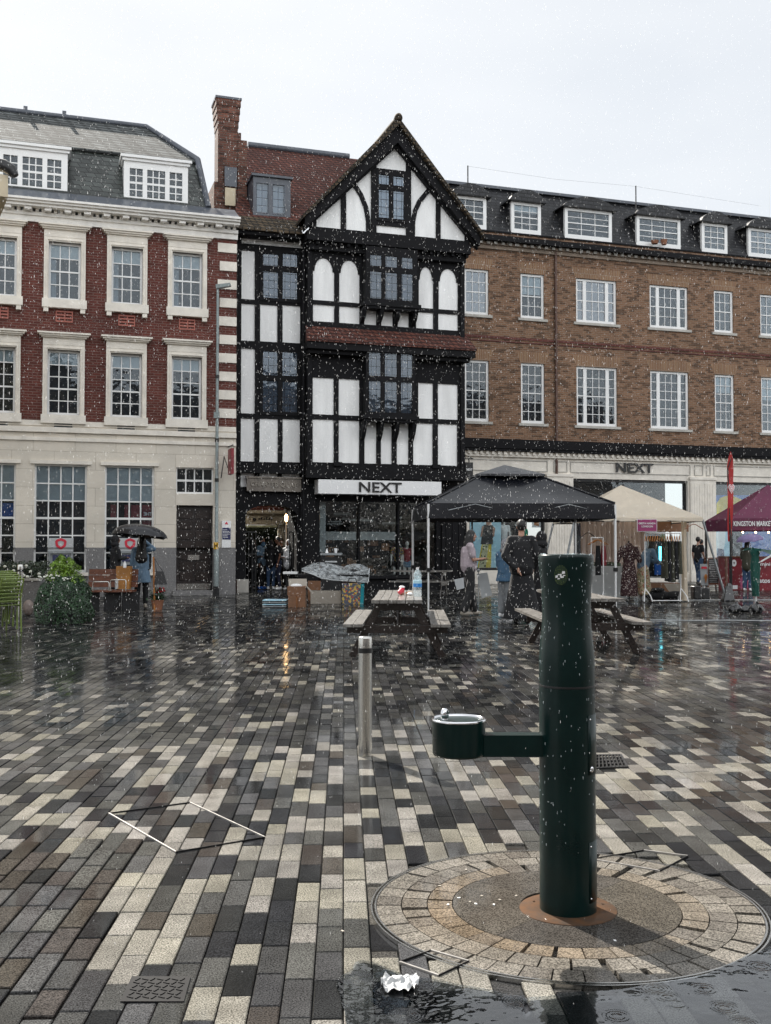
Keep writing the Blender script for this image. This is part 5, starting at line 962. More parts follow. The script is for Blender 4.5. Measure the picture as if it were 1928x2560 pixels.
def opposite():  # unseen row added behind the camera to darken reflections
    Y = -17.0; t = thing('added_building_row', 'added brick and render building row behind the camera, put in only to be reflected', 'building', (0, Y, 0)); B = (0, Y, 0); m = MB(); x = -46; rnd = random.Random(3)
    M['farwall'] = mk('dull_dark_brick', (.055,.05,.05), .8); M['farpale'] = mk('grey_render', (.16,.155,.15), .8); mm = {'farwall': MB(), 'brick_red': MB(), 'farpale': MB(), 'room': MB()}  # dull dark tones chosen for what the window glass mirrors
    while x < 50:
        w = rnd.uniform(8, 12); h = rnd.uniform(10.5, 14.5); k = rnd.choice(('farwall', 'farwall', 'farpale', 'farwall', 'farpale')); mm[k].box(x, x+w-.01, Y-6, Y, 0, h); mm['room'].add([(x,Y,h),(x+w,Y,h),(x+w,Y-3,h+2.5),(x,Y-3,h+2.5)], [(1,0,3,2)])
        for fl in range(1, 4):
            for c in range(4): cx = x+w*(c+.5)/4; mm['room'].box(cx-.55, cx+.55, Y, Y+.02, fl*3.1+.7, fl*3.1+2.4)
        mm['room'].box(x+.5, x+w-.5, Y, Y+.02, .5, 2.9); x += w
    for k, b in mm.items(): b.build({'room': 'window_glass'}.get(k, 'wall'), M[k], t, B)
opposite()
# ---------------------------------------------------------------- drinking fountain
def fountain():
    Zc = 4.0; c = cz(1415, Zc); t = thing('drinking_fountain', 'dark green steel drinking fountain column with side basin in the foreground', 'drinking fountain', c, R(-YAW))
    def P(dx, z): return (dx, 0, z)
    s = Zc/F; lean = -.011
    top = hz(1386, Zc)
    prof_y = [(2262, 70), (2262, 71.5), (2000, 70.5), (1800, 69.6), (1711, 69)]
    m = MB(); m.lathe([(69.5*s, 0.002), (69.5*s, .03), (69*s, .35), (68.6*s, hz(1711, Zc)-.003)], 56); lo = m.build('lower_column', M['green'], t)
    m = MB(); pr = [(68.3, 1710), (68.6, 1690), (68.4, 1649), (66.2, 1610), (62, 1575), (60, 1540), (60.2, 1510), (62, 1470), (65.5, 1435), (68, 1410), (68.8, 1395), (68.4, 1388), (66, 1386)]
    m.lathe([(a*s, hz(b, Zc)) for a, b in pr]+[(62*s, top-.004), (4*s, top-.012)], 56); up = m.build('upper_column', M['green'], t)
    m = MB(); m.lathe([(68.7*s, hz(1712.5, Zc)), (68.9*s, hz(1710, Zc)), (68.7*s, hz(1707.5, Zc))], 56); m.build('seam', M['iron'], t)
    # arm and basin (to the camera's left, -x)
    bx = -(1415-1146)*s; bz = hz(1795, Zc); r = 67.2*s
    m = MB(); z0, z1 = hz(1884, Zc), hz(1831, Zc); w = .036
    m.hexa([(bx+r*.6,-w,z0),(-.06,-w,z0),(-.06,w,z0),(bx+r*.6,w,z0),(bx+r*.6,-w,z1),(-.06,-w,z1),(-.06,w,z1),(bx+r*.6,w,z1)]); m.build('arm', M['green'], t)
    zb = hz(1883, Zc); m = MB(); m.lathe([(r*.5, zb-.002), (r*.93, zb), (r*.97, zb+.008), (r*.985, bz-.01), (r, bz-.002)], 44, (bx, 0, 0)); o = m.build('basin', M['green'], t)
    m = MB(); n = 44; pr2 = [(r*1.0, bz-.004), (r*1.01, bz+.003), (r*.96, bz+.005), (r*.93, bz), (r*.86, bz-.016), (r*.55, bz-.026), (r*.1, bz-.029)]
    m.lathe(pr2, n, (bx, 0, 0)); m.build('bowl', M['chrome'], o)
    m = MB(); sx_, sz = bx-.052, bz-.018; m.lathe([(.011, 0), (.012, .018), (.0105, .02), (.015, .022), (.0165, .035), (.014, .05), (.007, .056), (.001, .057)], 18, (sx_, .01, sz)); m.tube([(sx_, .01, sz+.04), (sx_+.012, -.004, sz+.045)], .008, 8); m.build('spout', M['chrome'], o)
    # access panels on the right flank
    def panel(y0, y1, lock):
        z0, z1 = hz(y1, Zc), hz(y0, Zc); m = MB(); rr = 70.4*s; n = 6; A = [R(-52+k*8.5) for k in range(n+1)]; v = []
        for a in A: 
            for rad in (rr+.001, rr-.004): v += [(rad*math.cos(a), rad*math.sin(a), z0), (rad*math.cos(a), rad*math.sin(a), z1)]
        f = []
        for k in range(n): a = k*4; b = a+4; f += [(a, b, b+1, a+1), (a+1, b+1, b+3, a+3), (a, a+2, b+2, b)]
        f += [(0, 1, 3, 2), (n*4, n*4+2, n*4+3, n*4+1)]
        m.add(v, f, True); o = m.build('access_panel', M['green'], t)
        m = MB()
        for a, z in (((A[0]+.08), z1-.015), ((A[0]+.08), z0+.015)): m.ell((rr*math.cos(a), rr*math.sin(a), z), (.004, .004, .004), 8, 6)
        if lock: m.ell((rr*math.cos(A[1]), rr*math.sin(A[1])-.002, z0+.02), (.008, .006, .011), 8, 6)
        m.build('lock' if lock else 'screws', M['chrome'], o)
    panel(1778, 1922, True); panel(2085, 2230, False)
    # round recycling sticker
    a0 = R(-90)-math.asin(.42)+R(0); z = hz(1436, Zc); rr = 67.2*s; m = MB(); n = 26
    def onc(u, v, e=.0015):
        u *= 1.55; v *= 1.5; rad = 65.6*s+(v/ .025)*1.2*s; a = R(-90)+(u-.036)/rad; return ((rad+e)*math.cos(a), (rad+e)*math.sin(a), z+v)
    vs_ = [onc(0, 0)]+[onc(.0165*math.cos(2*PI*k/n), .0245*math.sin(2*PI*k/n)) for k in range(n)]; m.add(vs_, [(0, 1+k, 1+(k+1) % n) for k in range(n)]); st = m.build('sticker', voropat('wreath_print', (.012,.03,.012), (.12,.16,.04), 260, .3), t)
    m = MB()
    for (u, v, w, h) in ((-.010, -.004, .0032, .0032), (.006, .006, .0035, .0035), (-.003, .001, .005, .0015), (.003, -.005, .004, .0022), (-.005, -.009, .003, .0015), (.0075, -.001, .003, .0013), (0, -.001, .002, .004)):
        m.add([onc(u-w, v-h, .0022), onc(u+w, v-h*.6, .0022), onc(u+w, v+h, .0022), onc(u-w*.7, v+h, .0022)], [(0, 1, 2, 3)])
    m.build('emblem', M['white'], t)
    m = MB(); m.lathe([(.180, -.005), (.180, .0052), (.178, .0065), (70*s, .0065)], 48); m.build('base_plate', M['rust'], t)
    # drops on top and beads running down the paint
    m = MB()
    for k in range(230):
        a = R(random.uniform(-185, 5)); z_ = random.uniform(.25, 1.3) if k % 3 else random.uniform(.9, 1.33); py_ = 1369+(H-z_)/Zc*F; rad = float(np.interp(py_, [q[1] for q in pr[::-1]]+[1800, 2262], [q[0] for q in pr[::-1]]+[69.2, 69.5]))*s
        m.ell((rad*math.cos(a), rad*math.sin(a), z_), (.0016, .0016, random.uniform(.0018, .006)), 6, 4)
    m.build('rain_beads', M['pet'], t)['kind'] = 'stuff'; m = MB()
    for k in range(16): a = random.random()*6.28; m.ell((64*s*math.cos(a)*random.uniform(.9, 1.02), 64*s*math.sin(a), top+.001), (.004, .004, .003), 8, 5)
    m.build('water_drops', M['pet'], t)
fountain()
def bollard(px, pyb, pyt, r, lb, plate=False):
    Z = H*F/(pyb-1369); c = cz(px, Z); h = hz(pyt, Z); t = thing('bollard', lb, 'bollard', c, R(-YAW), group='steel bollards')
    m = MB(); m.lathe([(r, -.01), (r, h*.865)], 28); m.lathe([(r, h*.902), (r, h-.012), (r*.93, h-.002), (r*.2, h+.001)], 28); m.build('post', M['steel'], t)
    m = MB(); m.lathe([(r+.002, h*.862), (r+.002, h*.904)], 28); m.build('black_band', M['iron'], t)
    if plate:
        m = MB(); m.lathe([(.001, 0), (.035, 0)], 14); 
        for i, v in enumerate(m.v): m.v[i] = (v[0]+.045, -r-.004, h*.62+v[1]*1.5)
        m.build('round_sticker', M['white'], t)
bollard(913.5, 1886, 1590, .0445, 'brushed steel bollard with black band standing alone mid foreground'); bollard(52, 1542, 1411, .058, 'steel bollard with round white sticker between green chairs and ivy', True)
# ---------------------------------------------------------------- picnic tables
def picnic():
    t = thing('picnic_table', 'wet dark wooden picnic table with cup and water bottle on top', 'picnic table', (0,0,0), group='wooden picnic tables')
    L = 3.0; hw = .31; zt = .72; zs = .43
    for k in range(6):
        m = MB(); x = -hw+k*(2*hw/6); n = 8; a, b = x+.004, x+2*hw/6-.004
        for j in range(n): 
            y0, y1 = L*j/n, L*(j+1)/n; s0, s1 = -.016*math.sin(PI*j/n), -.016*math.sin(PI*(j+1)/n)
            m.hexa([(a,y0,zt-.04+s0),(b,y0,zt-.04+s0),(b,y1,zt-.04+s1),(a,y1,zt-.04+s1),(a,y0,zt+s0),(b,y0,zt+s0),(b,y1,zt+s1),(a,y1,zt+s1)])
        m.build('top_plank', M['wood_top'], t)
    for sx_ in (-1, 1):
        for k in range(2):
            m = MB(); a = (.41+k*.122)*sx_; b = a+.115*sx_; a, b = min(a, b), max(a, b); m.box(a, b, 0, L, zs-.035, zs); m.build('seat_plank', M['wood_top'], t)
    for y in (.35, 1.95):
        m = MB(); m.bar((-.27, y, zt-.1), (.27, y, zt-.1), .045, .085); m.build('top_bearer', M['wood_dark'], t)
        m = MB(); m.bar((-.62, y, zs-.085), (.62, y, zs-.085), .045, .095); m.build('seat_bearer', M['wood_dark'], t)
        for sx_ in (-1, 1): m = MB(); m.bar((.20*sx_, y+.05, zt-.05), (.56*sx_, y+.05, -.0), .085, .045, (0,1,0)); m.build('leg', M['wood_dark'], t)
        b = MB()
        for x in (-.24, .24): b.ell((x, y-.03, zt-.1), (.012, .01, .012), 8, 5)
        for x in (-.5, -.4, .4, .5): b.ell((x, y-.03, zs-.085), (.012, .01, .012), 8, 5)
        b.build('bolts', M['steel'], t)
    m = MB(); m.bar((0, .39, zs-.05), (0, 1.1, zt-.07), .08, .05, (0,0,1)); m.build('brace', M['wood_dark'], t)
    m = MB(); m.bar((0, 1.92, zs-.05), (0, 1.2, zt-.07), .08, .05, (0,0,1)); m.build('brace', M['wood_dark'], t)
    return t
pt = picnic(); pt.location = cw(.135, 12.75); pt.rotation_euler = (0, 0, R(-YAW-1.5))
p2 = copy_tree(pt); p2['label'] = 'wet picnic table partly hidden behind the green fountain column'; p2.location = cw(2.66, 13.15); p2.rotation_euler = (0, 0, R(-YAW+1))
p3 = copy_tree(pt); p3['label'] = 'far black picnic table under the black gazebo by the dark shopfront'; p3.location = cz(1128, 29.6); p3.rotation_euler = (0, 0, R(-YAW+78)); p3.scale = (1, .55, 1)
def tabletop():
    pz = .722
    c = cz(1005, 14.6); c.z = .70
    b = thing('soft_drink_cup', 'crushed red and white paper cup on the picnic table', 'cup', c); m = MB(); m.lathe([(.028, 0), (.036, .10)], 16); m.build('cup', M['bred'], b); m = MB(); m.lathe([(.038, .10), (.038, .118), (.02, .125)], 16); m.build('lid', M['white'], b)
    c2 = cz(998, 14.2); b = thing('soft_drink_cup', 'tilted red paper cup lying against the upright one on the picnic table', 'cup', (c2.x, c2.y, .725)); m = MB(); m.tube([(0,0,.02), (.05,.02,.06)], [.03, .036], 14); m.build('cup', M['bred'], b)
    for dx, dy, lb, mt in ((.06, -.1, 'crumpled orange wrapper beside the cups on the picnic table', 'orange'), (.12, .0, 'bread scrap on the picnic table right of the cups', 'card2'), (.02, -.28, 'white paper napkin near the front of the picnic table', 'white'), (-.06, -.16, 'brown food box corner left of the cups', 'terra')):
        p = c+Vector((dx, dy, 0)); m = MB(); m.ell((p.x, p.y, .725), (.045, .035, .02), 9, 6); 
        for i, v in enumerate(m.v): q = Vector(v); d = mnoise.noise(q*40)*.015; m.v[i] = (v[0]+d, v[1]+d, v[2]+d*.6)
        tag(m.build('food_scrap', M[mt]), lb, 'food scraps', 'leftovers on the picnic table')
    c = cz(1044, 14.0); b = thing('water_bottle', 'large clear plastic water bottle with blue label on the picnic table', 'bottle', (c.x, c.y, .70)); k = 1.32
    m = MB(); m.lathe([(.035*k, 0), (.042*k, .02*k), (.042*k, .06*k), (.038*k, .07*k), (.042*k, .085*k), (.042*k, .17*k), (.037*k, .19*k), (.041*k, .21*k), (.038*k, .235*k), (.014*k, .275*k)], 20); m.build('bottle', M['pet'], b); m = MB(); m.lathe([(.0428*k, .1*k), (.0428*k, .135*k)], 20); m.build('label', mk('bottle_label', (.02,.22,.62), .4), b); m = MB(); m.lathe([(.0427*k, .1355*k), (.0427*k, .165*k)], 20); m.build('label_band', M['cyan'], b); m = MB(); m.lathe([(.014*k, .275*k), (.015*k, .295*k)], 12); m.build('cap', M['white'], b)
tabletop()
# ---------------------------------------------------------------- gazebos
def canopy(mb, C, ctr, zc, t0, t1, sag=.0, n=14, mm=9, wr=.02, wf=6.0):
    for s in range(4):
        A, Bp = C[s], C[(s+1) % 4]; v = []
        for j in range(mm+1):
            tt = t0+(t1-t0)*j/mm
            for i in range(n+1):
                u = i/n; e = A.lerp(Bp, u); p = e.lerp(ctr, tt); z = e.z+(zc-e.z)*tt-sag*4*u*(1-u)*(1-tt)*(.25+tt)
                q = Vector((u*wf+s*7, tt*2.2, 0)); z += (mnoise.noise(q*1.5)*wr+mnoise.noise(Vector((u*22+s*3, tt*1.5, 1)))*wr*.5)*math.sin(PI*u)*(1 if 0 < tt < 1 else 0)
                v.append((p.x, p.y, z))
        w = n+1; mb.add(v, [(j*w+i, j*w+i+1, (j+1)*w+i+1, (j+1)*w+i) for j in range(mm) for i in range(n)], True)
    return mb
def valance(mb, C, h, out=.0, n=12, wob=.02, sides=(0,1,2,3)):
    for s in sides:
        A, Bp = C[s], C[(s+1) % 4]; d = (Bp-A); nn = Vector((d.y, -d.x, 0)).normalized(); v = []
        for i in range(n+1):
            p = A.lerp(Bp, i/n); o = nn*(out+wob*mnoise.noise(Vector((i*.7, s*5, 0)))); v += [tuple(p+nn*.004), tuple(p+o-Vector((0,0,h*(1+.04*mnoise.noise(Vector((i, s, 3)))))))]
        mb.add(v, [(2*i, 2*i+2, 2*i+3, 2*i+1) for i in range(n)], True)
    return mb
def blackgaz():
    a = R(4); FL = cw(.868, 21.5); ex = cw(math.cos(a), math.sin(a)); ey = cw(-math.sin(a), math.cos(a)); Wd, D = 3.86, 3.3; ze = 2.255
    C = [FL, FL+ex*Wd, FL+ex*Wd+ey*D, FL+ey*D]; ctr = FL+ex*(Wd*.485)+ey*D*.5; B = Vector(FL); t = thing('black_gazebo', 'black pop-up gazebo shining wet on white legs', 'gazebo', B)
    for c in C: c.z = ze
    m = MB(); canopy(m, C, ctr, 3.2, 0, .74, .34, wr=.035); m.build('canopy', M['cblack'], t, B)
    m = MB(); C2 = [c.lerp(Vector((ctr.x, ctr.y, c.z)), .62) for c in C]; 
    for c in C2: c.z = 2.93
    canopy(m, C2, ctr, 3.17, 0, 1, .03, wr=.008); valance(m, C2, .045, .01); m.build('vent_cap', M['cblack'], t, B)
    m = MB(); valance(m, C, .31, .02, wob=.05); m.build('valance', M['cblack'], t, B)
    for c in C: m = MB(); m.tube([c+Vector((0,0,.015)), Vector((*c.lerp(ctr, .72).xy, ze+(3.2-ze)*.72+.012))], .018, 6); m.build('roof_rib', M['cblack'], t, B)
    for i, c in enumerate(C):
        m = MB(); m.box(c.x-.019, c.x+.019, c.y-.019, c.y+.019, .9, ze-.02); m.box(c.x-.014, c.x+.014, c.y-.014, c.y+.014, 0, .9); m.box(c.x-.04, c.x+.04, c.y-.04, c.y+.04, 0, .012); o = m.build('leg', M['wpaint'], t, B)
        m = MB(); m.box(c.x-.035, c.x+.035, c.y-.035, c.y+.035, .86, .94); m.build('clamp', M['iron'], o)
    m = MB()
    for i in range(4):
        A, Bp = C[i]-Vector((0,0,.12)), C[(i+1) % 4]-Vector((0,0,.12)); n = 4
        for k in range(n): p, q = A.lerp(Bp, k/n), A.lerp(Bp, (k+1)/n); m.tube([p+Vector((0,0,.1 if k % 2 else -.12)), q+Vector((0,0,-.12 if k % 2 else .1))], .011, 5); 
    m.build('scissor_frame', M['grey'], t, B)
blackgaz()
def creamstall():
    Zf = 26.3; FLx, FRx = (1437-964)/F*Zf, (1757-964)/F*Zf; ze = 2.10
    C = [cw(FLx, Zf, ze), cw(FRx, Zf, ze+.0), cw(FRx-.05, Zf+3.0, ze), cw(FLx-.05, Zf+3.0, ze)]; ctr = cw((FLx+FRx)/2-.1, Zf+1.5); B = Vector((*C[0].xy, 0)); t = thing('cream_gazebo', 'cream pop-up gazebo with slanted legs over clothes rails', 'gazebo', B)
    m = MB(); canopy(m, C, ctr, 2.99, 0, 1, .10, wr=.03); m.build('canopy', M['ccream'], t, B); m = MB(); valance(m, C, .1, .02, wob=.06); m.build('valance', M['ccream'], t, B)
    ft = [cw(FLx-.5, Zf-.4), cz(1815, 26.9), cw(FRx+.4, Zf+3.3), cw(FLx-.5, Zf+3.3)]
    for c, f in zip(C, ft): m = MB(); m.bar(c-Vector((0,0,.06)), f, .04, .04); o = m.build('leg', M['grey'], t, B); m = MB(); m.bar(f, f+Vector((0,0,.02)), .1, .1); m.build('foot', M['iron'], o)
    m = MB(); 
    for i in range(4): m.tube([C[i]-Vector((0,0,.09)), C[(i+1) % 4]-Vector((0,0,.09))], .02, 6)
    m.build('top_frame', M['iron'], t, B)
    # sandbag
    f = ft[1]; b = thing('sandbag', 'black sandbag slung on the slanted leg of the cream gazebo', 'sandbag', f); m = MB(); m.hexa([(-.2,-.16,0),(.12,-.2,0),(.14,.05,0),(-.16,.06,0),(-.06,-.08,.36),(.1,-.08,.38),(.11,.02,.38),(-.04,.02,.36)]); m.ell((.06,-.02,.36), (.08,.07,.1)); remesh(m, 'bag', M['plastic'], b, .02)
    # back drape (rippled cloth)
    c0, c1 = cz(1452, 29.0), cz(1612, 29.2); b = thing('fabric_backdrop', 'pinkish printed cloth hung across the back of the cream stall', 'fabric backdrop', c0); m = MB(); n = 60; v = []
    for i in range(n+1):
        p = c0.lerp(c1, i/n); o = .05*math.sin(i*1.35)+.04*mnoise.noise(Vector((i*.4, 0, 0)))
        for j in range(9): z = .5+1.62*j/8; q = p+cw(0, o*(1-.3*j/8)); v.append((q.x, q.y, z))
    m.add(v, [(i*9+j, (i+1)*9+j, (i+1)*9+j+1, i*9+j+1) for i in range(n) for j in range(8)], True); m.build('cloth', M['drape'], b, c0)
    c0, c1 = cz(1612, 29.0), cz(1722, 29.0); b = thing('fabric_backdrop', 'brown cloth strip behind the magenta sign in the cream stall', 'fabric backdrop', c0); m = MB(); m.hexa([c0+Vector((0,0,1.78)), c1+Vector((0,0,1.78)), c1+cw(0,.03,1.78), c0+cw(0,.03,1.78), c0+Vector((0,0,2.12)), c1+Vector((0,0,2.12)), c1+cw(0,.03,2.12), c0+cw(0,.03,2.12)]); m.build('cloth', M['card'], b, c0)
    # pale curtain leg cover
    c0 = cz(1710, 26.7); b = thing('curtain_tie', 'long pale cloth hanging at the right post of the cream stall', 'curtain', c0); m = MB(); m.lathe([(.075, .02), (.06, .6), (.05, 1.3), (.055, 2.05)], 14); 
    for i, q in enumerate(m.v): k = 1+.25*math.sin(math.atan2(q[1], q[0])*5); m.v[i] = (q[0]*k, q[1]*k, q[2])
    m.build('cloth', M['ccream'], b)
    # sign
    p = [cz(x, 26.2) for x in (1593, 1643)]; z0, z1 = hz(1329, 26.2), hz(1297.5, 26.2); b = thing('stall_sign', 'magenta GEETA HANDA LONDON sign hung under the cream canopy', 'sign', (p[0].x, p[0].y, z0)); bs = (p[0].x, p[0].y, z0); d = (p[1]-p[0]); L = d.length; X = d.normalized(); Nn = Vector((X.y, -X.x, 0))
    def plate(nm, mt, u0, u1, a, c_, off, th=.01): m = MB(); A = p[0]+X*u0+Nn*off; Bq = p[0]+X*u1+Nn*off; m.hexa([Vector((*A.xy, a)), Vector((*Bq.xy, a)), Vector((*(Bq-Nn*th).xy, a)), Vector((*(A-Nn*th).xy, a)), Vector((*A.xy, c_)), Vector((*Bq.xy, c_)), Vector((*(Bq-Nn*th).xy, c_)), Vector((*(A-Nn*th).xy, c_))]); m.build(nm, M[mt], b, bs)
    plate('border', 'white', 0, L, z0, z1, 0); plate('panel', 'magenta', .012, L-.012, z0+.012, z1-.012, .006)
    m = MB(); A = p[0]+Nn*.012; text(m, 'GEETA HANDA', L*.86, .045, Vector((*A.xy, z0+.18))+X*L*.07, .006, .02, X); text(m, 'LONDON', L*.56, .045, Vector((*A.xy, z0+.105))+X*L*.22, .006, .02, X); m.build('lettering', M['white'], b, bs)
creamstall()
def hanger(mb, c, ax, w=.42):
    ax = Vector(ax); mb.tube([c-ax*w/2-Vector((0,0,.12)), c-ax*.04, c+ax*.04, c+ax*w/2-Vector((0,0,.12))], .011, 5); mb.tube([c, c+Vector((0,0,.05)), c+ax*.02+Vector((0,0,.08))], .004, 4)
def rails():
    # right hand rail, seen broadside
    Z = 26.35; a, b_ = cz(1612, Z), cz(1701, Z); t = thing('clothes_rail', 'white tubular clothes rail with orange hangers and dark dresses', 'clothes rail', a, group='clothes rails in the cream stall'); zt = hz(1333, Z); dp = cw(0, 1)
    for i, c in enumerate((a, b_)):
        m = MB(); m.tube([Vector((*c.xy, .3)), Vector((*c.xy, zt))], .014, 8); m.tube([c+cw(-.09, -.25, .02), c+cw(-.07, -.2, .16), Vector((*c.xy, .34))], .013, 6); m.tube([c+cw(.11, -.28, .02), c+cw(.08, -.22, .16), Vector((*c.xy, .34))], .013, 6); m.tube([c+cw(0, .25, .02), c+cw(0, .2, .12), Vector((*c.xy, .3))], .013, 6); m.build('side_frame', M['wpaint'], t, a)
    m = MB(); m.tube([Vector((*a.xy, zt)), Vector((*b_.xy, zt))], .014, 8); m.build('hanging_bar', M['wpaint'], t, a); m = MB(); m.tube([a+cw(.1, -.28, .05), b_+cw(-.05, -.28, .05)], .013, 6); m.build('foot_bar', M['wpaint'], t, a)
    for k in range(15):
        u = .03+.94*k/14; c = a.lerp(b_, u); c.z = zt-.08; m = MB(); q = cw(.35, .94).normalized(); q = Vector((q.x, q.y, 0)); hanger(m, c, -q if k % 2 else q, .40); tag(m.build('coat_hanger', M['orange']), 'orange wooden hanger in the row on the right clothes rail', 'hanger', 'hangers on the right clothes rail')
    for k in range(5):
        u = .56+.095*k; c = a.lerp(b_, u); ln = (1.02, 1.1, 1.12, 1.05, .9)[k]; m = MB(); n = 14; v = []
        for i in range(n):
            an = 2*PI*i/n
            for j in range(6): z = zt-.2-ln*j/5*.9; r = (.055+.02*j/5)*(1+.2*math.sin(an*3+k)); d = cw(math.cos(an)*r, math.sin(an)*(.17+.04*j/5)); v.append((c.x+d.x, c.y+d.y, z))
        m.add(v, [(i*6+j, ((i+1) % n)*6+j, ((i+1) % n)*6+j+1, i*6+j+1) for i in range(n) for j in range(5)], True)
        tag(m.build('hanging_dress', M[('olive', 'blackcloth', 'olive', 'blackcloth', 'olive')[k]]), 'dark long garment hanging at the right end of the clothes rail', 'garment', 'dark dresses on the right clothes rail')
    # left rail seen end-on
    Z = 26.6; c = cz(1502, Z); t = thing('clothes_rail', 'narrow white clothes rail near the fountain with a few orange hangers', 'clothes rail', c, group='clothes rails in the cream stall'); zt = hz(1344, Z)
    m = MB()
    for x in (-.24, .06): m.tube([c+cw(x, 0, .02), c+cw(x, 0, zt)], .014, 8); m.tube([c+cw(x-.1, -.2, .02), c+cw(x, 0, .25)], .012, 6)
    m.build('side_frame', M['wpaint'], t, c); m = MB(); m.tube([c+cw(-.24, 0, zt), c+cw(.06, 0, zt)], .014, 8); m.build('hanging_bar', M['wpaint'], t, c)
    for k, (dx, w) in enumerate(((-.1, .5), (-.06, .46), (.0, .52))): m = MB(); hanger(m, c+cw(dx, .1*k, zt-.06), cw(1, .3).normalized(), w); tag(m.build('coat_hanger', M['orange']), 'orange hanger on the narrow rail by the fountain', 'hanger', 'hangers on the narrow clothes rail')
    m = MB(); hanger(m, c+cw(-.28, .2, zt+.12), cw(1, .1).normalized(), .4); tag(m.build('coat_hanger', M['iron']), 'black hanger sticking up beside the narrow clothes rail', 'hanger')
    m = MB(); q = cz(1735, 26.2); q.z = hz(1311, 26.2); hanger(m, q, cw(1, .0).normalized(), .46); tag(m.build('coat_hanger', M['terra']), 'single brown hanger dangling from the right end of the cream canopy', 'hanger')
    for dx, mt, ln, lb in ((-.02, 'blackcloth', .75, 'black trousers hanging on the narrow rail'), (.12, 'dred', .5, 'dark red scarf hanging on the narrow rail')):
        p = c+cw(dx, .25); m = MB(); m.lathe([(.07, .0), (.075, ln*.5), (.05, ln)], 12, (p.x, p.y, zt-.2-ln)); 
        tag(m.build('hanging_garment', M[mt]), lb, 'garment')
    # stall tables
    a, b_ = cz(1466, 28.1), cz(1566, 28.1); t = thing('stall_table', 'low table under a pale cloth behind the narrow rail', 'table', a); m = MB(); zt = .86; d = cw(0, .7)
    m.hexa([a, b_, b_+d, a+d, a+Vector((0,0,zt)), b_+Vector((0,0,zt)), b_+d+Vector((0,0,zt)), a+d+Vector((0,0,zt))]); m.build('tablecloth', M['board'], t, a)
    m = MB(); 
    for k in range(5): p = a.lerp(b_, .15+.17*k)+d*.5; m.ell((p.x, p.y, zt+.03), (.13, .12, .09))
    remesh(m, 'heap', M['shrubleaf'], None, .03); o = bpy.context.scene.collection.objects[-1]; tag(o, 'heap of folded dark green clothes on the pale table', 'clothes')
    # dress on stand
    p = cz(1572, 26.9); t = thing('dress_form', 'dress form wearing a long dark dress with a small pale pattern', 'dress form', p, R(-YAW)); m = MB(); m.lathe([(.23, .12), (.21, .5), (.17, .85), (.14, .98), (.17, 1.2), (.19, 1.32), (.08, 1.44), (.05, 1.47)], 20, sy=.6); m.cap((-.18, 0, 1.32), .07, (-.3, 0, 1.02), .075); m.cap((.18, 0, 1.32), .07, (.27, 0, 1.02), .07); remesh(m, 'dress', M['lattice'], t, .02); m = MB(); m.tube([(0,0,0), (0,0,1.52)], .02, 8); m.lathe([(.16, 0), (.02, .04)], 12); m.build('stand', M['iron'], t)
    # mirror, blue box, boxes
    a, b_ = cz(1620, 27.6), cz(1660, 27.6); t = thing('standing_mirror', 'tall mirror in the stall reflecting blue beside the woman', 'mirror', a); z0, z1 = hz(1443, 27.6), hz(1340, 27.6)
    m = MB()
    for u, w in ((a, 0), (b_, 0)): m.tube([Vector((*u.xy, z0)), Vector((*u.xy, z1))], .018, 6)
    m.tube([Vector((*a.xy, z0)), Vector((*b_.xy, z0))], .018, 6); m.build('frame', M['board'], t, a); m = MB(); m.hexa([Vector((*a.xy, z0)), Vector((*b_.xy, z0)), b_+cw(0, .02, z0), a+cw(0, .02, z0), Vector((*a.xy, z1)), Vector((*b_.xy, z1)), b_+cw(0, .02, z1), a+cw(0, .02, z1)]); m.build('glass', M['room'], t, a)
    q0, q1 = cz(1636, 27.5), cz(1658, 27.5); m = MB(); z0, z1 = hz(1437, 27.5), hz(1404, 27.5); m.hexa([Vector((*q0.xy, z0)), Vector((*q1.xy, z0)), q1+cw(0, .04, z0), q0+cw(0, .04, z0), Vector((*q0.xy, z1)), Vector((*q1.xy, z1)), q1+cw(0, .04, z1), q0+cw(0, .04, z1)]); tag(m.build('blue_box', M['blue']), 'bright blue box standing by the mirror in the cream stall', 'box')
    m = MB(); q0, q1 = cz(1648, 27.5), cz(1656, 27.5); z0, z1 = hz(1402, 27.5), hz(1366, 27.5); m.hexa([Vector((*q0.xy, z0)), Vector((*q1.xy, z0)), q1+cw(0, .04, z0), q0+cw(0, .04, z0), Vector((*q0.xy, z1)), Vector((*q1.xy, z1)), q1+cw(0, .04, z1), q0+cw(0, .04, z1)]); tag(m.build('light_panel', M['cyanlight']), 'glowing turquoise light strip above the blue box', 'light')
    for px0, px1, h, mt, lb in ((1622, 1700, .42, 'card', 'low brown wooden crate under the hanging dresses'),):
        a, b_ = cz(px0, 27.9), cz(px1, 27.9); m = MB(); d = cw(0, .4); m.hexa([a, b_, b_+d, a+d, a+Vector((0,0,h)), b_+Vector((0,0,h)), b_+d+Vector((0,0,h)), a+d+Vector((0,0,h))]); tag(m.build('crate', M[mt]), lb, 'crate')
    a = cz(1642, 27.0); m = MB(); m.ell((a.x, a.y, .14), (.34, .2, .15)); m.ell((a.x+.45, a.y-.1, .12), (.3, .2, .13)); o = remesh(m, 'clothes_heap', M['blackcloth'], None, .03); tag(o, 'heap of black clothes on the ground under the right rail', 'clothes')
    m = MB(); m.ell((a.x-.08, a.y-.15, .29), (.2, .12, .05)); o = remesh(m, 'striped_scarf', M['zebra'], None, .02); tag(o, 'black and white scarf lying on the heap of clothes', 'scarf')
    a = cz(1688, 27.3); m = MB(); n = 10; v = []
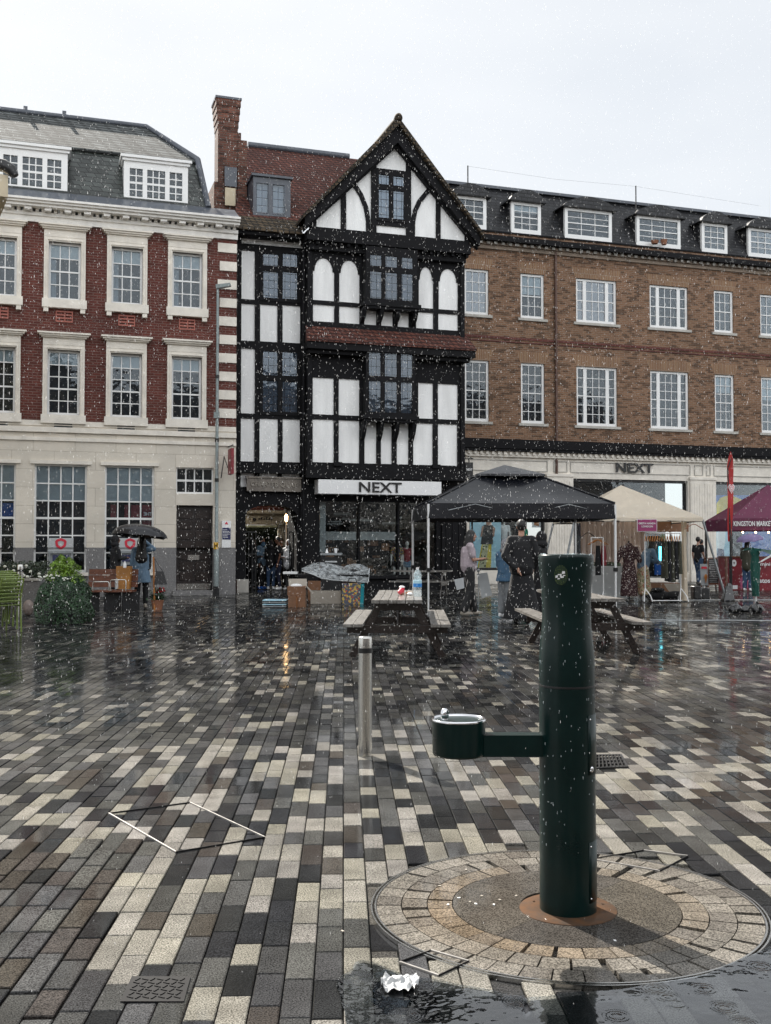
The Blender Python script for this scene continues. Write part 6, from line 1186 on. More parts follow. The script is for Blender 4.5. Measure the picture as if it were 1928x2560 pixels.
    for i in range(n+1):
        u = i/n; 
        for j in range(5): z = .42-.3*math.sin(PI*u)*j/4; q = a+cw(-.3+.6*u, .05*math.sin(PI*u)); v.append((q.x, q.y, z))
    m.add(v, [(i*5+j, (i+1)*5+j, (i+1)*5+j+1, i*5+j+1) for i in range(n) for j in range(4)], True); tag(m.build('cloth_swag', M['card2']), 'pale beige cloth draped low below the dresses', 'cloth')
    a = cz(1655, 26.1); m = MB()
    for k in range(40):
        an = random.random()*6.28; l = random.uniform(.06, .13); d = cw(math.cos(an)*l, math.sin(an)*l*.5); z = hz(1338, 26.1); m.bar((a.x, a.y, z), (a.x+d.x, a.y+d.y, z+random.uniform(-.14, .05)), .012, .003)
    tag(m.build('spider_plant', leafmat('pale_leaves', (.25,.3,.18))), 'pale trailing plant on top of the right clothes rail', 'plant')
rails()
def market():
    Z = 34.0; ze = hz(1296, Z); x0 = (1828-964)/F*Z; C = [cw(x0, Z, ze), cw(x0+3.2, Z-.3, ze), cw(x0+3.3, Z+2.8, ze), cw(x0+.1, Z+3.0, ze)]; ctr = cw(x0+1.7, Z+1.4); B = Vector((*C[0].xy, 0)); t = thing('purple_gazebo', 'purple market gazebo lettered KINGSTON MARKET at the right edge', 'gazebo', B)
    m = MB(); canopy(m, C, ctr, 3.45, 0, 1, .1, wr=.02); m.build('canopy', M['cpurple'], t, B); m = MB(); valance(m, C, .38, .02, wob=.02); o = m.build('valance', M['cpurple'], t, B)
    X = (C[1]-C[0]).normalized(); Nn = Vector((X.y, -X.x, 0)); m = MB(); text(m, 'KINGSTON MARKET', 1.22, .16, C[0]+X*.07+Nn*.05-Vector((0,0,.25)), .01, .02, X, (X*.0+Vector((0,0,1)))); m.build('lettering', M['white'], t, B)
    for i, c in enumerate(C): m = MB(); m.box(c.x-.03, c.x+.03, c.y-.03, c.y+.03, 0, ze-.02); m.build('leg', M['iron'], t, B)
    # string of bulbs
    m = MB(); [m.ell(tuple(C[0]+X*(.35+.4*k)+Nn*.06-Vector((0,0,.45))), (.03,)*3, 6, 4) for k in range(5)]; m.build('bulbs', M['warm'], t, B)
    # counter
    Z = 33.6; a = cz(1815, Z); b_ = a+X*3.6; zt = hz(1394, Z); t = thing('gelato_counter', 'dark red ice cream counter with white lettering under the purple gazebo', 'counter', a); d = cw(0, .8)
    m = MB(); m.hexa([a, b_, b_+d, a+d, a+Vector((0,0,zt)), b_+Vector((0,0,zt)), b_+d+Vector((0,0,zt)), a+d+Vector((0,0,zt))]); m.build('front_banner', M['dred'], t, a); m = MB(); q = a-X*.02-cw(0, .03); m.hexa([q+Vector((0,0,zt)), b_+Vector((0,0,zt)), b_+d+Vector((0,0,zt)), q+d+Vector((0,0,zt)), q+Vector((0,0,zt+.04)), b_+Vector((0,0,zt+.04)), b_+d+Vector((0,0,zt+.04)), q+d+Vector((0,0,zt+.04))]); m.box(q.x-.02, q.x+.04, q.y-.04, q.y+.02, 0, zt); m.build('top', M['wood_bench'], t, a)
    m = MB(); f = Nn*.008; s0 = a+f
    text(m, '&', .09, .11, s0+X*.93+Vector((0,0,.52)), .006, .02, X); text(m, 'Gelatos', .62, .15, s0+X*.72+Vector((0,0,.24)), .006, .02, X); text(m, 'mini', .3, .1, s0+X*1.05+Vector((0,0,.78)), .006, .02, X); m.build('lettering', M['white'], t, a)
    m = MB(); n = 20; c = s0+X*.24+Vector((0,0,.86)); m.add([c]+[c+X*.075*math.cos(2*PI*k/n)+Vector((0,0,.11*math.sin(2*PI*k/n))) for k in range(n)], [(0, 1+k, 1+(k+1) % n) for k in range(n)]); m.build('round_badge', M['white'], t, a)
    m = MB(); c = c+Nn*.004; m.add([c+X*(-.025)+Vector((0,0,.03)), c+Vector((0,0,-.05)), c+X*.025+Vector((0,0,.03))], [(0, 1, 2)]); m.build('cone_mark', M['shrubleaf'], t, a)
    m = MB(); c = s0+X*.14+Vector((0,0,.04)); 
    for u0, u1, z0, z1 in ((0, .2, 0, .12),): m.add([c+X*u0+Vector((0,0,z0)), c+X*u1+Vector((0,0,z0)), c+X*u1+Vector((0,0,z1)), c+X*u0+Vector((0,0,z1))], [(0,1,2,3)])
    m.build('white_label', M['white'], t, a); m = MB(); c = s0+X*.55+Vector((0,0,.06)); m.add([c+X*(-.12), c+X*.12, c+X*.16+Vector((0,0,.4)), c+Vector((0,0,.46)), c+X*(-.13)+Vector((0,0,.3))], [(0,1,2,3,4)]); m.build('pink_patch', mk('pink_print', (.45,.10,.2), .5, var=.4, sc=6), t, a)
    # flag
    Z = 33.2; p = cz(1826, Z); t = thing('feather_flag', 'tall red feather flag with a white heart emblem', 'flag', p); b0 = p; zt_, zb = hz(1129, Z), hz(1342, Z); m = MB(); m.tube([b0, Vector((b0.x, b0.y, hz(1392, Z)))], .05, 8); m.tube([b0, Vector((*b0.xy, zb)), Vector((*(b0+cw(-.06, 0)).xy, (zb+zt_)/2+.8)), Vector((*(b0+cw(.02, 0)).xy, zt_-.3)), Vector((*(b0+cw(.12, 0)).xy, zt_))], [.03, .025, .02, .015, .01], 6); m.build('pole', M['iron'], t, b0)
    m = MB(); n = 24; v = []
    for k in range(n+1):
        u = k/n; z = zb-.15+(zt_-zb+.15)*u; l = -.08+.11*max(0, (u-.78)/.22)**2; w = float(np.interp(u, (0, .15, .5, .8, .94, 1), (.02, .05, .11, .125, .10, .035)))-l
        for s in (0, .5, 1): q = b0+cw(l+w*s, .03*math.sin(u*9+s*2)); v.append((q.x, q.y, z))
    m.add(v, [(3*k+s, 3*k+s+1, 3*k+s+4, 3*k+s+3) for k in range(n) for s in range(2)], True); m.build('banner', M['red'], t, b0)
    zc = hz(1221, Z); m = MB(); cxx = b0+cw(.04, -.04); hp = []
    for k in range(30):
        a_ = 2*PI*k/30; hx = .0075*16*math.sin(a_)**3*.8; hy = .0085*(13*math.cos(a_)-5*math.cos(2*a_)-2*math.cos(3*a_)-math.cos(4*a_)); hp.append((hx, hy))
    def heart(s, off): q0 = cxx+cw(0, off); pts = [(q0+cw(x*s, 0)).xy.to_tuple()+(zc+y*s*1.25,) for x, y in hp]; return pts
    for s, off, mt in ((1.0, 0, 'white'), (.78, -.004, 'bred'), (.6, -.008, 'white'), (.4, -.012, 'bred'), (.25, -.016, 'white')): m = MB(); m.add(heart(s, off), [tuple(range(30))]); m.build('heart_emblem', M[mt], t, b0)
    # chalk board
    Z = 35.0; a, b_ = cz(1768, Z), cz(1806, Z); h = hz(1394, Z); t = thing('chalkboard_sign', 'black A-frame chalkboard covered in menu writing', 'chalkboard', a); X2 = (b_-a).normalized(); N2 = Vector((X2.y, -X2.x, 0)); tilt = .22
    def slab(nm, mt, u0, u1, z0, z1, off, th=.02, par=t):
        m = MB(); L = (b_-a).length; P_ = lambda u, z, o: Vector((*(a+X2*(u*L+.06*z/h*(1-2*u)*1.4)+N2*(o-tilt*z/h)).xy, z)); m.hexa([P_(u0,z0,off), P_(u1,z0,off), P_(u1,z0,off-th), P_(u0,z0,off-th), P_(u0,z1,off), P_(u1,z1,off), P_(u1,z1,off-th), P_(u0,z1,off-th)]); return m.build(nm, M[mt], par, a)
    slab('frame', 'wood_bench', 0, 1, .12, h, 0); slab('leg', 'wood_bench', 0, .08, 0, .12, 0); slab('leg', 'wood_bench', .92, 1, 0, .12, 0); slab('board', 'ink', .06, .94, .18, h-.04, .006)
    for k in range(13): z = h-.12-k*.058; slab('chalk_writing', 'greycoth', .12, random.uniform(.5, .9), z, z+.018, .010, .002)
    m = MB(); q = a+N2*(-.75); m.bar(q, Vector((*(a-N2*tilt).xy, h)), .05, .02); q = b_+N2*(-.75); m.bar(q, Vector((*(b_-N2*tilt-X2*.1).xy, h)), .05, .02); m.build('back_legs', M['wood_bench'], t, a)
    Z = 34.6; a = cz(1752, Z); b_ = cz(1770, Z); t = thing('menu_poster_stand', 'grey ice cream poster stand leaning beside the chalkboard', 'poster stand', a); m = MB(); z0, z1 = .12, hz(1410, Z); d = cw(0, .1); m.hexa([a+Vector((0,0,z0)), b_+Vector((0,0,z0)), b_+d*.3+Vector((0,0,z0)), a+d*.3+Vector((0,0,z0)), a+d+Vector((0,0,z1)), b_+d+Vector((0,0,z1)), b_+d*1.3+Vector((0,0,z1)), a+d*1.3+Vector((0,0,z1))]); m.build('panel', M['grey'], t, a)
    m = MB(); q = a.lerp(b_, .5); m.lathe([(.001, -.16), (.05, .0), (.07, .04), (.05, .12), (.001, .14)], 10, (q.x, q.y-.06, .35), sy=.2); m.build('cone_picture', M['orange'], t, a); m = MB(); X3 = (b_-a).normalized(); m.bar(a+X3*.03-cw(0,.02)+cw(0,.08,z1-.12), b_-X3*.03-cw(0,.02)+cw(0,.08,z1-.12), .01, .07); m.build('heading', M['bred'], t, a)
    # folded green gazebo at the edge and bin bags
    Z = 23.4; p = cz(1888, Z); t = thing('collapsed_green_gazebo', 'half folded green gazebo with white struts at the right edge', 'gazebo', p); top = hz(1372, Z)
    m = MB(); n = 14; ring = []; pr = [(.07, .28), (.08, .6), (.10, .9), (.07, 1.15), (.12, top)]
    v = [(p+cw(r*math.cos(2*PI*k/n)*(1+.25*math.sin(5*2*PI*k/n)), r*math.sin(2*PI*k/n)*(1+.25*math.sin(5*2*PI*k/n)))).xy.to_tuple()+(z,) for r, z in pr for k in range(n)]; m.add(v, [(i*n+k, i*n+(k+1) % n, (i+1)*n+(k+1) % n, (i+1)*n+k) for i in range(len(pr)-1) for k in range(n)], True); m.build('folded_cloth', M['cgreen'], t, p)
    m = MB(); v = []; nn = 12
    for i in range(nn+1):
        for j in range(nn+1):
            u, w = i/nn, j/nn; q = p+cw(u*1.5, -.2+w*1.2); z = top+.02-.16*math.sin(PI*u*.9)*(1-w)-.3*(w-.5)**2+.05*mnoise.noise(Vector((u*5, w*5, 0))); v.append((q.x, q.y, z))
    m.add(v, [(i*(nn+1)+j, (i+1)*(nn+1)+j, (i+1)*(nn+1)+j+1, i*(nn+1)+j+1) for i in range(nn) for j in range(nn)], True); m.build('canopy', M['cgreen'], t, p)
    m = MB(); m.tube([p, p+Vector((0,0,1.2))], .025, 6); m.build('leg', M['wpaint'], t, p); m = MB(); m.bar(p+cw(.05, -.2, top-.28), p+cw(.28, -.2, top-.14), .03, .03); m.bar(p+cw(.28, -.2, top-.14), p+cw(.75, -.1, top-.62), .03, .03); m.bar(p+cw(.0, -.2, top-.3), p+cw(.7, -.1, top+.02), .02, .02); m.build('struts', M['wpaint'], t, p)
    for k, (px, py, r, lb) in enumerate(((1838, 1532, .12, 'black bin bag at the left of the heap by the green gazebo'), (1862, 1530, .09, 'small middle black bin bag in the heap by the green gazebo'), (1891, 1533, .13, 'black shiny bin bag at the right foot of the green gazebo'))):
        c = gp(px, py); m = MB(); m.ell((c.x, c.y, r*.7), (r*1.25, r, r*.8)); m.ell((c.x+.03, c.y, r*1.6), (r*.3, r*.3, r*.4)); m.ell((c.x-r*.6, c.y, r*.5), (r*.7, r*.7, r*.6)); o = remesh(m, 'weight_bag', M['plastic'], None, .015)
        for v_ in o.data.vertices: dd = mnoise.noise(v_.co*14)*.05+mnoise.noise(v_.co*40)*.012; v_.co += Vector((dd, dd, dd*.6))
        tag(o, lb, 'bag', 'black bags weighting the green gazebo')
    c = gp(1750, 1497); m = MB(); m.box(c.x-.24, c.x-.02, c.y-.1, c.y+.1, 0, .34); m.box(c.x+.02, c.x+.25, c.y-.1, c.y+.12, 0, .3); o = remesh(m, 'weight_bag', M['plastic'], None, .02); tag(o, 'pair of dark bags on the ground behind the cream stall leg', 'bag')
market()
# ---------------------------------------------------------------- goods in front of the black shop
def goods():
    Z = 25.6; a, b_ = cz(716, Z), cz(922, Z); t = thing('market_table', 'dark trestle table with goods under clear plastic', 'table', a); zt = .70; m = MB(); d = cw(0, .8); m.hexa([a+Vector((0,0,zt-.05)), b_+Vector((0,0,zt-.05)), b_+d+Vector((0,0,zt-.05)), a+d+Vector((0,0,zt-.05)), a+Vector((0,0,zt)), b_+Vector((0,0,zt)), b_+d+Vector((0,0,zt)), a+d+Vector((0,0,zt))]); m.build('table_top', M['blackcloth'], t, a)
    for u in (0.01, .97):
        for w in (.05, .95): q = a.lerp(b_, u)+d*w; m = MB(); m.box(q.x-.02, q.x+.02, q.y-.02, q.y+.02, 0, zt-.05); m.build('leg', M['iron'], t, a)
    for k, (u, w, hh, lb) in enumerate(((.42, .3, .10, 'dark goods heaped on the left of the plastic covered table'), (.82, .22, .12, 'dark goods stacked on the right of the plastic covered table'))):
        q = a.lerp(b_, u)+d*.45; m = MB(); m.ell((q.x, q.y, zt+.03), (w, .25, hh)); m.ell((q.x+.2, q.y, zt), (w*.8, .22, hh*.6)); o = remesh(m, 'covered_goods', M['blackcloth'], None, .03); tag(o, lb, 'goods', 'goods under the clear plastic')
    # plastic sheet
    top = [(755, 1420), (782, 1408), (800, 1405), (830, 1410), (860, 1417), (870, 1412), (885, 1409), (905, 1411), (924, 1421)]; bot = [(755, 1427), (785, 1437), (805, 1446), (830, 1450), (860, 1452), (880, 1453), (895, 1454), (908, 1456), (921, 1455)]
    m = MB(); rows = 9; v = []; nn = len(top)
    for i in range(nn):
        for j in range(rows):
            w = j/(rows-1); px = top[i][0]*(1-w)+bot[i][0]*w; py = top[i][1]*(1-w)+bot[i][1]*w; dep = Z-.1+.55*(1-w)**1.5+.05*mnoise.noise(Vector((i*1.3, j*1.1, 0))); q = cz(px, dep); v.append((q.x, q.y, max(.5, hz(py, dep))))
    for i in range(nn):
        q = Vector(v[i*rows]); e = cw(0, .5); v.append((q.x+e.x, q.y+e.y, q.z-.22))
    f = [(i*rows+j, i*rows+j+1, (i+1)*rows+j+1, (i+1)*rows+j) for i in range(nn-1) for j in range(rows-1)]+[(nn*rows+i, i*rows, (i+1)*rows, nn*rows+i+1) for i in range(nn-1)]
    m.add(v, f, True); t2 = thing('plastic_sheet', 'clear rain-spotted plastic sheet over the market table', 'plastic sheet', a); m.build('sheet', M['sheet'], t2, a); m = MB(); m.tube([v[i*rows+rows-1] for i in range(nn)]+[v[(nn-1)*rows]], .012, 5); m.build('hem', M['board'], t2, a)
    a0, b0 = cz(708, Z-.3), cz(742, Z-.3); m = MB(); d2 = cw(0, .4); z = hz(1434, Z); m.hexa([a0+Vector((0,0,z)), b0+Vector((0,0,z)), b0+d2+Vector((0,0,z)), a0+d2+Vector((0,0,z)), a0+Vector((0,0,z+.05)), b0+Vector((0,0,z+.05)), b0+d2*.9+Vector((0,0,z+.05)), a0+d2*.9+Vector((0,0,z+.05))]); tag(m.build('white_tray', M['white']), 'white flat tray on the left end of the market table', 'tray')
    def boxx(px0, px1, yb, yt, mt, nm, lb, cat, dep=.4, parts=None):
        Zb = H*F/(yb-1369); p, q = cz(px0, Zb), cz(px1, Zb); h = hz(yt, Zb); d3 = cw(0, dep); t3 = thing(nm, lb, cat, p); m = MB(); m.hexa([p, q, q+d3, p+d3, p+Vector((0,0,h)), q+Vector((0,0,h)), q+d3+Vector((0,0,h)), p+d3+Vector((0,0,h))]); m.build('body', M[mt], t3, p); return t3, p, q, h
    t3, p, q, h = boxx(721, 764, 1518, 1489, 'card', 'cardboard_box', 'brown cardboard box with tape, bottom of its stack', 'box'); c = p.lerp(q, .5)-cw(0, .005); m = MB(); m.bar(c, c+Vector((0,0,h)), .07, .004, (1,0,0)); m.build('tape', M['orange'], t3, p)
    Zb = H*F/(1518-1369); p0, q0 = cz(719, Zb+.02), cz(765, Zb+.02); t4 = thing('cardboard_box', 'open dark brown cardboard box filled with white things, on top of its stack', 'box', p0); m = MB(); z0, z1 = h+.004, hz(1466, Zb); d3 = cw(0, .4)
    m.hexa([p0+Vector((0,0,z0)), q0+Vector((0,0,z0)), q0+d3+Vector((0,0,z0)), p0+d3+Vector((0,0,z0)), p0+Vector((0,0,z1)), q0+Vector((0,0,z1)), q0+d3+Vector((0,0,z1)), p0+d3+Vector((0,0,z1))]); m.build('body', M['card'], t4, p0)
    m = MB(); e = cw(.16, -.08); m.add([q0+Vector((0,0,z1)), q0+d3+Vector((0,0,z1)), q0+d3+e+Vector((0,0,z1-.16)), q0+e+Vector((0,0,z1-.16))], [(0,1,2,3)]); e = cw(-.02, .1); m.add([p0+d3+Vector((0,0,z1)), q0+d3+Vector((0,0,z1)), q0+d3+e+Vector((0,0,z1+.16)), p0+d3+e+Vector((0,0,z1+.16))], [(0,1,2,3)]); m.build('flaps', M['card2'], t4, p0)
    m = MB(); m.ell(p0.lerp(q0, .45)+d3*.4+Vector((0,0,z1+.01)), (.14, .12, .05)); tag(m.build('white_goods', M['white']), 'white packaging inside the open cardboard box', 'packaging')
    boxx(777, 852, 1509, 1477, 'card2', 'storage_box', 'long beige storage box under the market table', 'box'); boxx(780, 850, 1490, 1456, 'grey', 'plastic_crate', 'dark grey crate behind the beige storage box', 'crate'); boxx(770, 802, 1500, 1452, 'card', 'cardboard_box', 'brown cardboard sheet box behind the open box flaps', 'box', .1)
    # floral bag
    Zb = 25.4; p = cz(884, Zb); t5 = thing('shopping_bag', 'floral and teal shopping bag on the wet ground', 'bag', p, R(-YAW)); m = MB(); m.hexa([(-.26,-.1,0),(.16,-.1,0),(.16,.14,0),(-.26,.14,0),(-.27,-.08,.50),(.18,-.08,.50),(.18,.12,.50),(-.27,.12,.50)]); m.build('front', M['floralbag'], t5); m = MB(); m.hexa([(.161,-.13,0),(.24,-.1,0),(.24,.14,0),(.161,.14,0),(.181,-.1,.48),(.26,-.07,.48),(.26,.12,.48),(.181,.12,.48)]); m.build('side', M['teal'], t5); m = MB(); m.tube([(-.15,-.1,.48), (-.1,-.12,.62), (.05,-.12,.62), (.1,-.1,.48)], .012, 6); m.build('handle', M['blackcloth'], t5)
    # pallet tray
    Zb = 24.0; p, q = cz(657, Zb), cz(716, Zb); t6 = thing('glass_pallet', 'stack of thin pale glass shelves lying on the ground', 'shelves', p); 
    for k in range(4): m = MB(); z = .01+k*.045; d3 = cw(0, .5); m.hexa([p+Vector((0,0,z)), q+Vector((0,0,z)), q+d3+Vector((0,0,z)), p+d3+Vector((0,0,z)), p+Vector((0,0,z+.02)), q+Vector((0,0,z+.02)), q+d3+Vector((0,0,z+.02)), p+d3+Vector((0,0,z+.02))]); m.build('shelf', M['cyan'] if k % 2 else M['grey'], t6, p)
    # litter bin
    Zb = 29.8; p = cz(829, Zb); t7 = thing('litter_bin', 'black litter bin with cups left on its lid', 'litter bin', p, R(-YAW)); h = 1.2; m = MB(); m.box(-.27, .27, -.27, .27, .03, h-.12); m.build('body', M['iron'], t7); m = MB(); m.box(-.3, .3, -.3, .3, h-.06, h); m.build('lid', M['grey'], t7); m = MB(); m.box(-.26, -.2, -.27, .27, h-.12, h-.06); m.box(.2, .26, -.27, .27, h-.12, h-.06); m.build('lid_posts', M['iron'], t7); m = MB(); m.box(-.17, .17, -.285, -.272, h-.26, h-.22); m.build('slot_rim', M['board'], t7)
    m = MB(); m.lathe([(.035, 0), (.05, .13)], 12, p+cw(.12, 0, h)); tag(m.build('paper_cup', M['white']), 'white paper cup standing on the litter bin', 'cup'); m = MB(); m.lathe([(.05, 0), (.03, .06), (.01, .12)], 8, p+cw(-.13, 0, h)); tag(m.build('crumpled_napkin', M['white']), 'crumpled white napkin on the litter bin', 'napkin')
    # grey boards under the black gazebo
    for a_, b_, c_, d_, lb, k in (((1192,1435),(1218,1431),(1230,1487),(1204,1495), 'pale grey board with a hole leaning behind the patterned trousers', 0), ((1135,1449),(1159,1444),(1161,1470),(1142,1475), 'small white board leaning left of the patterned trousers', 1)):
        Zb = 25.0 if k == 0 else 25.6; P4 = [cz(x, Zb+(.0 if y > 1460 else .25), max(.02, hz(y, Zb+(.0 if y > 1460 else .25)))) for x, y in (d_, c_, b_, a_)]; m = MB(); e = cw(0, .02); m.hexa([P4[0], P4[1], P4[1]+e, P4[0]+e, P4[3], P4[2], P4[2]+e, P4[3]+e]); tag(m.build('leaning_board', M['board']), lb, 'board', 'boards under the black gazebo')
    c = cz(1196, 25.2); m = MB(); m.ell((c.x, c.y, hz(1426, 25.2)), (.04,)*3); m.tube([(c.x, c.y, 0), (c.x, c.y, hz(1428, 25.2))], .012, 6); tag(m.build('knobbed_post', M['board']), 'thin post with pale round knob behind the woman in grey top', 'post')
goods()
# ---------------------------------------------------------------- street lamp
def lamp():
    Z = 30.2; c = cz(541.5, Z); t = thing('street_lamp', 'galvanised street lamp with yellow H plate in front of the bank', 'street lamp', c, R(-YAW)); h = hz(716, Z)
    m = MB(); m.lathe([(.075, .25), (.078, hz(1372, Z)), (.052, hz(1366, Z)), (.045, h*.55), (.038, h)], 16); m.build('pole', M['post'], t); m = MB(); m.lathe([(.085, 0), (.085, .25)], 16); m.build('base', M['iron'], t)
    m = MB(); m.hexa([(-.04,-.09,h-.02),(.38,-.07,h+.06),(.38,.07,h+.06),(-.04,.09,h-.02),(-.05,-.10,h+.09),(.36,-.08,h+.14),(.36,.08,h+.14),(-.05,.10,h+.09)]); m.build('lamp_head', M['post'], t); m = MB(); m.hexa([(.05,-.06,h-.012),(.33,-.05,h+.04),(.33,.05,h+.04),(.05,.06,h-.012),(.05,-.06,h-.004),(.33,-.05,h+.048),(.33,.05,h+.048),(.05,.06,h-.004)]); m.build('lamp_glass', M['board'], t)
    z0, z1 = hz(1373, Z), hz(1356, Z); m = MB(); m.box(-.065, .065, -.1, -.09, z0, z1); o = m.build('hydrant_plate', M['yellow'], t); m = MB(); text(m, 'H', .085, (z1-z0)*.74, (-.042, -.106, z0+(z1-z0)*.13), .008, .02); m.build('lettering', M['ink'], o)
    for zz in (hz(940, Z), hz(1100, Z), hz(1200, Z)): m = MB(); m.lathe([(.06, zz-.05), (.06, zz+.05)], 12); m.build('strap', M['iron'], t)
    m = MB(); m.box(-.08, .08, -.1, -.05, hz(1045, Z), hz(1030, Z)); m.build('junction_box', M['post'], t)
lamp()
# ---------------------------------------------------------------- planting and furniture at left
def leaves(mb, N, fn, s, rnd=random):
    for _ in range(N):
        p, nrm = fn(); nrm = (Vector(nrm)+Vector((rnd.gauss(0, .45), rnd.gauss(0, .45), rnd.gauss(0, .45)))).normalized(); a = nrm.orthogonal().normalized(); a.rotate(Matrix.Rotation(rnd.random()*6.28, 3, nrm)); b = nrm.cross(a); k = s*rnd.uniform(.6, 1.35); p = Vector(p)
        mb.add([p-a*k, p-b*k*.55+nrm*k*.15, p+a*k, p+b*k*.55+nrm*k*.15], [(0, 1, 2, 3)])
def plants():
    Z = 19.0; c = cz(161, Z); t = thing('ivy_planter', 'round planter smothered in dark ivy with small white flowers', 'planter', c, R(-YAW)); hh = hz(1440, Z)
    def f():
        z = random.random()**.8; a = random.random()*2*PI; r = .50*(max(.02, 1-max(0, (z-.25)/.75)**2.6)**.5-.12*(1-min(1, z/.3))**2)*(1+.16*mnoise.noise(Vector((math.cos(a)*2, math.sin(a)*2, z*3)))); 
        if random.random() < .2: z = .9+.1*random.random(); r = .3*random.random()**.5
        return (r*math.cos(a), r*math.sin(a), max(.02, z*hh)), (math.cos(a), math.sin(a), .5)
    m = MB(); leaves(m, 9000, f, .022); m.build('ivy', M['ivy'], t); m = MB(); m.lathe([(.36, 0), (.40, hh*.5), (.27, hh-.18)], 20); m.build('pot', M['iron'], t)
    def g():
        a = random.random()*2*PI; u = random.random(); z = hh-.08+.46*u; k = mnoise.noise(Vector((math.cos(a)*2, math.sin(a)*2, u*4))); r = (.25*(1-u**1.6)**.8+.015)*(1+.4*k)*random.random()**.2; cx = random.choice((-.05, .09)) ; return (cx+r*math.cos(a), r*math.sin(a), z-(.05 if cx > 0 else 0)), (math.cos(a), math.sin(a), 1.5)
    t2 = thing('dwarf_conifer', 'bright yellow-green dwarf conifer growing out of the ivy planter', 'conifer', c, R(-YAW)); m = MB(); leaves(m, 5200, g, .019); m.build('crown', M['conifer'], t2); m = MB(); m.tube([(0,0,hh-.2), (0,0,hh+.25)], .025, 8); m.build('trunk', M['wood_dark'], t2)
    t3 = thing('white_flowers', 'sprigs of white flowers on top of the ivy planter', 'flowers', c, R(-YAW)); m = MB()
    for k in range(26): x = random.uniform(-.35, .2); m.ell((x, -.2-random.random()*.2, hh-.03+random.random()*.06-(.0 if x < 0 else .04)), (.02, .02, .015), 6, 4)
    m.build('blooms', M['petal'], t3)['kind'] = 'stuff'
    # low stone planter with white flowers
    Z = 23.5; a, b_ = cz(-60, Z), cz(102, Z); t4 = thing('stone_planter', 'low dark stone planter behind the ivy bush', 'planter', a); m = MB(); d = cw(0, .9); z = .62; m.hexa([a, b_, b_+d, a+d, a+Vector((0,0,z)), b_+Vector((0,0,z)), b_+d+Vector((0,0,z)), a+d+Vector((0,0,z))]); m.build('body', M['granite'], t4, a); m = MB(); q = cw(-.03, -.04); m.hexa([a+q+Vector((0,0,z)), b_-q.reflect(Vector((1,0,0)))*0+q+Vector((0,0,z)), b_+d+Vector((0,0,z)), a+d+Vector((0,0,z)), a+q+Vector((0,0,z+.05)), b_+q+Vector((0,0,z+.05)), b_+d+Vector((0,0,z+.05)), a+d+Vector((0,0,z+.05))]); m.build('rim', M['trim_grey'], t4, a)
    t5 = thing('flowering_shrub', 'dark leafy shrub dotted with white roses behind the bollard', 'shrub', a)
    def s():
        u = random.random(); p = a.lerp(b_, u)+d*(.1+.8*random.random()); zz = .6+random.random()*.45*(1-.5*abs(mnoise.noise(Vector((u*6, 0, 0))))); return (p.x, p.y, zz), (0, -.6, .6)
    m = MB(); leaves(m, 2600, s, .035); m.build('foliage', M['shrubleaf'], t5, a); m = MB()
    for k in range(46): p, _ = s(); m.ell((p[0]-.03, p[1]-.12, p[2]), (.04, .035, .032), 7, 5)
    m.build('blooms', M['petal'], t5, a)['kind'] = 'stuff'
    # stone ball
    c = gp(71, 1538); m = MB(); m.ell((0,0,.15), (.105,.105,.16), 18, 12); t6 = m.build('stone_bollard', mk('pinkish_granite', (.21,.165,.145), .6, var=.4, sc=14)); t6.location = c; tag(t6, 'rounded pinkish granite stone beside the steel bollard', 'stone bollard')
    c = cz(395, 23.0); t7 = thing('flower_pot', 'pot with red flowers and green leaves at the foot of the wooden pole', 'flower pot', c); m = MB(); m.lathe([(.1, 0), (.14, .22)], 14); m.build('pot', M['terra'], t7)
    m = MB(); leaves(m, 300, lambda: ((random.gauss(0, .09), random.gauss(0, .09), .22+abs(random.gauss(0, .12))), (0, 0, 1)), .035); m.build('leaves', M['ivy'], t7); m = MB(); [m.ell((random.gauss(.06, .06), random.gauss(0, .05), .38+random.random()*.1), (.03, .03, .025), 7, 5) for _ in range(9)]; m.build('blooms', M['redpetal'], t7)
plants()
def chairs():
    def chair():
        t = thing('garden_chair', 'green slatted metal chair in front of the stack', 'chair', (0,0,0), group='stacked green garden chairs'); s = .0105
        for sx_ in (-1, 1):
            m = MB(); m.tube([(.22*sx_, -.20, 0), (.215*sx_, -.18, .42), (.21*sx_, -.19, .55), (.19*sx_, -.29, .86)], .014, 8); m.build('rear_leg', M['chair'], t)
            m = MB(); m.tube([(.23*sx_, .24, 0), (.22*sx_, .2, .43), (.21*sx_, -.17, .42)], .014, 8); m.build('front_leg', M['chair'], t)
        for k in range(7): m = MB(); z = .5+k*.058; y = -.17-.33*(z-.5)*.33/.12*.12; y = -.185-max(0, z-.55)*.32; m.tube([(-.20, y, z), (0, y-.025, z+.004), (.20, y, z)], .012, 6); m.build('back_slat', M['chair'], t)
        for k in range(7): m = MB(); y = -.16+k*.055; m.bar((-.21, y, .435), (.21, y, .435), .04, .012); m.build('seat_slat', M['chair'], t)
        return t
    c0 = chair(); base = cz(8, 17.0); lb = ['green slatted chair at the bottom front of the stack', 'second green chair up in the stack at left', 'third green chair in the leaning stack', 'fourth green chair in the leaning stack', 'topmost green chair of the leaning stack']
    for k in range(5):
        c = c0 if k == 0 else copy_tree(c0); c['label'] = lb[k]; c.location = base+cw(-.085*k, .05*k, .05*k); c.rotation_euler = (R(3*k), 0, R(-YAW+52))
chairs()
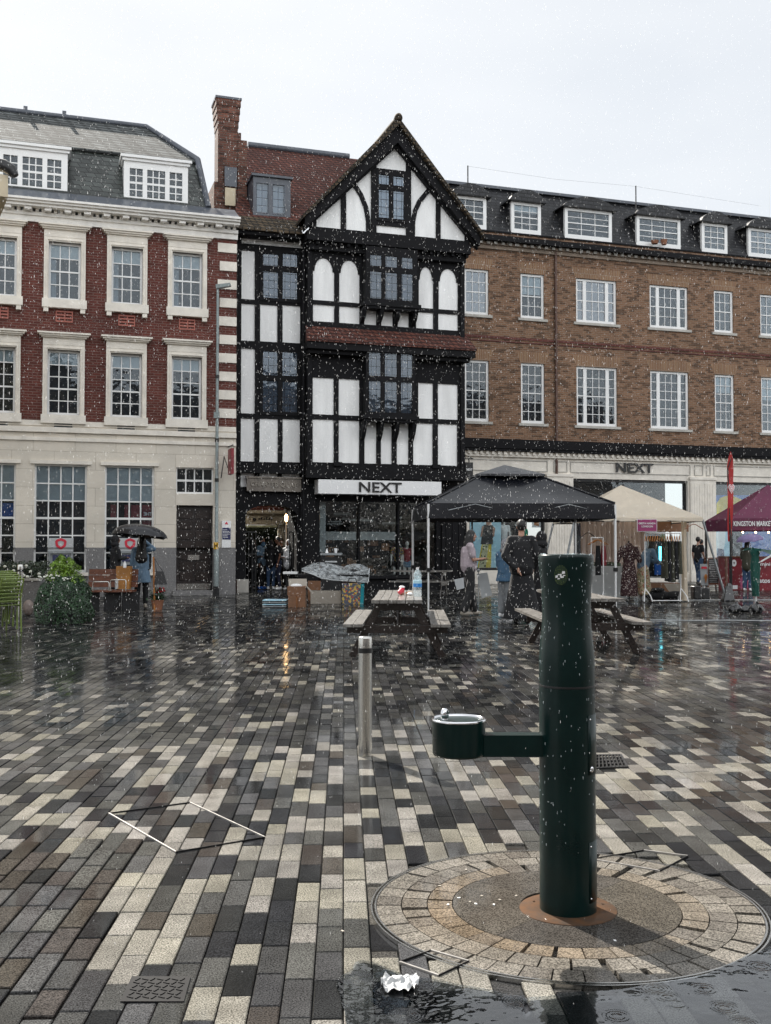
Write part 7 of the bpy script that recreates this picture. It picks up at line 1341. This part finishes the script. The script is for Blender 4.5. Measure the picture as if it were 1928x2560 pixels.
def bench():
    Z = 22.6; a, b_ = cz(208, Z), cz(333, Z); t = thing('park_bench', 'brown slatted wooden bench with steel arm hoops behind the ivy', 'bench', a); z0, z1 = hz(1474, Z), hz(1427, Z)
    for k in range(3): zz = z0+.04+k*(z1-z0)/3; m = MB(); p, q = a+cw(0, .45+.03*k), b_+cw(0, .45+.03*k); m.bar(p+Vector((0,0,zz+.06)), q+Vector((0,0,zz+.06)), .03, (z1-z0)/3-.012); m.build('back_slat', M['wood_bench'], t, a)
    for k in range(4): m = MB(); p, q = a+cw(.1, .0+.11*k), b_+cw(0, .0+.11*k); m.bar(p+Vector((0,0,z0-.03)), q+Vector((0,0,z0-.03)), .1, .04); m.build('seat_slat', M['wood_bench'], t, a)
    m = MB()
    for u in (.12, .55, .92): p = a.lerp(b_, u); m.bar(p+cw(0, .2), p+cw(0, .2, z0-.05), .35, .2)
    m.build('base', M['iron'], t, a)
    for px0, px1, yy in ((234, 274, 1454), (278, 316, 1449)): m = MB(); p, q = cz(px0, Z-.1), cz(px1, Z-.1); zz = hz(yy, Z); m.tube([Vector((*p.xy, z0-.02)), Vector((*p.xy, zz-.02)), Vector((*p.lerp(q, .06).xy, zz)), Vector((*p.lerp(q, .94).xy, zz)), Vector((*q.xy, zz-.02)), Vector((*q.xy, z0-.02))], .012, 6); m.build('arm_hoop', M['steel'], t, a)
    p, q = cz(291, Z+.3), cz(327, Z+.3); z2 = hz(1416, Z); m = MB(); d = cw(0, .2); z0b = z0+.0; m.hexa([p+cw(.02,0,z0b), q+cw(-.02,0,z0b), q+d+cw(-.02,0,z0b), p+d+cw(.02,0,z0b), p+Vector((0,0,z2)), q+Vector((0,0,z2)), q+d+Vector((0,0,z2)), p+d+Vector((0,0,z2))]); tag(m.build('paper_bag', mk('tan_paper', (.38,.17,.04), .6, var=.25)), 'large tan paper carrier bag standing on the bench', 'bag')
    for px, yb, yt, mt, lb in ((313, 1417, 1403, 'white', 'white bottle poking out of the tan paper bag'), (293, 1470, 1446, 'pet', 'small clear water bottle standing on the bench')): p = cz(px, Z+.1); m = MB(); z_, zz = hz(yb, Z)-.02, hz(yt, Z); m.lathe([(.035, z_), (.036, zz-.06), (.015, zz-.02), (.015, zz)], 12, (p.x, p.y, 0)); tag(m.build('bottle', M[mt]), lb, 'bottle')
    p = cz(388, 22.9); m = MB(); m.bar(p, p+cw(-.03, 0, hz(1392, 22.9)), .035, .035); tag(m.build('wooden_pole', M['orange']), 'slim wooden pole standing behind the woman in denim', 'pole')
    p = cz(402, 22.85); z0, z1 = hz(1461, 22.85), hz(1428, 22.85); t = thing('handbag', 'black handbag hanging from the wooden pole', 'bag', Vector((*p.xy, z0))); m = MB(); m.hexa([(-.13,-.06,0),(.14,-.06,0),(.14,.06,0),(-.13,.06,0),(-.1,-.03,z1-z0),(.06,-.03,z1-z0),(.06,.03,z1-z0),(-.1,.03,z1-z0)]); m.build('body', M['plastic'], t); m = MB(); m.tube([(-.08, 0, z1-z0), (-.13, 0, z1-z0+.28), (.05, 0, z1-z0)], .008, 5); m.build('strap', M['iron'], t)
bench()
# ---------------------------------------------------------------- people
BJ = dict(pelvis=(0,0,.95), chest=(0,.0,1.28), neck=(0,0,1.47), head=(0,.02,1.62), shL=(-.17,0,1.40), shR=(.17,0,1.40), elL=(-.22,-.01,1.12), elR=(.22,-.01,1.12), haL=(-.22,.05,.88), haR=(.22,.05,.88),
          hiL=(-.085,0,.92), hiR=(.085,0,.92), knL=(-.095,.02,.5), knR=(.095,.02,.5), anL=(-.095,-.02,.08), anR=(.095,-.02,.08))
def person(lb, px, py, h, face, pose={}, skin='skin', parts=(), vox=.016, hands=False, cat='person', nm='person', group=None, Z=None):
    """face: degrees anticlockwise from looking straight away from the camera"""
    J = {k: Vector(v) for k, v in BJ.items()}
    for k, v in pose.items(): J[k] = Vector(v)
    Z = Z or H*F/(py-1369); c = cz(px, Z); s = h/1.74
    t = thing(nm, lb, cat, c, R(-YAW+face), group); t.scale = (s, s, s)
    hd = J['head']; m = MB(); m.ell(hd+Vector((0,0,.01)), (.072,.088,.105)); m.ell(hd+Vector((0,.03,-.055)), (.05,.055,.06)); m.ell(hd+Vector((0,.093,-.01)), (.012,.018,.022)); 
    for sx_ in (-1, 1): m.ell(hd+Vector((.074*sx_, 0, -.005)), (.012,.02,.03))
    m.cap(J['neck'], .052, hd-Vector((0,0,.05)), .048); m.cap(J['pelvis'], .125, J['chest'], .125); m.cap(J['chest'], .12, J['neck']-Vector((0,0,.06)), .07)
    m.cap(J['shL'], .055, J['shR'], .055)
    for S in 'LR':
        m.cap(J['sh'+S], .052, J['el'+S], .038); m.cap(J['el'+S], .037, J['ha'+S], .026); m.cap(J['hi'+S], .085, J['kn'+S], .055); m.cap(J['kn'+S], .052, J['an'+S], .036); m.cap(J['an'+S]-Vector((0,0,.035)), .033, J['an'+S]+Vector((0,.13,-.045)), .025)
        w = J['ha'+S]; d = (w-J['el'+S]).normalized(); sd_ = 1 if S == 'R' else -1; a = Vector((0, 1, 0)) if abs(d.y) < .8 else Vector((1, 0, 0)); wd = (a-d*a.dot(d)).normalized(); nn = d.cross(wd)
        m.ell(w+d*.045, (.018+.022*abs(wd.x), .018+.022*abs(wd.y), .042*abs(d.z)+.024), 10, 7)
        for k, L in enumerate((.062, .074, .07, .055)): b0 = w+d*.075+wd*(.027-.018*k); m.cap(b0, .0095, b0+d*L*.55+nn*.008*sd_, .009, 6); m.cap(b0+d*L*.55+nn*.008*sd_, .009, b0+d*L+nn*.022*sd_, .0075, 6)
        b0 = w+d*.03+wd*.034; m.cap(b0, .012, b0+d*.035+wd*.03, .009, 6)
    remesh(m, 'body', M[skin], t, .009 if hands else vox, 2)
    m = MB(); 
    for sx_ in (-1, 1): m.ell(hd+Vector((.028*sx_, .083, .012)), (.010,.006,.006), 6, 4)
    m.build('eyes', M['ink'], t)
    for p in parts:
        k = p[0]; mt = p[1]; m = MB()
        if k == 'top':
            sl = p[2] if len(p) > 2 else 1; bt = p[3] if len(p) > 3 else .0; e = p[4] if len(p) > 4 else .0
            m.cap(J['pelvis']+Vector((0,0,.02-bt)), .145+e, J['chest'], .138+e*.6); m.cap(J['chest'], .135+e*.5, J['neck']-Vector((0,0,.09)), .082); m.cap(J['shL'], .062+e*.3, J['shR'], .062+e*.3)
            for S in 'LR': 
                a, b, c_ = J['sh'+S], J['el'+S], J['ha'+S]
                if sl < .75: m.cap(a, .064+e*.2, a.lerp(b, min(1, sl*1.4)), .058+e*.2)
                else: m.cap(a, .064+e*.2, b, .053+e*.3); m.cap(b, .053+e*.3, b.lerp(c_, .9), .042+e*.3)
            n_ = 'top'
        elif k == 'coat':
            L = p[2]; m.cap(J['chest'], .15, J['neck']-Vector((0,0,.08)), .085); m.cap(J['shL'], .068, J['shR'], .068); m.lathe([(.17, J['chest'].z), (.175, 1.0), (.20, (1+L)/2), (.225, L)], 20, (J['pelvis'].x, J['pelvis'].y, 0), sy=.72); m.cap(J['pelvis']+Vector((0,0,.05)), .15, J['chest'], .145)
            for S in 'LR': m.cap(J['sh'+S], .068, J['el'+S], .062); m.cap(J['el'+S], .062, J['el'+S].lerp(J['ha'+S], .88), .05)
            n_ = 'coat'
        elif k == 'skirt':
            L = p[2]; r = p[3]; m.lathe([(.145, 1.0), (.175, .85), ((.175+r)/2, (.85+L)/2), (r, L)], 24, (J['pelvis'].x, J['pelvis'].y, 0), sy=.8)
            for i, q in enumerate(m.v): a = math.atan2(q[1], q[0]); f = 1+.06*math.sin(a*7)*max(0, 1-q[2]); m.v[i] = (q[0]*f, q[1]*f, q[2])
            n_ = 'skirt'
        elif k == 'trousers':
            f = p[2] if len(p) > 2 else 0
            m.cap(J['hiL'], .105, J['hiR'], .105)
            for S in 'LR': m.cap(J['hi'+S], .105, J['kn'+S], .075+f*.6); m.cap(J['kn'+S], .075+f*.6, J['an'+S]+Vector((0,0,.06)), .055+f)
            n_ = 'trousers'
        elif k == 'shoes':
            for S in 'LR': a = J['an'+S]; m.ell(a+Vector((0,.05,-.035)), (.048,.14,.045)); m.ell(a+Vector((0,-.02,.0)), (.045,.055,.06))
            for i, q in enumerate(m.v): m.v[i] = (q[0], q[1], max(q[2], .0))
            n_ = 'shoes'
        elif k == 'hair':
            L = p[2]; m.ell(hd+Vector((0,-.018,.03)), (.085,.098,.105))
            if L > .05: m.cap(hd+Vector((0,-.06,-.02)), .085, hd+Vector((0,-.095,-L)), p[3] if len(p) > 3 else .06)
            if L > .2: [m.cap(hd+Vector((.06*q,-.02,-.0)), .045, hd+Vector((.085*q,-.03,-L*.8)), .05) for q in (-1, 1)]
            n_ = 'hair'
        elif k == 'cap':
            m.ell(hd+Vector((0,-.01,.045)), (.088,.1,.088)); m.ell(hd+Vector((0,.1,.05)), (.06,.06,.012)); n_ = 'cap'
        elif k == 'hood':
            m.ell(hd+Vector((0,-.035,.015)), (.108,.112,.135)); m.ell(hd+Vector((0,-.04,-.12)), (.13,.12,.09)); n_ = 'hood'
        elif k == 'scarf':
            m.ell(hd+Vector((0,.03,-.13)), (.09,.09,.07)); m.ell(hd+Vector((0,.05,-.06)), (.07,.06,.05)); n_ = 'scarf'
        o = remesh(m, n_, M[mt], t, .013 if hands else .02, 2)
    return t
P = person
arms_front = dict(elL=(-.2,.06,1.12), elR=(.2,.06,1.12), haL=(-.07,.26,1.12), haR=(.07,.27,1.14))
P('woman in mauve t-shirt and black patterned trousers under the gazebo', 1172, 1538, 1.72, -82, dict(head=(0,.06,1.60), chest=(0,-.01,1.28), knL=(-.09,.05,.5), anL=(-.09,.12,.08), anR=(.1,-.12,.08), **arms_front), 'skin', [('top','pinkshirt',.5,-.02,.03),('trousers','zebra',.035),('hair','hair',.34,.10),('shoes','card2')], hands=True)
P('person in grey hat, blue shirt and grey jeans beside the tall robed man', 1262, 1544, 1.52, -40, dict(head=(0,.06,1.6), **arms_front), 'skin', [('coat','denim',.80),('trousers','greyjean',.02),('hood','greycap'),('shoes','white')], hands=False)
P('tall man in long black robe and cap with one hand behind his back', 1304, 1560, 1.84, -8, dict(elL=(-.27,-.1,1.14), haL=(-.08,-.20,.93), elR=(.26,-.02,1.13), haR=(.2,.12,.95)), 'skin', [('top','blackcloth',1,.02,.07),('skirt','blackcloth',.10,.31),('cap','blackcloth'),('hair','hair',.03),('shoes','iron')], hands=True)
P('woman in black headscarf and black cloak behind the fountain column', 1352, 1551, 1.64, 60, arms_front, 'skin', [('coat','blackcloth',.15),('hood','blackcloth'),('shoes','iron')])
P('woman with long black hair in a grey blue denim coat holding the umbrella', 355, 1521, 1.62, 8, dict(elR=(.27,.05,1.42), haR=(.03,.1,1.62)), 'skin', [('coat','denim_light',.62),('trousers','blackcloth',0),('hair','hair',.42,.15),('shoes','card2')], hands=True)
P('person in black coat standing left under the umbrella by the bench', 290, 1500, 1.66, -60, arms_front, 'skin_d', [('coat','blackcloth',.3),('hood','blackcloth'),('trousers','blackcloth'),('shoes','iron')])
P('person in dark clothes at the left of the group in the arch', 632, 1474, 1.62, -70, arms_front, 'skin_d', [('coat','blackcloth',.6),('hood','blackcloth'),('trousers','blackcloth'),('shoes','iron')], Z=33.9)
P('person in blue denim jacket with a scarf over the face in the arch', 655, 1473, 1.68, -120, {}, 'skin_d', [('top','denim_light',1,.05,.02),('trousers','blackcloth'),('scarf','denim'),('hair','hair',.03),('shoes','blue')], Z=34.4)
P('person in black hooded top and jeans with back turned in the arch', 678, 1474, 1.58, -10, arms_front, 'skin_d', [('top','blackcloth',1,.05,.04),('trousers','bluejean'),('hood','blackcloth'),('shoes','white')], Z=34.0)
P('man in white vest over black sleeves and dark jeans in the arch', 698, 1474, 1.70, 100, dict(head=(0,.05,1.62)), 'skin_d', [('top','blackcloth',.45,0,0),('trousers','navy'),('hair','hair',.03),('shoes','white')], Z=33.8)
P('person half hidden at the back of the group in the arch', 704, 1474, 1.68, 150, {}, 'skin_d', [('top','blackcloth',1),('trousers','blackcloth'),('hair','hair',.04),('shoes','iron')], Z=35.6)
P('person wrapped in a white hooded top at the right of the arch', 722, 1476, 1.60, 150, arms_front, 'skin_d', [('top','whitecloth',1,.08,.05),('trousers','blackcloth'),('hood','whitecloth'),('shoes','white')], Z=33.8)
P('woman in denim jacket and red floral skirt bending at the stall', 1607, 1501, 1.66, -75, dict(chest=(0,.12,1.22), neck=(0,.24,1.38), head=(0,.32,1.48), shL=(-.16,.2,1.33), shR=(.16,.2,1.33), elL=(-.18,.3,1.08), elR=(.18,.3,1.08), haL=(-.05,.5,1.0), haR=(.08,.5,.98)), 'skin', [('top','denim_light',.9,.04,.02),('skirt','floral',.16,.27),('hair','hair',.3,.08),('shoes','white')], hands=True)
P('dark haired man in black t-shirt and jeans walking by the stone pilaster', 1745, 1462, 1.74, -50, dict(knL=(-.09,.1,.5), anL=(-.09,.1,.08), anR=(.1,-.15,.08), haR=(.2,.12,.9)), 'skin', [('top','blackcloth',.45,.03,.01),('trousers','bluejean'),('hair','hair',.03),('shoes','iron')])
P('man in white t-shirt partly hidden beside the man in black', 1753, 1460, 1.66, -50, {}, 'skin', [('top','whitecloth',.45,.03,.0),('trousers','blackcloth'),('hair','hair',.03),('shoes','white')], Z=39.8)
P('person in olive jacket and jeans queuing under a purple umbrella', 1868, 1471, 1.60, -35, arms_front, 'skin', [('top','olive',1,.14,.04),('trousers','bluejean',.02),('hair','hair',.2,.08),('shoes','white')], Z=32.9)
for px, lb, tp, bt, Yz, hgt in ((993, 'child mannequin in floral pink top and black shorts in the black shop window', 'floralbag', 'blackcloth', 32.9, 1.5), (1018, 'mannequin with pink sleeves and blue bag in the black shop window', 'dred', 'denim_light', 32.8, 1.45)):
    Zm = Yz/(CP-(px-964)/F*SP); o = P(lb, px, 1480, hgt, 175, {}, 'doll', [('top',tp,.5,.02,0),('skirt',bt,.7,.16)], Z=Zm, cat='mannequin', nm='mannequin', group='shop window mannequins'); o.location.z = .12
for px, lb in ((1260, 'white mannequin torso in the shop window behind the hat wearer'), (1290, 'pale mannequin head in the shop window above the robed man')):
    Yz = 37.3; Zm = Yz/(CP-(px-964)/F*SP); o = P(lb, px, 1480, 1.75, 178, {}, 'doll', [('top','whitecloth' if px == 1260 else 'blackcloth',.4,.02,0),('trousers','greyjean')], Z=Zm, cat='mannequin', nm='mannequin', group='shop window mannequins'); o.location.z = .75
for px, py, r_, lb in ((1313, 1332, .13, 'large green balloon in the shop window behind the robed man'), (1326, 1359, .08, 'small green balloon in the shop window behind the robed man')):
    p = fp(px, py, 37.1); m = MB(); m.ell(p, (r_, r_*.6, r_*1.6)); tag(m.build('balloon', mk('green_balloon', (.01,.30,.17), .3)), lb, 'balloon', 'green balloons in the shop window')
def umbrella(c, r, h, mt, lb, sh, grip, ns=8, tilt=(0,0)):
    t = thing('umbrella', lb, 'umbrella', c); t.rotation_euler = (tilt[0], tilt[1], R(-YAW)); m = MB(); n = ns*4; v = [(0,0,h)]
    for j in range(1, 7):
        w = j/6
        for k in range(n): a = 2*PI*k/n; sc_ = 1-.07*abs(math.sin(a*ns/2))*w; v.append((r*math.sin(w*PI/2*.95)*math.cos(a)*sc_, r*math.sin(w*PI/2*.95)*math.sin(a)*sc_, h*math.cos(w*PI/2*.95)+.02*abs(math.sin(a*ns/2))*w))
    f = [(0, 1+k, 1+(k+1) % n) for k in range(n)]+[(1+(j-1)*n+k, 1+j*n+k, 1+j*n+(k+1) % n, 1+(j-1)*n+(k+1) % n) for j in range(1, 6) for k in range(n)]
    m.add(v, f, True); m.build('canopy', M[mt], t); m = MB(); m.tube([(0,0,h+.05), (0,0,-sh)], .008, 6); m.build('shaft', M['steel'], t)
    for k in range(ns): a = 2*PI*k/ns; m = MB(); m.tube([(r*math.sin(j/5*PI/2*.95)*math.cos(a)*.99, r*math.sin(j/5*PI/2*.95)*math.sin(a)*.99, h*math.cos(j/5*PI/2*.95)-.008) for j in range(6)], .004, 4); m.build('rib', M['iron'], t)
    return t
umbrella(cz(348, 22.9, hz(1345, 22.9)), .62, .30, 'cblack', 'open black umbrella over the couple by the bank', .12, 0, tilt=(R(-4), R(4)))
umbrella(cz(1875, 32.8, hz(1353, 32.8)), .42, .22, 'purplecloth', 'open lilac umbrella held by the person in the olive jacket', .35, 0, tilt=(R(5), R(-8)))
# vest on the arch man: white sleeveless layer
# ---------------------------------------------------------------- rain
def rain():
    N = 60000; x = rng.uniform(-9, 17, N); zc = 2.2+rng.random(N)**.75*15.5; x = (rng.random(N)*2-1)*(zc*.364+1.6); z = rng.uniform(0, 9.5, N)
    keep = z < (H+zc*.55+1.0); x, zc, z = x[keep], zc[keep], z[keep]; N = len(x)
    wx = x*CP+zc*SP; wy = -x*SP+zc*CP; r = rng.uniform(.0006, .0015, N)*np.clip(zc/7, .45, 1.25); l = r*rng.uniform(3.2, 7.5, N)
    tx = rng.normal(.03, .04, N)
    base = np.array([(0,0,1),(1,0,-.3),(0,1,-.3),(-1,0,-.3),(0,-1,-.3),(0,0,-1)], float); V = np.zeros((N, 6, 3))
    V[:, :, 0] = wx[:, None]+base[None, :, 0]*r[:, None]+base[None, :, 2]*(l*tx)[:, None]; V[:, :, 1] = wy[:, None]+base[None, :, 1]*r[:, None]; V[:, :, 2] = z[:, None]+base[None, :, 2]*l[:, None]
    fc = np.array([(0,1,2),(0,2,3),(0,3,4),(0,4,1),(5,2,1),(5,3,2),(5,4,3),(5,1,4)]); Fc = (np.arange(N)[:, None, None]*6+fc[None]).reshape(-1)
    me = bpy.data.meshes.new('rain'); me.vertices.add(N*6); me.vertices.foreach_set('co', V.ravel()); me.loops.add(N*24); me.loops.foreach_set('vertex_index', Fc.astype(np.int32)); me.polygons.add(N*8); me.polygons.foreach_set('loop_start', np.arange(0, N*24, 3, dtype=np.int32)); me.polygons.foreach_set('use_smooth', np.ones(N*8, bool)); me.update(calc_edges=True); me.materials.append(M['rain']); o = link('rain', me); tag(o, 'falling raindrops filling the air over the square', 'rain', kind='stuff')
rain()
